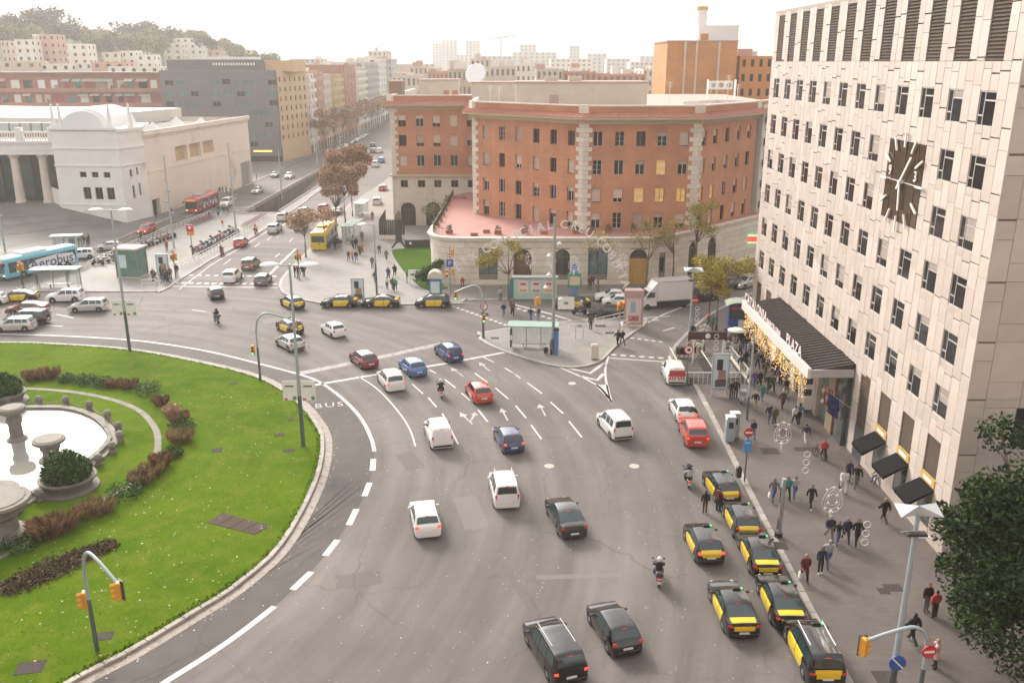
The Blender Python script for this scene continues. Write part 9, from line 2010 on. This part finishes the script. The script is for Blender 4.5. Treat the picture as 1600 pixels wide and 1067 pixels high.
def pedestal(px, h, r, lab):
 e = thing('stone_pedestal', px, lab, 'pedestal', 'stone pedestals', .2); MB().lathe([(r * 1.2, 0), (r * 1.2, .3), (r * .8, .5), (r * .75, h * .5), (r * .95, h * .62), (r * .8, h * .8), (r * 1.45, h * .86), (r * 1.55, h * .93), (r * 1.5, h)], 18).obj('shaft', M_COP, e, False); MB().lathe([(r * 1.3, 0), (r * 1.25, .06)], 18, (0, 0, h)).obj('cap', M_COP, e)
pedestal((28, 690), 2.9, .62, 'tall stone pedestal standing in the basin water'); pedestal((82, 722), 1.9, .75, 'stone pedestal at the basin rim behind the bush'); pedestal((4, 838), 2.6, 1.3, 'massive stone pedestal block at the left edge'); pedestal((-5, 790), 1.2, 1.0, 'low broken stone block on the basin rim')
for px, s, lab in (((108, 762), 1.0, 'round stone planter with a dense green bush'), ((10, 628), .9, 'stone planter with low bush at the left edge')):
 e = thing('stone_planter', px, lab, 'planter', None, .14); MB().lathe([(2.0 * s, 0), (2.0 * s, .12), (1.5 * s, .14), (1.5 * s, .3), (1.85 * s, .75), (1.9 * s, .9), (1.7 * s, .9), (1.65 * s, .8)], 28).obj('bowl', M_COP, e); l = MB(); leaf_ball(l, (0, 0, 1.35), 1.65 * s, int(4200 * s), .14, vr, .72); leaf_ball(l, (-.4, .3, 1.9), 1.1 * s, 1500, .14, vr, .8); l.obj('bush', M_L6, e)
ring = smooth_line([G(*p, .15) for p in ((-60, 606), (40, 607), (110, 612), (170, 623), (215, 640), (240, 665), (247, 690), (240, 720), (215, 750), (165, 778), (110, 812), (50, 845), (-20, 880))], 5)
for i in range(len(ring) - 1): ribbon([ring[i].lerp(ring[i + 1], .02), ring[i].lerp(ring[i + 1], .98)], .5, .165).obj('edging_stone', M_COP, lawn)
def tuft(px, r, h, m, lab, n=500, grass=True):
 e = thing('garden_shrub', px, lab, 'shrub', 'garden shrubs', .14); l = MB()
 if grass:
  for _ in range(n):
   a_ = vr.uniform(0, 6.28); q = r * math.sqrt(vr.random()) * .7; x, y = q * math.cos(a_), q * math.sin(a_); hh = h * vr.uniform(.5, 1.1); o = r * .55; w = .025
   l.add([(x - w, y, 0), (x + w, y, 0), (x + o * math.cos(a_) * .5 + w, y + o * math.sin(a_) * .5, hh * .75), (x + o * math.cos(a_), y + o * math.sin(a_), hh)], [(0, 1, 2), (0, 2, 3)])
 else: leaf_ball(l, (0, 0, h * .5), r, n, .10, vr, .6)
 l.obj('foliage', m, e)
tl = [((55, 592), 1.6, 1.1, 0), ((78, 590), 1.5, 1.2, 0), ((105, 596), 1.0, .8, 1), ((135, 598), 1.2, .9, 1), ((160, 602), 1.2, .9, 1), ((178, 604), 1.2, .9, 0), ((203, 606), 1.2, 1.0, 0), ((232, 614), 1.5, 1.2, 1), ((252, 632), 1.1, 1.0, 0), ((270, 645), 1.0, 1.0, 3), ((280, 660), 1.3, 1.2, 0), ((285, 672), 1.3, 1.2, 1), ((283, 690), 1.5, 1.2, 2), ((270, 712), 1.0, .8, 1), ((252, 728), 1.2, 1.2, 0), ((238, 742), 1.3, 1.1, 2), ((222, 754), 1.3, 1.1, 2), ((195, 775), 1.5, .9, 1), ((160, 798), 1.4, 1.1, 2), ((140, 806), 1.3, 1.1, 2), ((100, 826), 1.5, 1.3, 0), ((75, 836), 1.7, 1.4, 0), ((30, 856), 1.4, .8, 1), ((5, 585 + 20), 1.8, 1.2, 1)]
for k, (px, r, h, t) in enumerate(tl): tuft(px, r * (.62 if t in (0, 2) else .85), h * .8, (M_L7, M_L6, M_L8, M_L3)[t], '%s in the bed around the fountain, place %s clockwise from far left' % (('russet grass tuft', 'low green shrub', 'straw coloured grass tuft', 'pale brown shrub')[t], 'one two three four five six seven eight nine ten eleven twelve thirteen fourteen fifteen sixteen seventeen eighteen nineteen twenty twenty-one twenty-two twenty-three twenty-four'.split()[k]), 600, t in (0, 2))
bed = MB()
for _ in range(5200):
 f = vr.random(); u, v = 5 + 170 * f + vr.gauss(0, 6), 922 - 72 * f + vr.gauss(0, 8) * (1 - abs(f - .4)); x, y = G(u, v, .15); leaf_ball(bed, (x, y, .22), .14, 2, .09, vr)
tag(bed.obj('heather_bed', leafm('leaf_heather', (.085, .06, .035))), 'dark low heather strip across the near lawn', 'ground cover', kind='stuff')
gr = MB()
def in_lawn(x, y): return (Vector((x, y)) - C0).length < RL - .6
for _ in range(12000):
 x, y = vr.uniform(-52, -14), vr.uniform(34, 89)
 if not in_lawn(x, y) or (Vector((x, y)) - pc_).length < 14: continue
 h = vr.uniform(.02, .06); w = .04; a_ = vr.uniform(0, 3.14); c_, s = math.cos(a_) * w, math.sin(a_) * w; gr.add([(x - c_, y - s, .14), (x + c_, y + s, .14), (x + vr.uniform(-.05, .05), y + vr.uniform(-.05, .05), .14 + h)], [(0, 1, 2)])
for p in lawn_curve:
 for _ in range(26):
  d = (p - C0).normalized(); q = C0 + d * ((p - C0).length - vr.uniform(.12, .5)) + Vector((-d.y, d.x)) * vr.uniform(-.7, .7); o_ = d * vr.uniform(0, .12); a_ = vr.uniform(0, 3.14); c_, s = math.cos(a_) * .05, math.sin(a_) * .05
  gr.add([(q.x - c_, q.y - s, .14), (q.x + c_, q.y + s, .14), (q.x + o_.x, q.y + o_.y, .14 + vr.uniform(.05, .13))], [(0, 1, 2)])
tag(gr.obj('grass', mat('grass_blade', (.085, .15, .005), .9, var=0, island=.15, spec=.05)), 'short grass blades over the lawn', 'grass', kind='stuff')
lit = MB()
def speck(x, y, z, s): a_ = vr.uniform(0, 6.28); lit.add([(x + s * math.cos(a_ + q) * vr.uniform(.6, 1.2), y + s * math.sin(a_ + q) * vr.uniform(.6, 1.2), z + vr.uniform(0, .02)) for q in (0, 1.4, 3.1, 4.6)], [(0, 1, 2, 3)])
for _ in range(700):
 x, y = vr.uniform(-40, -14), vr.uniform(34, 75)
 if in_lawn(x, y) and (Vector((x, y)) - pc_).length > 13: speck(x, y, .22, vr.uniform(.03, .075))
for _ in range(1100): speck(vr.uniform(-14, 16), vr.uniform(33, 86), .014, vr.uniform(.02, .055))
for p in lawn_curve:
 for _ in range(7): q = C0 + (p - C0) * (1 + vr.uniform(.3, .75) / RL); speck(q.x + vr.uniform(-.6, .6), q.y + vr.uniform(-.6, .6), .016, vr.uniform(.03, .07))
tag(lit.obj('fallen_leaves', mat('dry_leaf', (.42, .37, .31), .8, var=0, island=.5)), 'scattered pale leaves and litter on lawn and road', 'litter', kind='stuff')
# ================================================================ hazy air
hz = MB().bb(-1600, 1600, -450, 1560, -7, 92).obj('haze', None)
hm_ = bpy.data.materials.new('haze_air'); hm_.use_nodes = True; N = hm_.node_tree.nodes; N.clear()
o_ = N.new('ShaderNodeOutputMaterial'); pv = N.new('ShaderNodeVolumePrincipled'); pv.inputs['Color'].default_value = (.98, .95, .91, 1); pv.inputs['Density'].default_value = .00034; pv.inputs['Anisotropy'].default_value = .35
hm_.node_tree.links.new(pv.outputs[0], o_.inputs['Volume']); hz.data.materials.clear(); hz.data.materials.append(hm_); tag(hz, 'pale bright haze filling the air', 'haze', kind='stuff')
